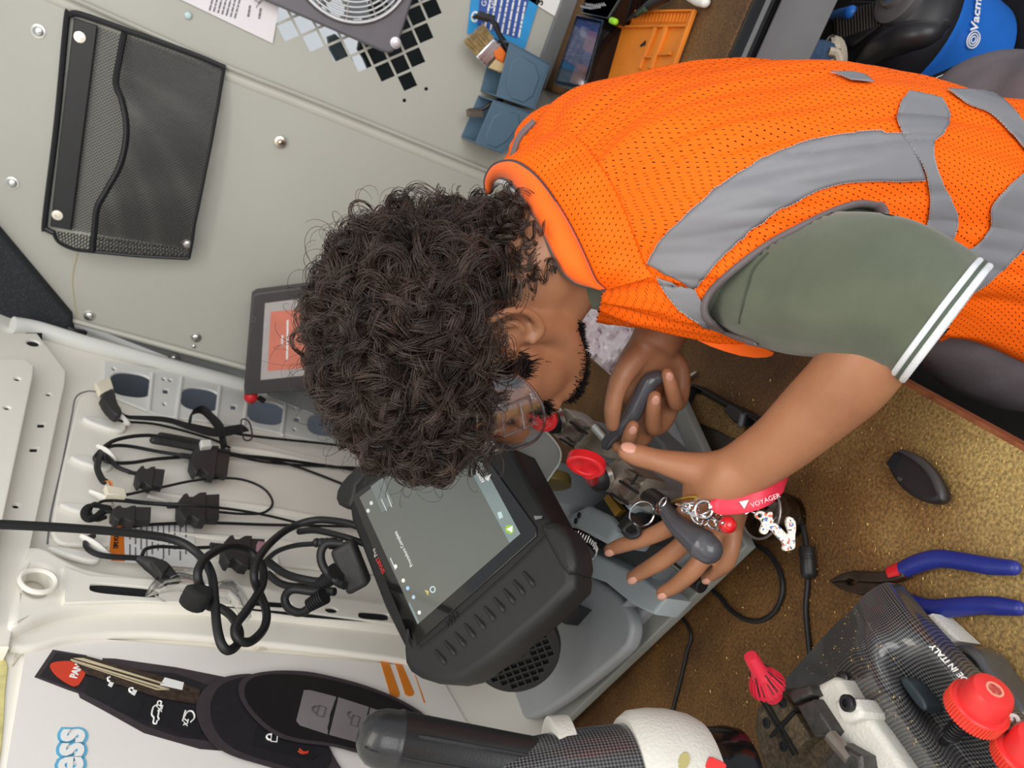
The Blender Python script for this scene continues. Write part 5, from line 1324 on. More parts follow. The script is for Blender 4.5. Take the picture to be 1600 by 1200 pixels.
an_t = thing('anchor_charm', 'white anchor shaped charm with coloured squiggles hanging beside the strap', 'charm', PD(1210, 830, 0.725))
AP = Plane(PD(1210, 830, 0.720), FWD*-1 + RGT*0.1, DWN)
def charm_mat():
    m = mat('charm_print', (226, 220, 208), 0.35)
    nt = m.node_tree; b = nt.nodes['Principled BSDF']; N = nt.nodes.new; L = nt.links.new
    tc = N('ShaderNodeTexCoord'); base = None
    for i, (c_, off) in enumerate((((206, 92, 70), 0.0), ((70, 110, 170), 5.3), ((60, 60, 70), 9.1))):
        mp = N('ShaderNodeMapping'); mp.inputs['Location'].default_value = (off, off, 0); L(tc.outputs['Object'], mp.inputs[0])
        nz = N('ShaderNodeTexNoise'); nz.inputs['Scale'].default_value = 260; nz.inputs['Detail'].default_value = 1; L(mp.outputs[0], nz.inputs['Vector'])
        r = N('ShaderNodeValToRGB'); r.color_ramp.interpolation = 'CONSTANT'
        r.color_ramp.elements[0].color = (0, 0, 0, 1); r.color_ramp.elements[1].position = 0.62 + 0.015*i; r.color_ramp.elements[1].color = (1, 1, 1, 1)
        L(nz.outputs['Fac'], r.inputs[0])
        mx = N('ShaderNodeMix'); mx.data_type = 'RGBA'; L(r.outputs[0], mx.inputs['Factor'])
        if base is None: mx.inputs['A'].default_value = rgb(228, 222, 212)
        else: L(base, mx.inputs['A'])
        mx.inputs['B'].default_value = rgb(*c_); base = mx.outputs['Result']
    L(base, b.inputs['Base Color'])
    return m
cm_ = charm_mat()
anch = [(1180, 803), (1186, 798), (1194, 799), (1199, 803), (1203, 799), (1209, 801), (1207, 812), (1222, 826), (1231, 836), (1233, 832), (1228, 818), (1231, 806), (1243, 811), (1245, 824), (1243, 842), (1244, 856), (1238, 860), (1226, 862), (1223, 857), (1226, 851), (1214, 838), (1203, 826), (1200, 834), (1193, 836), (1187, 830), (1192, 820), (1190, 813), (1182, 810)]
pplate('anchor', AP, anch, [ell(1188, 806, 3.2, 3.2, 0, 12)], -0.003, 0.003, 0.0012, cm_, an_t, 1)
for k in range(6):
    R_ = 0.0030
    p = PD(1142 + k*7.5, 798 - 0.5*k + (k % 2)*1.5, 0.755)
    MB().tube([p + DWN*R_*1.2*math.cos(j*math.pi/6) + (RGT if k % 2 else FWD)*R_*math.sin(j*math.pi/6) for j in range(12)], 0.0008, 5, closed=True, n=2).build('chain_link', chrome, an_t)

# ============================================================ THINGS LYING ON THE BENCH
# glass jar with keys
jc = PZ(1188, 800, 0.945)
t = thing('glass_jar', 'round smoked glass jar with metal scraps beside the base of the grey machine', 'jar', (jc.x, jc.y, 0.9))
smoke = glass('smoked_glass', (0.78, 0.76, 0.74), 0.05, 0.05)
MB().lathe((jc.x, jc.y, 0.9), (0, 0, 1), [(0.024, 0.0), (0.027, 0.002), (0.029, 0.02), (0.030, 0.038), (0.0315, 0.045), (0.0295, 0.045), (0.028, 0.038), (0.026, 0.02), (0.023, 0.006), (0.0005, 0.005)], 36).build('jar_wall', smoke, t)
MB().tube([Vector((jc.x, jc.y, 0.945)) + Vector((math.cos(k*math.pi/12), math.sin(k*math.pi/12), 0))*0.0305 for k in range(24)], 0.0016, 8, closed=True, n=2).build('rim', mat('rim_metal', (170, 160, 160), 0.25, 0.6), t)
for k in range(7):
    an_ = k*0.9
    p = Vector((jc.x + 0.012*math.cos(an_), jc.y + 0.012*math.sin(an_), 0.915 + 0.003*k)); d_ = Vector((math.cos(an_*2), math.sin(an_*2), 0.8)).normalized()
    MB().box(p, d_*0.016, d_.cross(Vector((0, 0, 1))).normalized()*0.004, d_.cross(d_.cross(Vector((0, 0, 1)))).normalized()*0.001).build('metal_scrap', (steel, steel2)[k % 2], t, False)
# dust tray
t = thing('dust_tray', 'black open tray half full of brass filings behind the left forearm', 'tray', PZ(1110, 660, 0.9))
tr_ = [(1078, 597), (1186, 658), (1160, 745), (1031, 700)]
hp = HP(0.925); P = [hp.uv(hp.pix(x, y)) for x, y in tr_]
cxm = sum(p[0] for p in P)/4; cym = sum(p[1] for p in P)/4
inn = [(cxm + (p[0]-cxm)*.93, cym + (p[1]-cym)*.93) for p in P]
plate('tray_wall', hp, roundc(P, 0.008), [roundc(inn, 0.007)], -0.024, 0.0, 0.002, black_plastic, t)
plate('tray_floor', hp, inn, [], -0.024, -0.020, 0.001, mat('tray_floor', (56, 52, 46), 0.6, col2=(78, 70, 56), scale=300), t)
fil = mat('brass_filings', (104, 78, 40), 0.6, col2=(160, 128, 76), scale=500, contrast=(0.4, 0.62), bump=0.8, bscale=900)
hplate('filing_heap', [(1080, 606), (1130, 634), (1150, 648), (1165, 665), (1150, 690), (1120, 672), (1095, 664), (1066, 650)], 0.904, 0.911, 0.003, fil, t, 2)
hplate('tray_block', [(1128, 640), (1140, 630), (1163, 644), (1158, 662), (1146, 660)], 0.90, 0.93, 0.003, black_plastic, t)
MB().tube([PZ(1157, 664, 0.932), PZ(1160, 650, 0.932)], 0.004, 10, roundcap=True).build('tray_catch', mat('catch_grey', (70, 72, 78), 0.4), t)
# screwdriver bit
t = thing('driver_bit', 'steel screwdriver bit lying on the bench just past the right fist', 'bit', PZ(1075, 590, 0.9))
MB().tube([PZ(1056, 602, 0.906), PZ(1072, 592, 0.906), PZ(1076, 589, 0.906), PZ(1086, 583, 0.906), PZ(1089, 580, 0.906)], [0.0052, 0.0052, 0.004, 0.003, 0.0012], 8, smooth=False).build('bit_shank', mat('bit_steel', (176, 166, 150), 0.3, 0.8), t)
# crumpled clear bag
t = thing('plastic_bag', 'crumpled pinkish white plastic bag behind the neck and right wrist', 'bag', PZ(960, 500, 0.9))
rnd = random.Random(4)
nX, nY = 26, 22
co = [(880, 520), (935, 440), (1040, 480), (958, 590)]
G = []
for i in range(nY):
    row = []
    for j in range(nX):
        s, r_ = j/(nX - 1), i/(nY - 1)
        x = (co[0][0]*(1-s) + co[1][0]*s)*(1-r_) + (co[3][0]*(1-s) + co[2][0]*s)*r_
        y = (co[0][1]*(1-s) + co[1][1]*s)*(1-r_) + (co[3][1]*(1-s) + co[2][1]*s)*r_
        h = noise.noise(Vector((s*7, r_*7, 0)))*0.022 + noise.noise(Vector((s*15, r_*14, 3)))*0.012
        row.append(PZ(x, y, 0.935 + h))
    G.append(row)
bm_ = mat('bag_film', (240, 230, 236), 0.22, var=0.05, scale=30, spec=0.6)
MB().sheet(G).build('film', bm_, t, ang=25)
MB().tube([PZ(896, 508, 0.95), PZ(900, 524, 0.955), PZ(903, 540, 0.95)], 0.010, 10, roundcap=True).build('red_scrap', red_k, t)
# cords
def bcord(label, L, z, r, extra=None):
    t = thing('power_cord', label, 'cord', PZ(*L[len(L)//2], 0.9))
    MB().tube([PZ(x, y, z) for x, y in L], r, 10).build('cord', cable_mat, t)
    return t
t = bcord('black lead with a ferrite lump running down the bench past the pliers', [(1196, 792), (1225, 785), (1240, 795), (1252, 815), (1259, 850), (1262, 905), (1259, 950), (1262, 990), (1268, 1060), (1262, 1130)], 0.9035, 0.0029)
MB().lathe(PZ(1260, 853, 0.908), PZ(1264, 902, 0.908) - PZ(1260, 853, 0.908), [(0.003, 0), (0.0075, 0.001), (0.0085, 0.003), (0.0085, 0.012), (0.0078, 0.0125), (0.0078, 0.015), (0.0085, 0.0155), (0.0085, 0.031), (0.007, 0.034), (0.003, 0.036)], 20).build('ferrite', black_plastic, t)
bcord('loop of black lead coming from under the grey machine base', [(1100, 870), (1150, 850), (1190, 856), (1215, 885), (1223, 920), (1213, 952), (1190, 969), (1165, 968), (1140, 952), (1120, 928), (1080, 900)], 0.9035, 0.0030)
bcord('thin black lead on the bench between the two key machines', [(1040, 930), (1078, 985), (1073, 1020), (1064, 1060), (1055, 1095), (1045, 1135)], 0.903, 0.0024)
# pliers
t = thing('pliers', 'worn linesman pliers with blue and red grips lying on the bench', 'pliers', PZ(1420, 910, 0.9))
ps = mat('plier_steel', (70, 58, 50), 0.45, 0.6, var=0.25, scale=90)
hplate('jaw', [(1294, 907), (1310, 897), (1332, 891), (1372, 893), (1392, 889), (1408, 884), (1412, 902), (1396, 908), (1370, 910), (1340, 908), (1332, 906), (1325, 903), (1319, 907), (1300, 908)], 0.905, 0.917, 0.002, ps, t)
hplate('jaw', [(1294, 908), (1300, 908.5), (1319, 908), (1322, 913), (1330, 914), (1340, 908), (1370, 910), (1390, 912), (1404, 920), (1396, 930), (1372, 926), (1340, 929), (1312, 921)], 0.903, 0.913, 0.002, ps, t)
gb = mat('grip_blue', (38, 48, 128), 0.35, var=0.08, scale=40)
for L, c_ in (([(1408, 892), (1425, 884), (1445, 877), (1470, 873), (1510, 878), (1545, 884), (1583, 887)], [(1393, 897), (1410, 891)]), ([(1408, 934), (1425, 944), (1455, 951), (1490, 949), (1530, 946), (1560, 947), (1590, 950)], [(1394, 922), (1412, 937)])):
    MB().tube([PZ(x, y, 0.911) for x, y in L], [0.0080, 0.0088, 0.0088, 0.0085, 0.008, 0.008, 0.0065], 14, flat=(0.85, 1), hint=(0, 0, 1), roundcap=True).build('grip', gb, t)
    MB().tube([PZ(x, y, 0.911) for x, y in c_], [0.0076, 0.0085], 14, smooth=False).build('red_collar', red_k, t)
# key shell
t = thing('key_fob_shell', 'empty black key fob shell lying alone on the bench', 'key fob', PZ(1430, 745, 0.9))
fobm = mat('fob_black', (36, 35, 37), 0.4, var=0.05, bump=0.05, bscale=700)
fs = [(1382, 724), (1396, 703), (1410, 701), (1436, 714), (1458, 738), (1472, 766), (1473, 778), (1464, 786), (1448, 786), (1425, 778), (1404, 762), (1390, 742)]
hplate('shell', fs, 0.901, 0.917, 0.006, fobm, t, 1, res=4)
hplate('shell_rim', [(1398, 702), (1411, 701), (1438, 715), (1460, 740), (1473, 768), (1471, 784), (1462, 776), (1450, 744), (1430, 722), (1405, 708)], 0.912, 0.920, 0.003, mat('fob_rim', (62, 60, 62), 0.45), t, 1)
hplate('key_slot', [(1384, 724), (1397, 706), (1411, 715), (1396, 738)], 0.912, 0.9178, 0.0005, dark, t)
hplate('logo_dot', ell(1405, 748, 4, 3.6, 20, 14), 0.9165, 0.918, 0.0003, mat('fob_dot', (60, 58, 60), 0.5), t)
# loose filings
fl_ = MB(); rnd = random.Random(21)
for k in range(900):
    x, y = rnd.uniform(1020, 1600), rnd.uniform(590, 1190)
    p = PZ(x, y, 0.9008)
    if p.x > -0.095 or p.x < -0.7: continue
    an_ = rnd.uniform(0, 6.3); l_ = rnd.uniform(0.0006, 0.0017)
    d_ = Vector((math.cos(an_), math.sin(an_), 0)); e_ = Vector((-d_.y, d_.x, 0))*0.0004
    fl_.add([p - d_*l_ - e_, p + d_*l_ - e_, p + d_*l_ + e_ + Vector((0, 0, .0006)), p - d_*l_ + e_], [(0, 1, 2, 3)])
o = fl_.build('loose_filings', mat('filing_brass', (206, 168, 96), 0.35, 0.6), None, False, origin=(-0.35, 0.5, 0.9))
tag(o, 'fine golden brass filings scattered over the worn bench top', 'filings', kind='stuff')
# ============================================================ SECOND MACHINE (CARBON PATTERN COVER)
def carbon_mat():
    m = mat('carbon_pattern', (60, 60, 62), 0.28, coat=0.5)
    nt = m.node_tree; b = nt.nodes['Principled BSDF']; N = nt.nodes.new; L = nt.links.new
    uv = N('ShaderNodeUVMap'); mp = N('ShaderNodeMapping'); mp.inputs['Rotation'].default_value = (0, 0, 0.785); L(uv.outputs[0], mp.inputs[0])
    ck = N('ShaderNodeTexChecker'); ck.inputs['Scale'].default_value = 480
    ck.inputs['Color1'].default_value = rgb(98, 98, 100); ck.inputs['Color2'].default_value = rgb(30, 29, 30)
    L(mp.outputs[0], ck.inputs['Vector'])
    L(ck.outputs['Color'], b.inputs['Base Color'])
    return m
carbon = carbon_mat()
def put_uv(o, fn):
    me = o.data; ul = me.uv_layers.new(name='UVMap')
    for lp in me.loops: ul.data[lp.index].uv = fn(lp.vertex_index, me.vertices[lp.vertex_index].co)
cast = mat('white_casting', (212, 210, 202), 0.5, var=0.04, bump=0.35, bscale=350)
m2 = thing('key_cutting_machine', 'key cutting machine with carbon pattern cover, white casting and red knobs in the corner', 'key machine', PZ(1420, 1130, 0.9))
# hooded cover: rows from the right lower edge over the ridge to the clamp side
rows = [
    [(1399, 912, .940), (1440, 962, .950), (1490, 1017, .965), (1535, 1064, .965), (1605, 1134, .965), (1700, 1235, .965)],
    [(1380, 911, .965), (1424, 968, .985), (1474, 1030, .990), (1515, 1080, .990), (1580, 1150, .990), (1670, 1250, .990)],
    [(1352, 928, .975), (1394, 990, 1.000), (1440, 1040, .985), (1475, 1090, .978), (1535, 1165, .978), (1620, 1262, .978)],
    [(1336, 946, .980), (1370, 1000, 1.010), (1412, 1058, .985), (1440, 1102, .975), (1494, 1172, .975), (1570, 1270, .975)],
    [(1326, 958, .975), (1352, 1014, 1.008), (1384, 1068, 1.012), (1425, 1125, 1.010), (1476, 1195, 1.010), (1540, 1290, 1.010)],
    [(1305, 975, .960), (1322, 1024, .985), (1352, 1085, .990), (1394, 1140, .990), (1440, 1205, .990), (1500, 1290, .990)],
    [(1262, 1022, .940), (1285, 1065, .955), (1318, 1120, .960), (1360, 1180, .960), (1400, 1240, .960), (1450, 1310, .960)],
    [(1225, 1062, .925), (1240, 1110, .935), (1270, 1165, .940), (1310, 1225, .940), (1350, 1280, .940), (1400, 1340, .940)],
    [(1212, 1072, .905), (1222, 1120, .905), (1250, 1180, .905), (1290, 1240, .905), (1330, 1300, .905), (1380, 1350, .905)]]
G = [catmull([PZ(*p) for p in r], 4) for r in rows]
G.insert(0, [p - Vector((0, 0, 0.010)) for p in G[0]])
G2 = []
for j in range(len(G[0])):
    G2.append(catmull([r[j] for r in G], 4))
G = list(map(list, zip(*G2)))
end = [[Vector((g[0].x, g[0].y, g[0].z - 0.012*(1 - k))) for g in G] for k in (1, 0)]
o = MB().sheet(G).build('carbon_cover', carbon, m2, ang=70)
nc_ = len(G[0]); ai = [0]; aj = [0]
for i in range(1, len(G)): ai.append(ai[-1] + (G[i][nc_//2] - G[i-1][nc_//2]).length)
for j in range(1, nc_): aj.append(aj[-1] + (G[len(G)//2][j] - G[len(G)//2][j-1]).length)
put_uv(o, lambda v, co: (ai[v//nc_], aj[v % nc_]))
e2 = MB().sheet(end).build('cover_end', carbon, m2, ang=70)
put_uv(e2, lambda v, co: (co.x + co.y, co.z))
hplate('cover_slot', [(1404, 1062), (1412, 1056), (1428, 1072), (1448, 1100), (1446, 1112), (1436, 1108), (1414, 1080)], 0.97, 0.995, 0.002, mat('slot_teal', (52, 62, 68), 0.4), m2, 1)
hplate('white_foot', [(1430, 966), (1454, 958), (1501, 1002), (1477, 1008)], 0.901, 0.93, 0.003, cast, m2)
wing = hplate('dark_wing', [(1470, 1012), (1502, 1003), (1530, 1020), (1546, 1050), (1600, 1105), (1600, 1140), (1540, 1080)], 0.901, 0.94, 0.006, carbon, m2, 1)
put_uv(wing, lambda v, co: (co.x + co.z, co.y))
from mathutils.bvhtree import BVHTree
_cb = BVHTree.FromPolygons([tuple(p) for g in G for p in g], [(i*nc_ + j, i*nc_ + j + 1, (i+1)*nc_ + j + 1, (i+1)*nc_ + j) for i in range(len(G)-1) for j in range(nc_-1)])
_p1, _p2, _p3 = [_cb.ray_cast(CAM, ray(x, y).normalized())[0] for x, y in ((1530, 1080), (1474, 1022), (1488, 1058))]
_n = (_p1 - _p2).cross(_p3 - _p2); _n = _n if _n.z > 0 else -_n
TXP = Plane(_p2, _n, _p1 - _p2)
text('lettering', 'MADE IN ITALY', TXP, TXP.pix(1530, 1080, .0022), TXP.pix(1474, 1022, .0022), 0.0064, ink_white, m2, 0.0022, th=0.0012, bold=0.0001)
text('lettering', '3', TXP, TXP.pix(1594, 1132), TXP.pix(1588, 1124), 0.014, ink_white, m2, 0.004, th=0.003, bold=0.0006)
for k in range(3):
    MB().tube([PZ(1560 + k*5, 1098 + k*9, 0.975), PZ(1572 + k*5, 1110 + k*9, 0.975)], 0.0006, 5, smooth=False).build('tiny_lettering', ink_white, m2)
# white casting with the bolted lug
hplate('casting', [(1266, 1074), (1300, 1057), (1312, 1062), (1330, 1090), (1352, 1112), (1385, 1158), (1420, 1210), (1440, 1260), (1380, 1300), (1330, 1210), (1290, 1125)], 0.93, 1.005, 0.006, cast, m2, 0)
hplate('lug', [(1302, 1096), (1314, 1088), (1336, 1092), (1348, 1112), (1344, 1122), (1318, 1130), (1308, 1118)], 0.98, 1.02, 0.004, cast, m2)
MB().lathe(PZ(1327, 1099, 1.0205), (0, 0, 1), [(0.0068, 0), (0.0068, 0.004), (0.0058, 0.005), (0.0032, 0.005), (0.0032, 0.002), (0.0003, 0.002)], 20).build('socket_bolt', black_metal, m2)
MB().lathe(PZ(1320, 1060, 0.99), (0, 0, 1), [(0.006, 0), (0.006, 0.004), (0.004, 0.005), (0.0003, 0.005)], 18).build('socket_bolt', carbon, m2)
# clamp: dark jaws with crossing grooves
jaw_d = mat('jaw_dark', (72, 70, 68), 0.42, 0.5, var=0.3, scale=120, bump=0.2, bscale=500)
dusty = mat('jaw_dusty', (70, 60, 48), 0.7, col2=(104, 88, 66), scale=260, contrast=(0.4, 0.65), bump=0.4, bscale=700)
hplate('clamp_base', [(1180, 1105), (1205, 1085), (1225, 1075), (1265, 1072), (1300, 1140), (1345, 1230), (1280, 1290), (1200, 1240), (1176, 1140)], 0.92, 0.99, 0.006, dusty, m2, 0)
hplate('jaw', [(1226, 1078), (1262, 1070), (1270, 1086), (1238, 1098)], 0.98, 1.018, 0.003, jaw_d, m2)
hplate('jaw', [(1243, 1102), (1270, 1092), (1302, 1142), (1296, 1150), (1272, 1152)], 0.98, 1.018, 0.003, jaw_d, m2)
hplate('jaw_face', [(1194, 1096), (1222, 1082), (1240, 1108), (1216, 1132), (1200, 1150), (1184, 1120)], 0.98, 1.006, 0.002, dusty, m2)
hplate('jaw_face', [(1222, 1136), (1242, 1114), (1266, 1152), (1250, 1166), (1240, 1176)], 0.98, 1.006, 0.002, dusty, m2)
hplate('jaw', [(1285, 1188), (1310, 1160), (1345, 1180), (1352, 1230), (1310, 1250)], 0.98, 1.022, 0.004, jaw_d, m2)
for x0, y0, x1, y1 in ((1188, 1092, 1240, 1180), (1194, 1090, 1246, 1178), (1204, 1152, 1242, 1112), (1242, 1104, 1266, 1096)):
    MB().tube([PZ(x0, y0, 1.007), PZ(x1, y1, 1.007)], 0.0014, 6, smooth=False).build('groove', dark, m2)
for x, y in ((1223, 1098), (1198, 1130), (1224, 1166)):
    MB().lathe(PZ(x, y, 1.006), (0, 0, 1), [(0.0048, 0), (0.0048, 0.001), (0.003, 0.0012), (0.003, 0.0003), (0.0003, 0.0003)], 16).build('screw', black_metal, m2)
MB().tube([PZ(1298, 1150, 1.018), PZ(1330, 1188, 1.018)], 0.0060, 14, smooth=False).build('guide_rod', steel2, m2)
# red clamp knob, necked and ribbed
kp, kq = PD(1172, 1024, 0.66), PD(1206, 1084, 0.675)
d_ = (kq - kp); L_ = d_.length; d_.normalize()
kb = mat('knob_crimson', (204, 42, 62), 0.42, var=0.08, scale=60)
o = MB().lathe(kp, d_, [(0.0003, 0.0), (0.0058, 0.0005), (0.0066, 0.004), (0.0070, L_*.35), (0.0105, L_*.55), (0.0150, L_*.72), (0.0155, L_*.82), (0.0140, L_*.84), (0.0085, L_*.86), (0.0085, L_*1.08)], 28).build('clamp_knob', kb, m2)
_, a1, a2 = ortho(d_)
rb = MB()
for k in range(22):
    an_ = k*2*math.pi/22; r1 = a1*math.cos(an_) + a2*math.sin(an_)
    rb.tube([kp + d_*L_*.5 + r1*0.0098, kp + d_*L_*.72 + r1*0.0154, kp + d_*L_*.82 + r1*0.0158], 0.0010, 5, smooth=False)
rb.build('knob_ribs', kb, o)
rb = MB()
for k in range(0, 22, 1):
    an_ = (k + .5)*2*math.pi/22; r1 = a1*math.cos(an_) + a2*math.sin(an_)
    if k % 3: rb.tube([kp + d_*L_*(.4 + .1*(k % 2)) + r1*0.0085, kp + d_*L_*.73 + r1*0.0152], 0.0006, 5, smooth=False)
rb.build('knob_dark_lines', mat('knob_dark', (52, 30, 32), 0.7), o)  # dark lines between the ribs
# two red adjusting knobs on springs
red_o = mat('knob_orange_red', (228, 66, 44), 0.4, var=0.05); red_p = mat('knob_coral', (222, 52, 52), 0.35, var=0.05)
def adj(c, t0, ax2, t1, label_dot):
    P0, P1 = PD(*c, t0), PD(*ax2, t1)
    d_ = (P0 - P1).normalized()
    _, a1, a2 = ortho(d_)
    base = P0 - d_*0.018
    k_ = MB().lathe(base, d_, [(0.0185, -0.001), (0.0195, 0.0), (0.0198, 0.010), (0.0185, 0.0115), (0.0160, 0.0118), (0.0155, 0.024), (0.0135, 0.0285), (0.0095, 0.030), (0.0003, 0.030)], 36).build('adjust_knob', red_p, m2)
    rb = MB()
    for k in range(54):
        an_ = k*2*math.pi/54; r1 = a1*math.cos(an_) + a2*math.sin(an_)
        rb.tube([base + r1*0.0197, base + r1*0.0199 + d_*0.0105], 0.0008, 5, smooth=False)
    rb.build('knurling', red_o, k_)
    MB().lathe(base + d_*0.0298, d_, [(0.006, 0), (0.006, 0.0006), (0.0045, 0.0006), (0.0045, 0.0002), (0.0003, 0.0002)], 20).build('cap_ring', mat('cap_pale', (226, 150, 130), 0.4), k_)
    sp = MB()
    Q = []
    LL = (base - P1).length
    for k in range(90):
        an_ = k*2*math.pi/9
        Q.append(P1 + d_*LL*k/90 + (a1*math.cos(an_) + a2*math.sin(an_))*0.0052)
    sp.tube(Q, 0.0011, 6, smooth=False); sp.build('spring', black_metal, m2)
    MB().tube([P1 - d_*0.01, base], 0.0032, 10, smooth=False).build('threaded_rod', black_metal, m2)
adj((1540, 1092), 0.522, (1483, 1150), 0.552, 1)
adj((1614, 1168), 0.510, (1560, 1226), 0.542, 1)
# the tall head: carbon dome, white collar, dark drum, long grey handle
h0_, h1_ = PD(770, 1262, 0.60), PD(1000, 1240, 0.62)
d_ = (h1_ - h0_); L_ = d_.length; d_.normalize()
MB().lathe(h0_, d_, [(0.0003, -0.03), (0.022, -0.026), (0.038, -0.012), (0.047, 0.008), (0.053, L_*.5), (0.0545, L_*.85), (0.0545, L_)], 48).build('carbon_housing', carbon, m2)
ch_ = [c for c in m2.children if c.name.startswith('carbon_housing')][0]
_q, ha1, ha2 = ortho(d_)
hd0 = d_.copy(); ho_ = h0_ - ORG[ch_.name]
put_uv(ch_, lambda v, co: (math.atan2((co - ho_).dot(ha1), (co - ho_).dot(ha2))*0.054 if True else 0, (co - ho_).dot(hd0)))
wc = MB().lathe(h0_ + d_*(L_ - 0.004), d_, [(0.0545, -0.004), (0.060, -0.005), (0.0645, 0.002), (0.0655, 0.018), (0.0635, 0.036), (0.0590, 0.052), (0.0530, 0.062), (0.04, 0.064)], 48).build('white_collar', cast, m2)
MB().lathe(h0_ + d_*(L_ + 0.02), d_, [(0.040, 0), (0.046, 0.034), (0.047, 0.062), (0.044, 0.074), (0.0005, 0.076)], 40).build('dark_drum', black_gloss, m2)
wb_ = MB().lathe(h0_ + d_*(L_ - 0.075) + (DWN*0 - FWD*-0.02), d_, [(0.050, 0), (0.0565, 0.002), (0.0565, 0.018), (0.050, 0.02)], 40)
wb_.build('white_band', cast, m2)
def surf(x, y, R, ofs=0.0005):
    """point where the photo ray meets the collar (cylinder of radius R)"""
    r = ray(x, y); w = CAM - h0_
    rp = r - d_*r.dot(d_); wp_ = w - d_*w.dot(d_)
    A_ = rp.dot(rp); B_ = 2*rp.dot(wp_); C_ = wp_.dot(wp_) - (R + ofs)**2
    ds = max(0.0, B_*B_ - 4*A_*C_)
    return CAM + r*((-B_ - math.sqrt(ds))/(2*A_))
for name, c_, rx, ry, ang, m_, sq_ in (('gold_badge', (1068, 1188), 9, 14, 20, mat('badge_gold', (176, 166, 112), 0.4), 2), ('red_label', (1118, 1196), 15, 10, 25, red_p, 5)):
    MB().prism([surf(x, y, 0.064 if name == 'gold_badge' else 0.061) for x, y in ell(c_[0], c_[1], rx, ry, ang, 20, sq_)], FWD*-0.0012).build(name, m_, wc)
ha, hb = PD(588, 1153, 0.58), PD(905, 1208, 0.62)
d_ = (hb - ha); L_ = d_.length; d_.normalize()
grip = mat('handle_black', (36, 36, 38), 0.36, var=0.05, bump=0.1, bscale=500, coat=0.2)
R_h = 0.0228
hn = MB().lathe(ha, d_, [(0.0003, -0.0152), (0.008, -0.0142), (0.0145, -0.0105), (0.0195, -0.0045), (0.0222, 0.004), (R_h, 0.0145), (0.0238, 0.016), (0.0238, 0.0185), (R_h, 0.020), (0.0218, L_*.6), (0.0215, L_)], 40).build('handle', grip, m2)
_, a1, a2 = ortho(d_, -FWD)
for s_ in (-1, 1):
    q = a1*math.cos(0.75*s_) + a2*math.sin(0.75*s_)
    MB().tube([ha + d_*0.028 + q*R_h*0.985, ha + d_*0.034 + q*R_h*1.0, ha + d_*L_*.9 + q*0.0218], [0.001, 0.0016, 0.0016], 6, smooth=False).build('mould_ridge', grip, hn)
MB().tube([ha - d_*0.012 + a1*0.012, ha + d_*0.01 + a1*R_h*0.98, ha + d_*L_*.9 + a1*0.0216], 0.0005, 5).build('mould_seam', black_rubber, hn)
# column carrying the head, and machine foot plate
pc_ = PZ(1250, 1300, 0.9)
MB().box((h1_.x - 0.01, h1_.y - 0.055, (0.9 + h1_.z)/2), (0.035, 0, 0), (0, 0.03, 0), (0, 0, (h1_.z - 0.9)/2)).build('column', cast, m2, True, 0.01, 3)
rnd = random.Random(8); fm = MB()
import itertools
allp = [G[i][j] for i in range(8, len(G) - 2) for j in range(0, len(G[0]))]
for k in range(320):
    i = rnd.randrange(14, len(G) - 3); j = rnd.randrange(0, len(G[0]) - 1); a_ = rnd.random(); b_ = rnd.random()
    if rnd.random() < 0.5: i = rnd.randrange(20, len(G) - 3)
    p = (G[i][j]*(1-a_) + G[i+1][j]*a_)*(1-b_) + (G[i][j+1]*(1-a_) + G[i+1][j+1]*a_)*b_ + Vector((0, 0, 0.0008))
    an_ = rnd.uniform(0, 6.3); l_ = rnd.uniform(0.0003, 0.0009)
    v_ = Vector((math.cos(an_), math.sin(an_), 0)); e_ = Vector((-v_.y, v_.x, 0))*0.00022
    fm.add([p - v_*l_ - e_, p + v_*l_ - e_, p + v_*l_ + e_ + Vector((0, 0, .0005)), p - v_*l_ + e_], [(0, 1, 2, 3)])
tag(fm.build('filings_on_cover', mat('filing_brass', (0, 0, 0)), m2, False), kind='stuff')
# ============================================================ THE MAN AT THE BENCH
from mathutils.bvhtree import BVHTree
def skin_mat(name, c, c2, rough=0.42):
    return mat(name, c, rough, col2=c2, scale=14, sss=0.12, bump=0.12, bscale=450, spec=0.45)
skin = skin_mat('skin', (174, 122, 90), (154, 105, 76))
HQ = PD(803, 516, 0.70)                                   # left ear canal
_A = math.radians(30); _P = math.radians(15)
_U0 = -DWN*math.cos(_A) - FWD*math.sin(_A)
hF = -RGT*math.cos(_P) - _U0*math.sin(_P)
hU = _U0*math.cos(_P) - RGT*math.sin(_P)
hL = hU.cross(hF)
H0 = HQ - hL*0.073
def hp3(f, l, u): return H0 + hF*f + hL*l + hU*u
man = thing('person', 'person with curly dark hair in an orange mesh safety vest bending over the key machine', 'person', (0.05, 0.62, 0.0))

def remesh(mb, voxel, smooth_it=6, fac=0.5):
    me = mb.mesh()
    ob = bpy.data.objects.new('tmp', me); COL.objects.link(ob)
    md = ob.modifiers.new('r', 'REMESH'); md.mode = 'VOXEL'; md.voxel_size = voxel; md.adaptivity = 0
    sm = ob.modifiers.new('s', 'SMOOTH'); sm.factor = fac; sm.iterations = smooth_it
    dg = bpy.context.evaluated_depsgraph_get()
    out = bpy.data.meshes.new_from_object(ob.evaluated_get(dg))
    bpy.data.objects.remove(ob)
    return out
b = MB()
def hball(f, l, u, rf, rl, ru): b.ball(hp3(f, l, u), hF*rf, hL*rl, hU*ru, 24, 16)
hball(-0.012, 0, 0.055, 0.096, 0.074, 0.082)             # skull
hball(0.040, 0, 0.020, 0.058, 0.064, 0.070)              # forehead and face
hball(0.042, 0, -0.040, 0.050, 0.056, 0.056)
hball(0.036, 0, -0.012, 0.055, 0.0655, 0.050)
hball(0.073, 0, -0.086, 0.024, 0.026, 0.020)             # chin
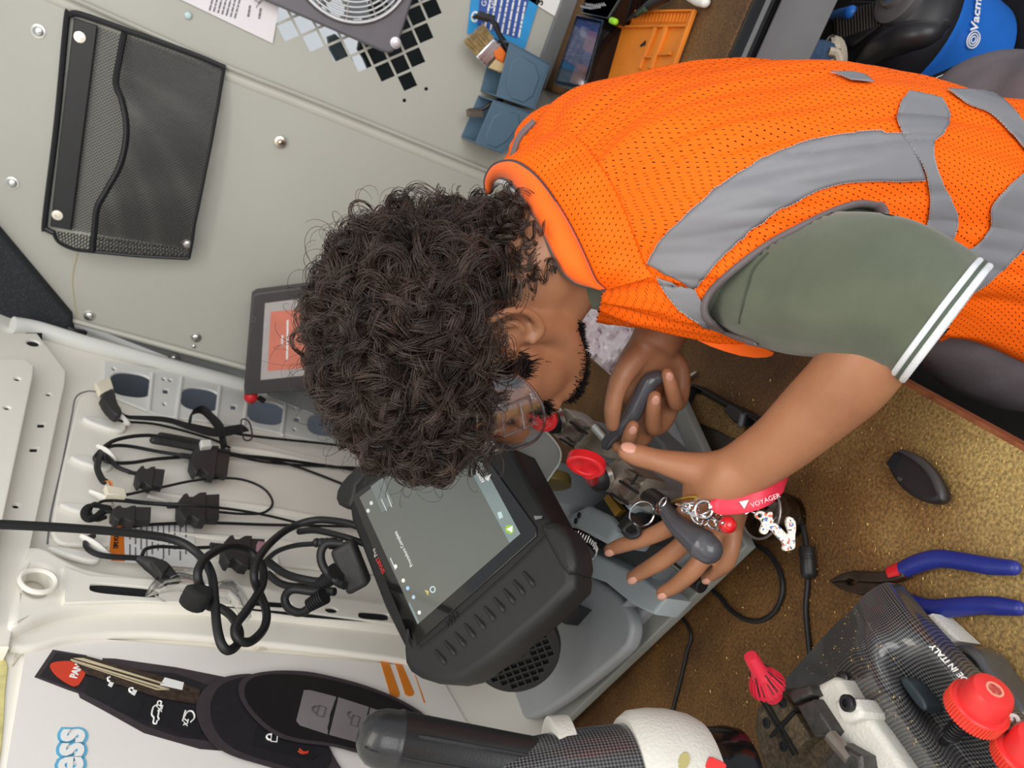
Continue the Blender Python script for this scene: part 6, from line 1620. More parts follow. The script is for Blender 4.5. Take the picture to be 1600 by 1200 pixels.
hball(0.078, 0, -0.058, 0.022, 0.026, 0.022)             # mouth
hball(0.060, 0.034, -0.010, 0.026, 0.022, 0.026)         # cheeks
hball(0.060, -0.034, -0.010, 0.026, 0.022, 0.026)
hball(0.086, 0, 0.034, 0.016, 0.045, 0.014)              # brow
for s_ in (-1, 1):
    b.tube([hp3(-0.002, .062*s_, 0.0), hp3(0.004, .058*s_, -0.040), hp3(0.016, .050*s_, -0.066), hp3(0.046, .032*s_, -0.086), hp3(0.070, .012*s_, -0.092)], [0.018, 0.018, 0.018, 0.017, 0.016], 14, roundcap=True)
    b.tube([hp3(0.012, .062*s_, 0.008), hp3(0.05, .053*s_, 0.008)], [0.014, 0.012], 12, smooth=False, roundcap=True)
    b.ball(hp3(0.082, 0.031*s_, 0.016), 0.012, seg=14, rng=10)   # eyeball under lids
b.tube([hp3(0.090, 0, 0.028), hp3(0.104, 0, 0.005), hp3(0.112, 0, -0.018), hp3(0.100, 0, -0.028)], [0.008, 0.010, 0.012, 0.009], 12, roundcap=True)   # nose
for s_ in (-1, 1): b.ball(hp3(0.098, 0.011*s_, -0.020), 0.0085, seg=12, rng=8)
b.tube([hp3(0.096, -0.022, -0.058), hp3(0.103, 0, -0.055), hp3(0.096, 0.022, -0.058)], [0.004, 0.0065, 0.004], 10, roundcap=True)
b.tube([hp3(0.094, -0.020, -0.068), hp3(0.101, 0, -0.069), hp3(0.094, 0.020, -0.068)], [0.004, 0.0065, 0.004], 10, roundcap=True)
# neck
b.tube([hp3(-0.030, 0, -0.005), PD(850, 400, .745), PD(885, 365, .758), PD(930, 340, .775)], [0.058, 0.054, 0.050, 0.042], 24)
b.tube([hp3(0.010, 0.0, -0.070), PD(890, 430, .758), PD(930, 395, .770)], [0.036, 0.040, 0.036], 18)
# ears
for s_ in (-1, 1):
    e = lambda f, u, l: hp3(f*1.1 + 0.010, l*s_, u*1.1 + 0.011)
    b.tube([e(0.004, 0.002, .079), e(0.012, 0.014, .076), e(0.010, 0.027, .076), e(-0.004, 0.034, .084), e(-0.019, 0.028, .093), e(-0.026, 0.010, .096), e(-0.025, -0.010, .094), e(-0.016, -0.026, .086), e(-0.004, -0.033, .078), e(0.004, -0.024, .075)],
           [0.0032, 0.0036, 0.0042, 0.0044, 0.0046, 0.0046, 0.0044, 0.0052, 0.0062, 0.0046], 10, roundcap=True)
    b.tube([e(-0.006, 0.020, .080), e(-0.015, 0.008, .083), e(-0.015, -0.008, .083), e(-0.007, -0.016, .080)], [0.003, 0.0042, 0.0042, 0.003], 10, roundcap=True)
    b.ball(e(0.006, -0.003, .077), 0.0052, seg=10, rng=8)
    b.ball(e(-0.011, 0.001, .0715), hF*0.018, hL*0.0045, hU*0.028, 18, 12)
# left arm: shoulder, elbow, wrist (the near one)
b.tube([PD(1130, 410, .71), PD(1230, 440, .665), PD(1310, 465, .630), PD(1352, 495, .618), PD(1368, 522, .612), PD(1358, 552, .613), PD(1325, 595, .630), PD(1275, 642, .66), PD(1220, 692, .695), PD(1170, 727, .727), PD(1135, 750, .742), PD(1106, 782, .772)],
       [0.052, 0.048, 0.043, 0.040, 0.035, 0.0345, 0.0345, 0.0325, 0.0295, 0.0280, 0.0285, 0.0250], 22, n=5)
# left hand, flat on the machine with the fingers spread
def fin(P, R): b.tube(P, R, 12, n=5, roundcap=True)
hw = PD(1150, 740, .733)
kn = [PD(1078, 796, .790), PD(1098, 812, .795), PD(1122, 822, .795), PD(1146, 822, .789)]
ctr = PD(1118, 772, .760)
b.ball(PD(1128, 752, .750), 0.0285, seg=18, rng=12)
b.tube([PD(1165, 732, .730), PD(1128, 764, .760), PD(1106, 796, .790)], [0.030, 0.0345, 0.029], 18, flat=(1, .62), hint=(DWN*.75 + RGT*-.35), roundcap=True)
for k_, r_ in zip(kn, (0.0125, 0.0125, 0.012, 0.011)):
    b.tube([hw.lerp(k_, .15), hw.lerp(k_, .6), k_], [0.020, 0.0155, r_], 12, roundcap=True)
FT = dict(
    index=([kn[0], PD(1048, 822, .797), PD(1008, 841, .818), PD(972, 852, .833), PD(953, 859, .843)], [0.0118, 0.0106, 0.0096, 0.0088, 0.0076]),
    middle=([kn[1], PD(1064, 852, .806), PD(1035, 875, .820), PD(1008, 891, .838), PD(988, 902, .848)], [0.0120, 0.0108, 0.0104, 0.0092, 0.0078]),
    ring=([kn[2], PD(1100, 868, .795), PD(1080, 894, .800), PD(1054, 916, .822), PD(1035, 926, .834)], [0.0116, 0.0106, 0.0104, 0.0090, 0.0078]),
    little=([kn[3], PD(1143, 850, .782), PD(1135, 878, .786), PD(1118, 893, .806), PD(1104, 902, .818)], [0.0110, 0.0102, 0.0098, 0.0084, 0.0072]))
for P, R in FT.values(): fin(P, R)
TH_ = [PD(1150, 735, .735), PD(1100, 735, .752), PD(1062, 728, .764), PD(1026, 719, .774), PD(995, 711, .781), PD(979, 706, .784)]
fin(TH_, [0.024, 0.0195, 0.0160, 0.0124, 0.0122, 0.0100])
b.tube([PD(1092, 742, .755), PD(1084, 780, .782)], [0.016, 0.013], 12, smooth=False, roundcap=True)      # web of the thumb
# right arm behind, fist round the lever
b.tube([PD(1130, 330, .90), PD(1120, 400, .89), PD(1075, 455, .875), PD(1040, 505, .868), PD(1018, 545, .866)], [0.05, 0.043, 0.038, 0.0315, 0.0280], 20, n=5)
b.tube([PD(1022, 535, .868), PD(1008, 570, .876), PD(1000, 600, .884)], [0.028, 0.034, 0.031], 18, flat=(1, .62), hint=(DWN*.9 + RGT*.3), roundcap=True)
FR = [([PD(1032, 548, .868), PD(1062, 572, .878), PD(1064, 615, .878), PD(1056, 630, .862), PD(1049, 604, .842), PD(1043, 584, .836)], [0.0125, 0.0108, 0.0105, 0.0100, 0.0090, 0.0076]),
      ([PD(1028, 570, .880), PD(1055, 605, .892), PD(1040, 655, .886), PD(1022, 668, .868), PD(1021, 640, .846), PD(1023, 620, .840)], [0.0128, 0.0112, 0.0108, 0.0104, 0.0094, 0.0080]),
      ([PD(1012, 590, .888), PD(1030, 635, .900), PD(1005, 685, .892), PD(984, 692, .874), PD(984, 680, .857), PD(989, 666, .850)], [0.0122, 0.0108, 0.0102, 0.0098, 0.0090, 0.0078]),
      ([PD(1000, 600, .890), PD(1000, 645, .906), PD(975, 690, .900), PD(965, 698, .888)], [0.011, 0.010, 0.009, 0.008])]
for P, R in FR: fin(P, R)
TR_ = [PD(1006, 545, .862), PD(978, 578, .856), PD(962, 612, .856), PD(957, 642, .860), PD(957, 664, .868)]
fin(TR_, [0.017, 0.0145, 0.0118, 0.0105, 0.0085])
bm_me = remesh(b, 0.0023, 9, 0.5)
def soften(me, it, weight):
    """relax the skin where the building shapes meet; weight(co array) -> 0..1"""
    n = len(me.vertices); co = np.empty(n*3, np.float32); me.vertices.foreach_get('co', co); co = co.reshape(-1, 3).astype(np.float64)
    ed = np.empty(len(me.edges)*2, np.int32); me.edges.foreach_get('vertices', ed); ed = ed.reshape(-1, 2)
    deg = np.bincount(ed.ravel(), minlength=n)[:, None].clip(1)
    w = weight(co)[:, None]
    act = np.where(w[:, 0] > 0.01)[0]
    for _ in range(it):
        acc = np.zeros_like(co)
        for k in range(3):
            acc[:, k] = np.bincount(ed[:, 0], co[ed[:, 1], k], n) + np.bincount(ed[:, 1], co[ed[:, 0], k], n)
        co += (acc/deg - co)*0.6*w
    me.vertices.foreach_set('co', co.astype(np.float32).ravel()); me.update()
def face_w(co):
    q = co - np.array(H0); f, l, u = q @ np.array(hF), q @ np.array(hL), q @ np.array(hU)
    st = lambda x, a_, b_: np.clip((x - a_)/(b_ - a_), 0, 1)
    w = st(f, 0.022, 0.034)*st(0.10 - f, 0, 0.012)*st(0.06 - u, 0, 0.02)*st(u, -0.15, -0.11)
    nk = st(-u, 0.034, 0.050)*st(u, -0.16, -0.14)*st(0.12 - np.abs(f), 0, .02)
    return np.maximum(w, nk)*(np.abs(l) < 0.12)
def wrist_w(co):
    w = 0
    for c_, r_ in ((PD(1140, 748, .742), .042), (PD(1022, 545, .868), .034), (PD(1365, 530, .612), .05)):
        d_ = np.linalg.norm(co - np.array(c_), axis=1); w = np.maximum(w, np.clip((r_ - d_)/(r_*.4), 0, 1))
    return w
soften(bm_me, 45, face_w); soften(bm_me, 22, wrist_w)
body = link('body', bm_me, skin, man)
nail_m = mat('nail', (206, 152, 132), 0.25, var=0.04)
def nail(tip, prev, r, lift):
    d = (tip - prev).normalized(); n_ = (lift - d*lift.dot(d)).normalized(); s_ = d.cross(n_)
    nl = MB().ball(tip - d*r*0.2 + n_*r*0.90, d*r*0.85, s_*r*0.62, n_*r*0.25, 12, 8)
    nl.build('nail', nail_m, man)
for P, R in list(FT.values()): nail(P[-1], P[-2], R[-1], -FWD*0.8 - RGT*0.3 + DWN*-.2)
nail(TH_[-1], TH_[-2], 0.0108, -FWD*.8 + RGT*.55)
for P, R in FR[:3]: nail(P[-1], P[-2], R[-1], -FWD)

# ---- beard, sideburn and brows: short hairs
hair_m = mat('hair_dark', (32, 25, 23), 0.36, col2=(78, 61, 54), scale=34, spec=0.5)  # lighter brown in the colour stands in for sheen on the curls
beard_m = mat('beard_dark', (20, 16, 15), 0.7, spec=0.1)
bvh_b = BVHTree.FromObject(body, bpy.context.evaluated_depsgraph_get()) if False else None
bb = bmesh.new(); bb.from_mesh(bm_me); bvh_b = BVHTree.FromBMesh(bb); bb.free()
BO = ORG[body.name]
rnd = random.Random(12)
bd = MB()
def stubble(f, l, u, dirn, L_, n, jit, r=0.0004):
    for _ in range(n):
        p = hp3(f + rnd.gauss(0, jit[0]), l + rnd.gauss(0, jit[1]), u + rnd.gauss(0, jit[2]))
        loc, nor, idx, dist = bvh_b.find_nearest(p - BO)
        if loc is None: continue
        d = (dirn*0.8 + nor*0.55 + Vector((rnd.gauss(0, .25), rnd.gauss(0, .25), rnd.gauss(0, .25)))).normalized()
        bd.tube([loc + BO, loc + BO + d*L_*rnd.uniform(.5, 1.1)], [r, r*.4], 3, smooth=False, caps=False)
for s_ in (1, -1):
    for k in range(16):
        q = k/15
        stubble(0.012 + .062*q, (0.050 - .040*q)*s_, -0.082 - .020*q, hU*-1 + hF*.3, 0.007, 30 + int(60*q), (.005, .005, .004), 0.0005)
    stubble(0.037, 0.064*s_, 0.012, hU*-1 + hF*.2, 0.011, 800, (.006, .004, .010), 0.0006)
    stubble(0.036, 0.062*s_, -0.006, hU*-1 + hF*.2, 0.006, 90, (.005, .003, .008))
    stubble(0.098, 0.018*s_, -0.044, hU*-1 + hL*.3*s_, 0.008, 240, (.004, .009, .003), 0.0006)
    stubble(0.088, 0.034*s_, 0.036, hL*s_, 0.008, 90, (.004, .012, .003))
stubble(0.086, 0.0, -0.094, hU*-1 + hF*.4, 0.009, 520, (.007, .014, .006), 0.0006)
bd.build('beard', beard_m, man)

def proj(p):
    q = p - CAM; z = q.dot(FWD)
    return (800 + FPX*q.dot(DWN)/z, 1200 - (600 + FPX*q.dot(RGT)/z), z)
# ---- curly hair
rnd = random.Random(5)
cap = MB(); R = []
hc = hp3(-0.002, 0, 0.058)
capG = []
for i in range(29):
    th = math.pi*(0.01 + 0.98*i/28); row = []
    for k in range(48):
        ph = 2*math.pi*k/48
        d = hF*math.cos(ph)*math.sin(th) + hL*math.sin(ph)*math.sin(th) + hU*math.cos(th)
        f_, l_, u_ = d.dot(hF), d.dot(hL), d.dot(hU)
        r_ = 1/math.sqrt((f_/0.122)**2 + (l_/0.088)**2 + (u_/0.102)**2)
        r_ *= 1 + 0.05*noise.noise(d*5)
        # pull the cap in below the hairline so that ear, face and neck stay free
        cut = 0.0
        p = hc + d*r_
        q = p - H0; f2, u2 = q.dot(hF), q.dot(hU)
        lim = -0.075 if f2 < -0.045 else (0.030 if f2 < 0.052 else 0.050)
        if f_ < -0.15 and u_ < 0: r_ *= 1 + 0.25*min(1, -u_*1.6)*min(1, (-f_ - .15)*2.5)
        if u2 < lim: r_ *= 0.74
        row.append(hc + d*r_)
    R.append(row)
cap.rings(R)
hair = cap.build('hair', mat('hair_under', (20, 17, 17), 0.7), man, fixn=True)
def make_curls(n_lock, n_str, n_pt):
    V = []; 
    rng = np.random.default_rng(3)
    F3, L3, U3, C3 = [np.array(v) for v in (hF, hL, hU, hc)]
    paths = []
    cnt = 0
    g = np.array((0, 0, -1.0))
    while cnt < n_lock:
        d = rng.normal(size=3); d /= np.linalg.norm(d)
        f_, l_, u_ = d
        w = F3*f_ + L3*l_ + U3*u_
        root = 0.82/math.sqrt((f_/0.122)**2 + (l_/0.088)**2 + (u_/0.102)**2)
        if f_ < -0.15 and u_ < 0: root *= 1 + 0.60*min(1, -u_*1.6)*min(1, (-f_ - .15)*2.5)
        P0 = C3 + w*root
        f2 = f_*root - 0.002; u2 = u_*root + 0.058
        lim = -0.078 if f2 < -0.040 else (0.052 if f2 < 0.050 else 0.064)
        if u2 < lim: continue
        if l_ < -0.75: continue
        cnt += 1
        full = 1/math.sqrt((f_/0.140)**2 + (l_/0.102)**2 + (u_/0.116)**2)
        depth = max(0.012, full - root)
        low = max(0.0, min(1.0, (0.01 - u2)/0.07))           # shorter towards the nape
        tang = rng.normal(size=3); tang -= w*tang.dot(w); tang /= np.linalg.norm(tang)
        tang = tang + 0.5*(g - w*g.dot(w)) ; tang /= np.linalg.norm(tang)
        Ls = rng.uniform(0.035, 0.06)*(1 - .5*low)
        out = depth*rng.uniform(0.55, 1.02)
        if rng.random() < 0.05: out *= 1.18
        t = np.linspace(0, 1, n_pt)
        ease = np.sin(np.minimum(1, t*1.6)*math.pi/2)
        axis = P0 + np.outer(ease*out, w) + np.outer(np.maximum(0, t - 0.25)/0.75*Ls, tang) - np.outer(np.maximum(0, t - 0.45)**2*Ls*0.9, w)
        a1 = tang; a2 = np.cross(w, a1)
        turns = rng.uniform(1.2, 2.2); r0 = rng.uniform(0.0075, 0.0150)*(1 - .35*low); ph = rng.uniform(0, 6.28); hand = rng.choice((-1, 1))
        tl = np.array(rng.normal(size=3)); 
        e1 = w + 0.5*tl; e1 -= a1*e1.dot(a1)*0.6; e1 /= np.linalg.norm(e1)
        e2 = np.cross(a1, e1); e2 /= np.linalg.norm(e2)
        for s in range(n_str):
            sp = rng.normal(size=3)*0.0013
            dr = rng.normal()*0.0009; dp = rng.normal()*0.14; st = rng.uniform(.90, 1.04)
            th = ph + dp + hand*2*math.pi*turns*t*st
            rr = (r0 + dr)*np.minimum(1, t*2.5)*(1 - 0.25*t)
            fz = rng.normal(size=3)*0.003
            pts = axis + np.outer(rr*np.cos(th), e1) + np.outer(rr*np.sin(th), e2) + sp*np.minimum(1, t*3)[:, None] + np.outer(t**2, fz)
            paths.append(pts)
    # tighter curls down the nape, rooted on the skin
    for k in range(620):
        q = hp3(rng.uniform(-.110, -.040), rng.uniform(-.055, .062), rng.uniform(-.075, -.010))
        loc, nor, _, _ = bvh_b.find_nearest(q - BO)
        loc = loc + BO
        v_ = loc - H0
        if v_.dot(hF) > -0.036: continue
        x_, y_, _z = proj(loc)
        if x_ > np.interp(y_, [283, 310, 344, 385, 419, 470], [770, 800, 822, 842, 862, 870]) - 4: continue
        w = np.array(nor); P0 = np.array(loc) - w*0.002
        tang = rng.normal(size=3); tang -= w*tang.dot(w); tang = tang/np.linalg.norm(tang) - U3*0.5; tang /= np.linalg.norm(tang)
        t = np.linspace(0, 1, n_pt); out = rng.uniform(.010, .026); Ls = rng.uniform(.012, .026)
        axis = P0 + np.outer(np.sin(np.minimum(1, t*1.6)*math.pi/2)*out, w) + np.outer(t*Ls, tang)
        e2 = np.cross(tang, w); turns = rng.uniform(1, 2); r0 = rng.uniform(.004, .008); ph = rng.uniform(0, 6.28)
        for s in range(8):
            th = ph + rng.normal()*.16 + 2*math.pi*turns*t; rr = (r0 + rng.normal()*.0008)*np.minimum(1, t*2.5)
            paths.append(axis + np.outer(rr*np.cos(th), w) + np.outer(rr*np.sin(th), e2) + rng.normal(size=3)*.0012)
    # loose frizz
    for k in range(420):
        d = rng.normal(size=3); d /= np.linalg.norm(d); f_, l_, u_ = d
        w = F3*f_ + L3*l_ + U3*u_
        full = 0.94/math.sqrt((f_/0.140)**2 + (l_/0.102)**2 + (u_/0.116)**2)
        u2 = u_*full + .058; f2 = f_*full
        if u2 < (-0.03 if f2 < -0.05 else 0.05): continue
        t = np.linspace(0, 1, n_pt); tang = np.cross(w, rng.normal(size=3)); tang /= np.linalg.norm(tang)
        rr = rng.uniform(.006, .016); a0 = rng.uniform(3, 6)
        pts = C3 + w*full + np.outer(rr*(1 - np.cos(a0*t)) + 0.006*t, w) + np.outer(rr*np.sin(a0*t), tang) + np.outer(t*.008, rng.normal(size=3))
        paths.append(pts)
    P = np.array(paths)                                    # (n, pt, 3)
    n = len(P)
    T = np.gradient(P, axis=1); T /= np.linalg.norm(T, axis=2, keepdims=True) + 1e-9
    ref = np.array((0.31, 0.52, 0.8)); A1 = np.cross(T, ref); A1 /= np.linalg.norm(A1, axis=2, keepdims=True) + 1e-9
    B1 = np.cross(T, A1)
    rad = np.linspace(1, 0.45, P.shape[1])[None, :, None]*rng.uniform(0.00036, 0.00068, size=(n, 1, 1))
    rad[-420:] *= 0.6
    ring = [P + (A1*math.cos(k*2.0944) + B1*math.sin(k*2.0944))*rad for k in range(3)]
    V = np.stack(ring, axis=2).reshape(-1, 3)              # n, pt, 3 -> flat
    m = P.shape[1]
    base = (np.arange(n)[:, None, None]*m + np.arange(m - 1)[None, :, None])*3
    k = np.arange(3)[None, None, :]; k2 = (k + 1) % 3
    Fq = np.stack([base + k, base + k2, base + 3 + k2, base + 3 + k], axis=-1).reshape(-1, 4)
    me = bpy.data.meshes.new('curls')
    me.vertices.add(len(V)); me.vertices.foreach_set('co', V.astype(np.float32).ravel())
    me.loops.add(Fq.size); me.loops.foreach_set('vertex_index', Fq.astype(np.int32).ravel())
    me.polygons.add(len(Fq)); me.polygons.foreach_set('loop_start', np.arange(0, Fq.size, 4, dtype=np.int32)); me.polygons.foreach_set('loop_total', np.full(len(Fq), 4, dtype=np.int32))
    me.update(); me.validate()
    return me
curls = link('curls', make_curls(1000, 11, 22), hair_m, hair)

# ---- torso: olive shirt and mesh vest share one lofted form
LU = (-RGT*.32 + DWN*.53 - FWD*.78).normalized(); BU = (RGT*.92 + DWN*.01 - FWD*.37).normalized()
LD = (-RGT*.42 + DWN*.25 - FWD*.86).normalized(); BD = (RGT*.90 + DWN*.30 - FWD*.36).normalized()
sec = [  # px centre, depth, half width, half depth, blend
    (862, 378, .752, .062, .056, 0.0), (880, 360, .758, .100, .078, 0.0), (908, 340, .768, .158, .098, 0.0), (962, 324, .778, .192, .114, 0.05), (1060, 318, .787, .198, .126, 0.15),
    (1170, 308, .792, .192, .131, 0.35), (1290, 312, .797, .178, .128, 0.6), (1400, 328, .800, .168, .124, 0.85), (1500, 350, .800, .170, .128, 1.0), (1580, 372, .800, .176, .140, 1.0)]
NS, NA = 150, 240
C_ = catmull([PD(x, y, t_) for x, y, t_, *_ in sec], 20)
W_ = catmull([Vector((a_, b_, k_)) for *_, a_, b_, k_ in sec], 20)
def torso_pt(i, ang):
    """i in 0..1 along the trunk, ang: 0 = left side, pi/2 = back"""
    x = i*(len(C_) - 1); k = min(int(x), len(C_) - 2); fr = x - k
    c = C_[k].lerp(C_[k+1], fr); w = W_[k].lerp(W_[k+1], fr)
    L_ = (LU.lerp(LD, w.z)).normalized(); B_ = (BU.lerp(BD, w.z)).normalized()
    cs, sn = math.cos(ang), math.sin(ang)
    e_ = 2/2.35
    p = c + L_*w.x*math.copysign(abs(cs)**e_, cs) + B_*w.y*math.copysign(abs(sn)**e_, sn)
    n_ = (L_*cs/w.x + B_*sn/w.y).normalized()
    return p, n_
def loft(off, wr, i0=0.0, i1=1.0):
    R = []
    for i in range(NS):
        f = i0 + (i1 - i0)*i/(NS - 1); row = []
        for k in range(NA):
            a_ = 2*math.pi*k/NA
            p, n_ = torso_pt(f, a_)
            h = 0.0
            if wr:
                q = Vector((math.cos(a_)*2.2, math.sin(a_)*2.2, f*2.4))
                h += noise.noise(q*1.7 + Vector((3, 1, 7)))*0.008
                h += noise.noise(Vector((math.cos(a_)*5.5, math.sin(a_)*5.5, f*3.0 + 5)))*0.0065
                rr = noise.noise(Vector((math.cos(a_)*11, math.sin(a_)*11, f*4.5)))
                h += (1 - abs(rr)*2.2)*0.0042*max(0, 1 - abs(f - .35)*1.4)
                h += math.sin(f*38 + 2.2*math.sin(a_*2 + 1))*0.003*max(0, (f - .62)/.38)
            row.append(p + n_*(off + h))
        R.append(row)
    return R
Vr = loft(0.004, True)
shirt_m = mat('shirt_olive', (92, 98, 80), 0.85, col2=(80, 86, 70), scale=18, bump=0.25, bscale=900, sheen=0.3)
sh = MB().rings(loft(-0.006, False, 0.0, 1.0), False, True).build('shirt', shirt_m, man, ang=180)

def vest_mat():
    m = bpy.data.materials.new('vest_orange'); m.use_nodes = True
    nt = m.node_tree; b = nt.nodes['Principled BSDF']; N = nt.nodes.new; L = nt.links.new
    b.inputs['Base Color'].default_value = rgb(255, 104, 16); b.inputs['Roughness'].default_value = 0.65; 
    b.inputs['Specular IOR Level'].default_value = 0.12
    uv = N('ShaderNodeUVMap'); sp = N('ShaderNodeSeparateXYZ'); L(uv.outputs[0], sp.inputs[0])
    def M(op, a, b_=None, v=None):
        n = N('ShaderNodeMath'); n.operation = op
        L(a, n.inputs[0])
        if b_ is not None: L(b_, n.inputs[1])
        elif v is not None: n.inputs[1].default_value = v
        return n.outputs[0]
    y = M('MULTIPLY', sp.outputs['Y'], v=1/0.0062); row = M('FLOOR', y); fy = M('FRACT', y)
    sh = M('MULTIPLY', M('MODULO', row, v=2.0), v=0.5)
    x = M('ADD', M('MULTIPLY', sp.outputs['X'], v=1/0.0058), sh)
    x = M('ADD', x, M('MULTIPLY', fy, v=0.45)); fx = M('FRACT', x)
    hx = M('LESS_THAN', M('ABSOLUTE', M('SUBTRACT', fx, v=0.5)), v=0.088)
    hy = M('LESS_THAN', M('ABSOLUTE', M('SUBTRACT', fy, v=0.5)), v=0.17)
    hole = M('MULTIPLY', hx, hy)
    tr = N('ShaderNodeBsdfTransparent'); mx = N('ShaderNodeMixShader')
    L(hole, mx.inputs[0]); L(b.outputs[0], mx.inputs[1]); L(tr.outputs[0], mx.inputs[2])
    L(mx.outputs[0], nt.nodes['Material Output'].inputs['Surface'])
    tc = N('ShaderNodeTexCoord'); nz = N('ShaderNodeTexNoise'); nz.inputs['Scale'].default_value = 700; L(tc.outputs['Object'], nz.inputs['Vector'])
    bp = N('ShaderNodeBump'); bp.inputs['Strength'].default_value = 0.2; bp.inputs['Distance'].default_value = 0.001
    L(nz.outputs['Fac'], bp.inputs['Height']); L(bp.outputs['Normal'], b.inputs['Normal'])
    return m
orange = vest_mat()
orange_plain = mat('vest_trim_orange', (255, 106, 20), 0.6, var=0.03, sheen=0.2, bump=0.25, bscale=900, spec=0.25)
tape_m = mat('reflective_tape', (122, 122, 127), 0.55, 0.0, var=0.05, scale=16, bump=0.12, bscale=60, spec=0.6)
bind_m = mat('vest_binding', (108, 100, 102), 0.7, var=0.05, bump=0.3, bscale=900)
def inside(x, y, P):
    c = False; j = len(P) - 1
    for i in range(len(P)):
        if (P[i][1] > y) != (P[j][1] > y) and x < (P[j][0] - P[i][0])*(y - P[i][1])/(P[j][1] - P[i][1]) + P[i][0]: c = not c
        j = i
    return c
armhole = [(1098, 478), (1112, 452), (1150, 418), (1200, 382), (1250, 355), (1300, 331), (1340, 320), (1376, 328), (1400, 350), (1450, 400), (1500, 480), (1430, 600), (1290, 565), (1200, 541), (1135, 519), (1106, 500)]
neckcut = [(700, 330), (760, 280), (787, 250), (807, 254), (831, 270), (854, 297), (878, 334), (898, 371), (915, 408), (929, 439), (942, 456), (930, 520), (700, 520)]
vv = [p for r in Vr for p in r]
sv = MB(); used = {}; fcs = []; fuv = []
cumv = [0]
for i in range(1, NS): cumv.append(cumv[-1] + (Vr[i][60] - Vr[i-1][60]).length)
girth = [sum((Vr[i][k] - Vr[i][k-1]).length for k in range(NA)) for i in range(NS)]
gm = max(girth)
camdir = [p - CAM for p in vv]
def near_side(i, k):
    a_ = 2*math.pi*k/NA
    _, n_ = torso_pt(i/(NS - 1), a_)
    return n_.dot(Vr[i][k] - CAM) < 0
for i in range(NS - 1):
    for k in range(NA):
        c = (Vr[i][k] + Vr[i+1][(k+1) % NA])*0.5
        x, y, z = proj(c)
        if near_side(i, k) and inside(x, y, armhole): continue
        if i < NS*0.4 and inside(x, y, neckcut): continue
        fcs.append((i*NA + k, i*NA + (k+1) % NA, (i+1)*NA + (k+1) % NA, (i+1)*NA + k))
        g0, g1 = girth[i]*0.35 + gm*.65, girth[i+1]*.35 + gm*.65
        fuv += [((k)/NA*g0, cumv[i]), ((k+1)/NA*g0, cumv[i]), ((k+1)/NA*g1, cumv[i+1]), (k/NA*g1, cumv[i+1])]
me = bpy.data.meshes.new('v'); me.from_pydata([tuple(p) for p in vv], [], fcs)
ul = me.uv_layers.new(name='UVMap')
for lp, uv_ in zip(ul.data, fuv): lp.uv = uv_
vest = link('safety_vest', me, orange, man)
full_bvh = BVHTree.FromPolygons([tuple(p) for p in vv], [(i*NA + k, i*NA + (k+1) % NA, (i+1)*NA + (k+1) % NA, (i+1)*NA + k) for i in range(NS-1) for k in range(NA)])
def on_vest(x, y, off=0.001):
    r = ray(x, y).normalized()
    loc, nor, _, d = full_bvh.ray_cast(CAM, r)
    if loc is None:
        # just outside the outline: nearest point of the form
        p = CAM + r*0.85
        loc, nor, _, d = full_bvh.find_nearest(p)
    if nor.dot(r) > 0: nor = -nor
    return loc + nor*off
def tape(A_, B_, name='reflective_tape', m=None, n=24, w=12, off=0.0028):
    """strip of tape between two pixel polylines, laid on the vest"""
    a2 = catmull([Vector((x, y, 0)) for x, y in A_], max(2, n//max(1, len(A_)-1)))
    b2 = catmull([Vector((x, y, 0)) for x, y in B_], max(2, n//max(1, len(B_)-1)))
    N_ = min(len(a2), len(b2))
    def smp(c, f):
        x = f*(len(c)-1); k = min(int(x), len(c)-2); return c[k].lerp(c[k+1], x - k)
    G = []
    for j in range(w + 1):
        G.append([on_vest(*(smp(a2, i/(N_-1)).lerp(smp(b2, i/(N_-1)), j/w))[:2], off) for i in range(N_)])
    o = MB().sheet(G).build(name, m or tape_m, vest, ang=180)
    so = o.modifiers.new('thick', 'SOLIDIFY'); so.thickness = 0.0008; so.offset = 1
    st = MB()
    for L_ in (G[0], G[-1]):
        for i in range(len(L_) - 1):
            for q in (0.15, 0.55):
                p0, p1 = L_[i].lerp(L_[i+1], q), L_[i].lerp(L_[i+1], q + .25)
                e_ = (CAM - p0).normalized()*0.0012
                st.box((p0 + p1)/2 + e_, (p1 - p0)/2, (p1 - p0).normalized().cross(e_.normalized())*0.0003, e_*0.2)
    tag(st.build('stitching', mat('thread', (188, 184, 182), 0.7), o, False), kind='stuff')
    return o
# shoulder tape over the near shoulder, then the waist tapes
tape([(1012, 412), (1035, 372), (1075, 335), (1120, 295), (1170, 260), (1230, 232), (1300, 214), (1360, 208), (1418, 207)], [(1086, 450), (1105, 428), (1140, 390), (1185, 350), (1235, 318), (1300, 290), (1350, 283), (1400, 283), (1444, 281)], n=90)
tape([(1418, 145), (1404, 165), (1400, 190), (1412, 215), (1440, 262), (1450, 300), (1448, 340), (1436, 375)], [(1468, 155), (1480, 180), (1478, 200), (1456, 228), (1462, 268), (1482, 310), (1494, 345), (1480, 390)], n=70)
tape([(1478, 143), (1510, 165), (1545, 180), (1580, 215), (1600, 240), (1615, 270)], [(1530, 145), (1555, 152), (1585, 180), (1602, 205), (1618, 230), (1630, 255)], n=48)
tape([(1612, 258), (1580, 285), (1548, 320), (1545, 355), (1520, 385), (1490, 405), (1500, 440)], [(1640, 300), (1602, 350), (1598, 385), (1570, 415), (1535, 445), (1505, 462), (1505, 470)], n=60, w=14)
tape([(1296, 117), (1310, 121), (1330, 130)], [(1330, 117), (1350, 122), (1364, 133)], n=10)
tape([(1028, 432), (1040, 455), (1062, 482), (1100, 508)], [(1086, 452), (1096, 470), (1110, 492), (1130, 516)], n=16)
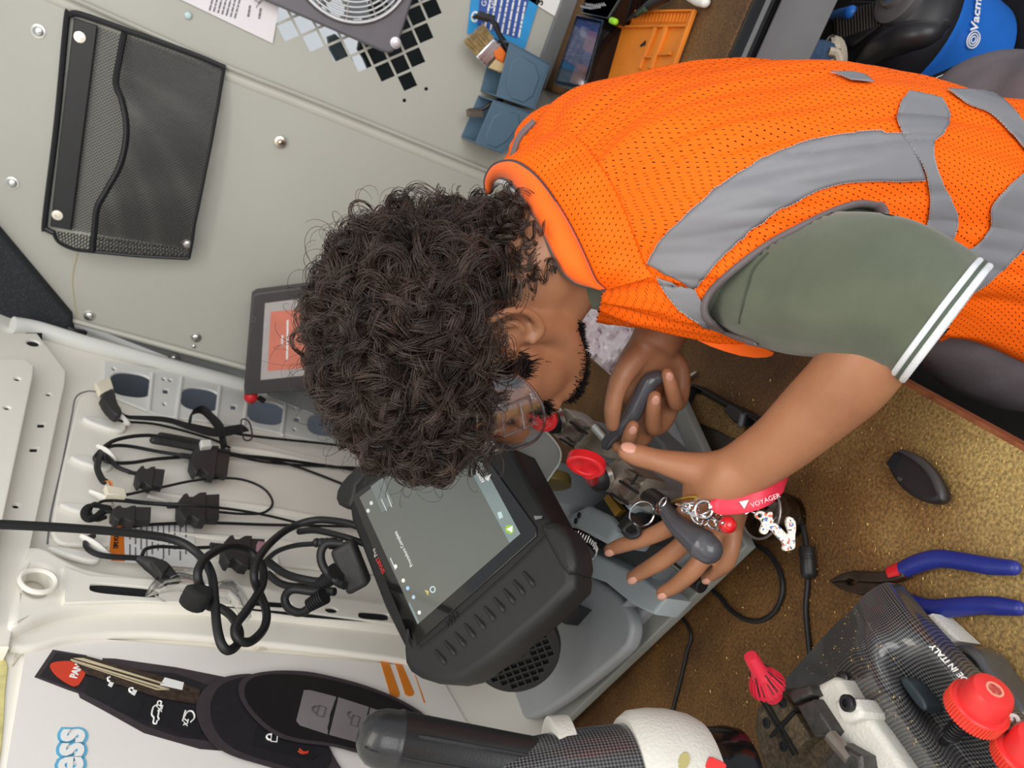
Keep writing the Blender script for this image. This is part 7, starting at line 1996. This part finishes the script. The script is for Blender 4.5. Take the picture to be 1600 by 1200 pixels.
# darker binding along armhole, neck and hem
def edge(L_, r, name='binding', m=None, off=0.002, parent=None, **k):
    return MB().tube([on_vest(x, y, off) for x, y in L_], r, 8, n=4, **k).build(name, m or bind_m, parent or vest)
# collar: padded orange band round the neck
co_ = [(761, 302, .80), (760, 280, .785), (770, 261, .765), (787, 253, .745), (807, 254, .728), (831, 270, .712), (854, 297, .700), (878, 334, .690), (898, 371, .684), (915, 408, .683), (929, 439, .690), (944, 454, .698)]
ci_ = [(764, 300, .80), (771, 284, .785), (784, 276, .762), (801, 284, .738), (820, 310, .715), (841, 344, .697), (861, 385, .688), (878, 419, .688), (895, 436, .692), (910, 443, .696), (926, 446, .70)]
def resamp(P, n):
    Q = catmull(P, 12); L_ = [0]
    for i in range(1, len(Q)): L_.append(L_[-1] + (Q[i] - Q[i-1]).length)
    out = []; k = 0
    for i in range(n):
        d_ = L_[-1]*i/(n - 1)
        while k < len(Q) - 2 and L_[k+1] < d_: k += 1
        out.append(Q[k].lerp(Q[k+1], (d_ - L_[k])/max(1e-9, L_[k+1] - L_[k])))
    return out
CO, CI = resamp([PD(*p) for p in co_], 60), resamp([PD(*p) for p in ci_], 60)
G = []
for j in range(9):
    f_ = j/8
    G.append([CI[i].lerp(CO[i], f_) - (CI[i] - CAM).normalized()*0.007*math.sin(math.pi*f_)**0.7 for i in range(60)])
yG = []; yn = 56
for j in range(15):
    f_ = j/14; row = []
    for i in range(4, 60):
        x, y, z = proj(CO[i])
        far_ = on_vest(x + 92*.86, y - 92*.5 + max(0, i - 40)*1.2, 0.0022)
        a_ = CO[i] + (CO[i] - CAM).normalized()*0.004
        p = a_.lerp(far_, f_)
        w_n = (math.sin(i*0.62 + 1.5*math.sin(i*.21)) + 0.6*math.sin(i*1.31))*0.0016*math.sin(math.pi*f_)
        row.append(p - (p - CAM).normalized()*(0.008*math.sin(math.pi*f_) + w_n))
    yG.append(row)
yo = MB().sheet(yG)
me = yo.mesh()
ul = me.uv_layers.new(name='UVMap')
arc = [0]
for i in range(1, yn): arc.append(arc[-1] + (yG[7][i] - yG[7][i-1]).length)
for poly in me.polygons:
    for li in poly.loop_indices:
        vi = me.loops[li].vertex_index
        ul.data[li].uv = (arc[vi % yn], 0.1 + (vi//yn)*0.0042)
yoke = link('yoke', me, orange, vest)
col_o = MB().sheet(G).build('collar', orange_plain, vest, ang=180)
so = col_o.modifiers.new('thick', 'SOLIDIFY'); so.thickness = 0.004; so.offset = 0
MB().tube(CO, 0.0030, 8, smooth=False, flat=(1, .7)).build('collar_binding', mat('binding_plum', (78, 66, 70), 0.7), vest)
MB().tube([p + (p - CAM).normalized()*0.004 for p in CI], 0.0036, 8, smooth=False).build('collar_lining', mat('lining_grey', (96, 96, 96), 0.8), vest)
MB().tube([p + (p - CAM).normalized()*0.012 + DWN*-.001 - RGT*0.004 for p in CI[2:34]], 0.0042, 8, smooth=False).build('shirt_collar', mat('collar_white', (206, 206, 208), 0.8), man)
MB().tube([on_vest(x, y, 0.002) for x, y in ((774, 262), (784, 234), (800, 204), (826, 178))], 0.004, 8).build('binding', bind_m, vest)
# front edge of the vest hanging free below the chest
VFP = Plane(PD(1150, 530, .735), -FWD + RGT*-.3, DWN)
pplate('front_flap', VFP, [(940, 446), (1000, 478), (1050, 492), (1100, 512), (1150, 530), (1212, 548), (1206, 559), (1170, 560), (1120, 546), (1085, 530), (1040, 505), (990, 482)], [], -0.003, 0.0, 0.0012, orange_plain, vest, 1)
pplate('front_tape', VFP, [(1060, 484), (1110, 498), (1180, 526), (1282, 541), (1270, 548), (1215, 549), (1150, 535), (1100, 515)], [], 0.0, 0.0022, 0.0006, tape_m, vest, 1)
MB().tube([VFP.pix(x, y, 0.003) for x, y in ((1036, 484), (1060, 500), (1090, 514), (1112, 522))], 0.0036, 8, flat=(1, .5)).build('zip', mat('zip_black', (40, 36, 36), 0.7, bump=0.5, bscale=900), vest)
# ---- sleeve of the shirt with striped cuff
sl = MB()
SP_ = [PD(1120, 420, .735), PD(1165, 430, .71), PD(1230, 444, .668), PD(1300, 449, .632), PD(1370, 458, .605), PD(1432, 482, .590), PD(1460, 497, .584)]
SRR = [0.045, 0.054, 0.061, 0.0625, 0.0605, 0.0565, 0.0535]
Q = catmull(SP_, 10); rr = []
for i in range(len(Q)):
    x = i/10; k = min(int(x), len(SRR) - 2); rr.append(SRR[k]*(1 - (x - k)) + SRR[k+1]*(x - k))
R = []; a = None
for i in range(len(Q)):
    d = (Q[min(i+1, len(Q)-1)] - Q[max(i-1, 0)]).normalized()
    h = RGT - d*RGT.dot(d); a = h.normalized(); b2 = d.cross(a)
    row = []
    for k in range(72):
        an_ = 2*math.pi*k/72
        w = rr[i]*(1 + 0.07*noise.noise(Vector((math.cos(an_)*1.3, math.sin(an_)*1.3, i*0.05))) + 0.035*noise.noise(Vector((math.cos(an_)*3, math.sin(an_)*3, i*0.09 + 4))))
        row.append(Q[i] + a*math.cos(an_)*w*1.0 + b2*math.sin(an_)*w)
    R.append(row)
def vest_t(x, y):
    r = ray(x, y).normalized()
    loc = full_bvh.ray_cast(CAM, r)[0]
    return None if loc is None else (loc - CAM).dot(FWD)
for i, row in enumerate(R):
    for k, p in enumerate(row):
        x, y, z = proj(p)
        if x < 1392 and not inside(x, y, armhole):
            vt = vest_t(x, y)
            if vt is not None and z < vt + 0.006: row[k] = CAM + ray(x, y)*(vt + 0.008)
sl.rings(R, True, False)
slv = sl.build('sleeve', shirt_m, sh, ang=180)
so = slv.modifiers.new('thick', 'SOLIDIFY'); so.thickness = 0.0015; so.offset = -1
d = (Q[-1] - Q[-3]).normalized()
rib_w = mat('rib_white', (222, 224, 228), 0.85, var=0.03, bump=0.4, bscale=800); rib_g = mat('rib_green', (84, 94, 82), 0.85)
L0 = R[-1]; c0_ = Q[-1]
for j, (w0, w1, m_) in enumerate(((0.0, .0045, rib_w), (.0045, .0075, rib_g), (.0075, .0125, rib_w))):
    rows2 = []
    for s_, e_ in ((w0, 0.0012), (w0 + (w1 - w0)*.3, 0.0022), (w0 + (w1 - w0)*.7, 0.0022), (w1, 0.0012), (w1, -0.001), (w0, -0.001)):
        rows2.append([c0_ + (p - c0_)*(1 + e_/0.05 - s_*0.9) + d*(s_ - 0.001) for p in L0])
    MB().rings(rows2, False, False, True).build('cuff_stripe', m_, slv, fixn=True)
# shoulder seam and fold of the sleeve
sm_bvh = BVHTree.FromPolygons([tuple(p) for r_ in R for p in r_], [(i*72 + k, i*72 + (k+1) % 72, (i+1)*72 + (k+1) % 72, (i+1)*72 + k) for i in range(len(R)-1) for k in range(72)])
def front_pt(x, y, off):
    r = ray(x, y).normalized(); best = None
    for bv in (full_bvh, sm_bvh):
        loc = bv.ray_cast(CAM, r)[0]
        if loc is not None and (best is None or (loc - CAM).length < best): best = (loc - CAM).length
    return CAM + r*((best or 0.68) - off)
MB().tube([front_pt(x, y, .0030) for x, y in ((1180, 538), (1135, 521), (1108, 502), (1100, 480), (1113, 453), (1150, 419), (1200, 382), (1250, 355), (1300, 331), (1340, 319), (1372, 323), (1384, 334))], [0.0018, 0.0035] + [0.0056]*9 + [0.0035], 10, n=6, flat=(1, .6), hint=FWD, roundcap=True).build('binding', bind_m, vest)
sp_ = []
for x, y in ((1200, 395), (1178, 420), (1168, 450), (1160, 480), (1155, 505)):
    loc, nor, _, dd = sm_bvh.ray_cast(CAM, ray(x, y).normalized())
    if loc is not None: sp_.append(loc - ray(x, y).normalized()*0.0006)
if len(sp_) > 2: MB().tube(sp_, 0.0011, 6).build('shoulder_seam', mat('seam_olive', (66, 70, 58), 0.9), slv)

# ---- trousers and boots
trm = mat('trouser_grey', (112, 103, 107), 0.85, col2=(98, 90, 94), scale=20, bump=0.3, bscale=800)
tb = MB()
pv = PD(1600, 345, .82)
tb.ball(pv, BD*0.125, LD*0.165, BD.cross(LD)*0.13, 24, 16)
tb.ball(PD(1665, 225, .86), 0.115, seg=20, rng=14)
tb.ball(PD(1700, 330, .78), 0.115, seg=20, rng=14)
lk, la = Vector((0.02, 0.575, 0.46)), Vector((0.06, 0.57, 0.10))
tb.tube([PD(1640, 400, .79), Vector((0.005, 0.585, 0.80)), lk, la], [0.10, 0.088, 0.070, 0.056], 22)
rk, ra = Vector((0.26, 0.82, 0.45)), Vector((0.34, 0.84, 0.10))
tb.tube([PD(1660, 260, .86), Vector((0.22, 0.79, 0.72)), rk, ra], [0.105, 0.094, 0.072, 0.058], 22)
tme = remesh(tb, 0.008, 6)
tr_o = link('trousers', tme, trm, man)
cr = tr_o.data
rnd = random.Random(2)
for v_ in cr.vertices:
    q = v_.co
    v_.co = q + v_.normal*(noise.noise(q*14)*0.004 + noise.noise(Vector((q.x*6, q.y*6, q.z*26)))*0.004)
shoe_m = mat('boot_black', (40, 36, 34), 0.6, var=0.1)
for a_, fwd_ in ((la, Vector((-1, 0.1, 0))), (ra, Vector((-1, 0.25, 0)))):
    s_ = MB(); f_ = fwd_.normalized(); sd_ = Vector((-f_.y, f_.x, 0))
    s_.ball(Vector((a_.x, a_.y, 0.06)) + f_*0.06, f_*0.14, sd_*0.05, (0, 0, 0.055), 20, 12)
    s_.tube([a_, Vector((a_.x, a_.y, 0.05))], [0.052, 0.05], 16, smooth=False)
    m_ = remesh(s_, 0.006, 4)
    for v_ in m_.vertices: v_.co.z = max(v_.co.z, 0.001)
    link('boot', m_, shoe_m, man)

# ---- clear safety goggles on his face
gg = thing('safety_goggles', 'clear wraparound safety goggles worn under the curly fringe', 'safety goggles', hp3(0.10, 0, 0.0))
lens_m = glass('goggle_clear', (0.93, 0.91, 0.92), 0.10, 0.17)
prof = [(0.040, 0.079, .030, -.012), (0.058, 0.079, .036, -.026), (0.078, 0.077, .040, -.034), (0.098, 0.068, .042, -.036), (0.113, 0.050, .042, -.034), (0.121, 0.026, .042, -.028), (0.124, 0, .042, -.020),
        (0.121, -0.026, .042, -.028), (0.113, -0.050, .042, -.034), (0.098, -0.068, .042, -.036), (0.078, -0.077, .040, -.034), (0.050, -0.079, .034, -.020)]
ca = catmull([Vector(p[:2] + (p[2],)) for p in prof], 5); cb_ = catmull([Vector(p[:2] + (p[3],)) for p in prof], 5)
G = []
for j in range(11):
    s_ = j/10
    G.append([hp3(*(p.lerp(q, s_) + Vector((0, 0, .024)))) + hL*0 for p, q in zip(ca, cb_)])
MB().sheet(G).build('visor', lens_m, gg, ang=180)
MB().tube(G[0], 0.0012, 6, smooth=False).build('visor_rim', lens_m, gg)
MB().tube(G[-1], 0.0016, 6, smooth=False).build('visor_rim', glass('rim_pinkish', (0.80, 0.70, 0.72), 0.12, 0.12), gg)
MB().tube([g[0] for g in G], 0.0014, 6, smooth=False).build('visor_rim', lens_m, gg)
fr_ = glass('clear_frame', (0.86, 0.82, 0.83), 0.15, 0.10)
w_ = lambda f, l, u: hp3(f, l, u + .024)
MB().tube([w_(.064, .081, -.020), w_(.092, .074, -.024), w_(.094, .073, .012), w_(.066, .081, .012)], 0.0014, 8, closed=True, n=1, smooth=False).build('side_vent', fr_, gg)
MB().tube([w_(.066, .082, -.008), w_(.093, .075, -.010)], 0.0012, 8, smooth=False).build('side_vent', fr_, gg)
for u_ in (-.022, .014): MB().box(w_(.064, .081, u_), hF*0.004, hL*0.003, hU*0.003).build('hinge', fr_, gg, True, 0.001)
MB().tube([w_(.046, .079, .012), w_(.010, .082, .018), w_(-.03, .080, .016)], 0.0026, 8, flat=(1, .5)).build('temple_arm', fr_, gg)
MB().tube([w_(.046, -.079, .012), w_(.010, -.082, .018), w_(-.03, -.080, .016)], 0.0026, 8, flat=(1, .5)).build('temple_arm', fr_, gg)
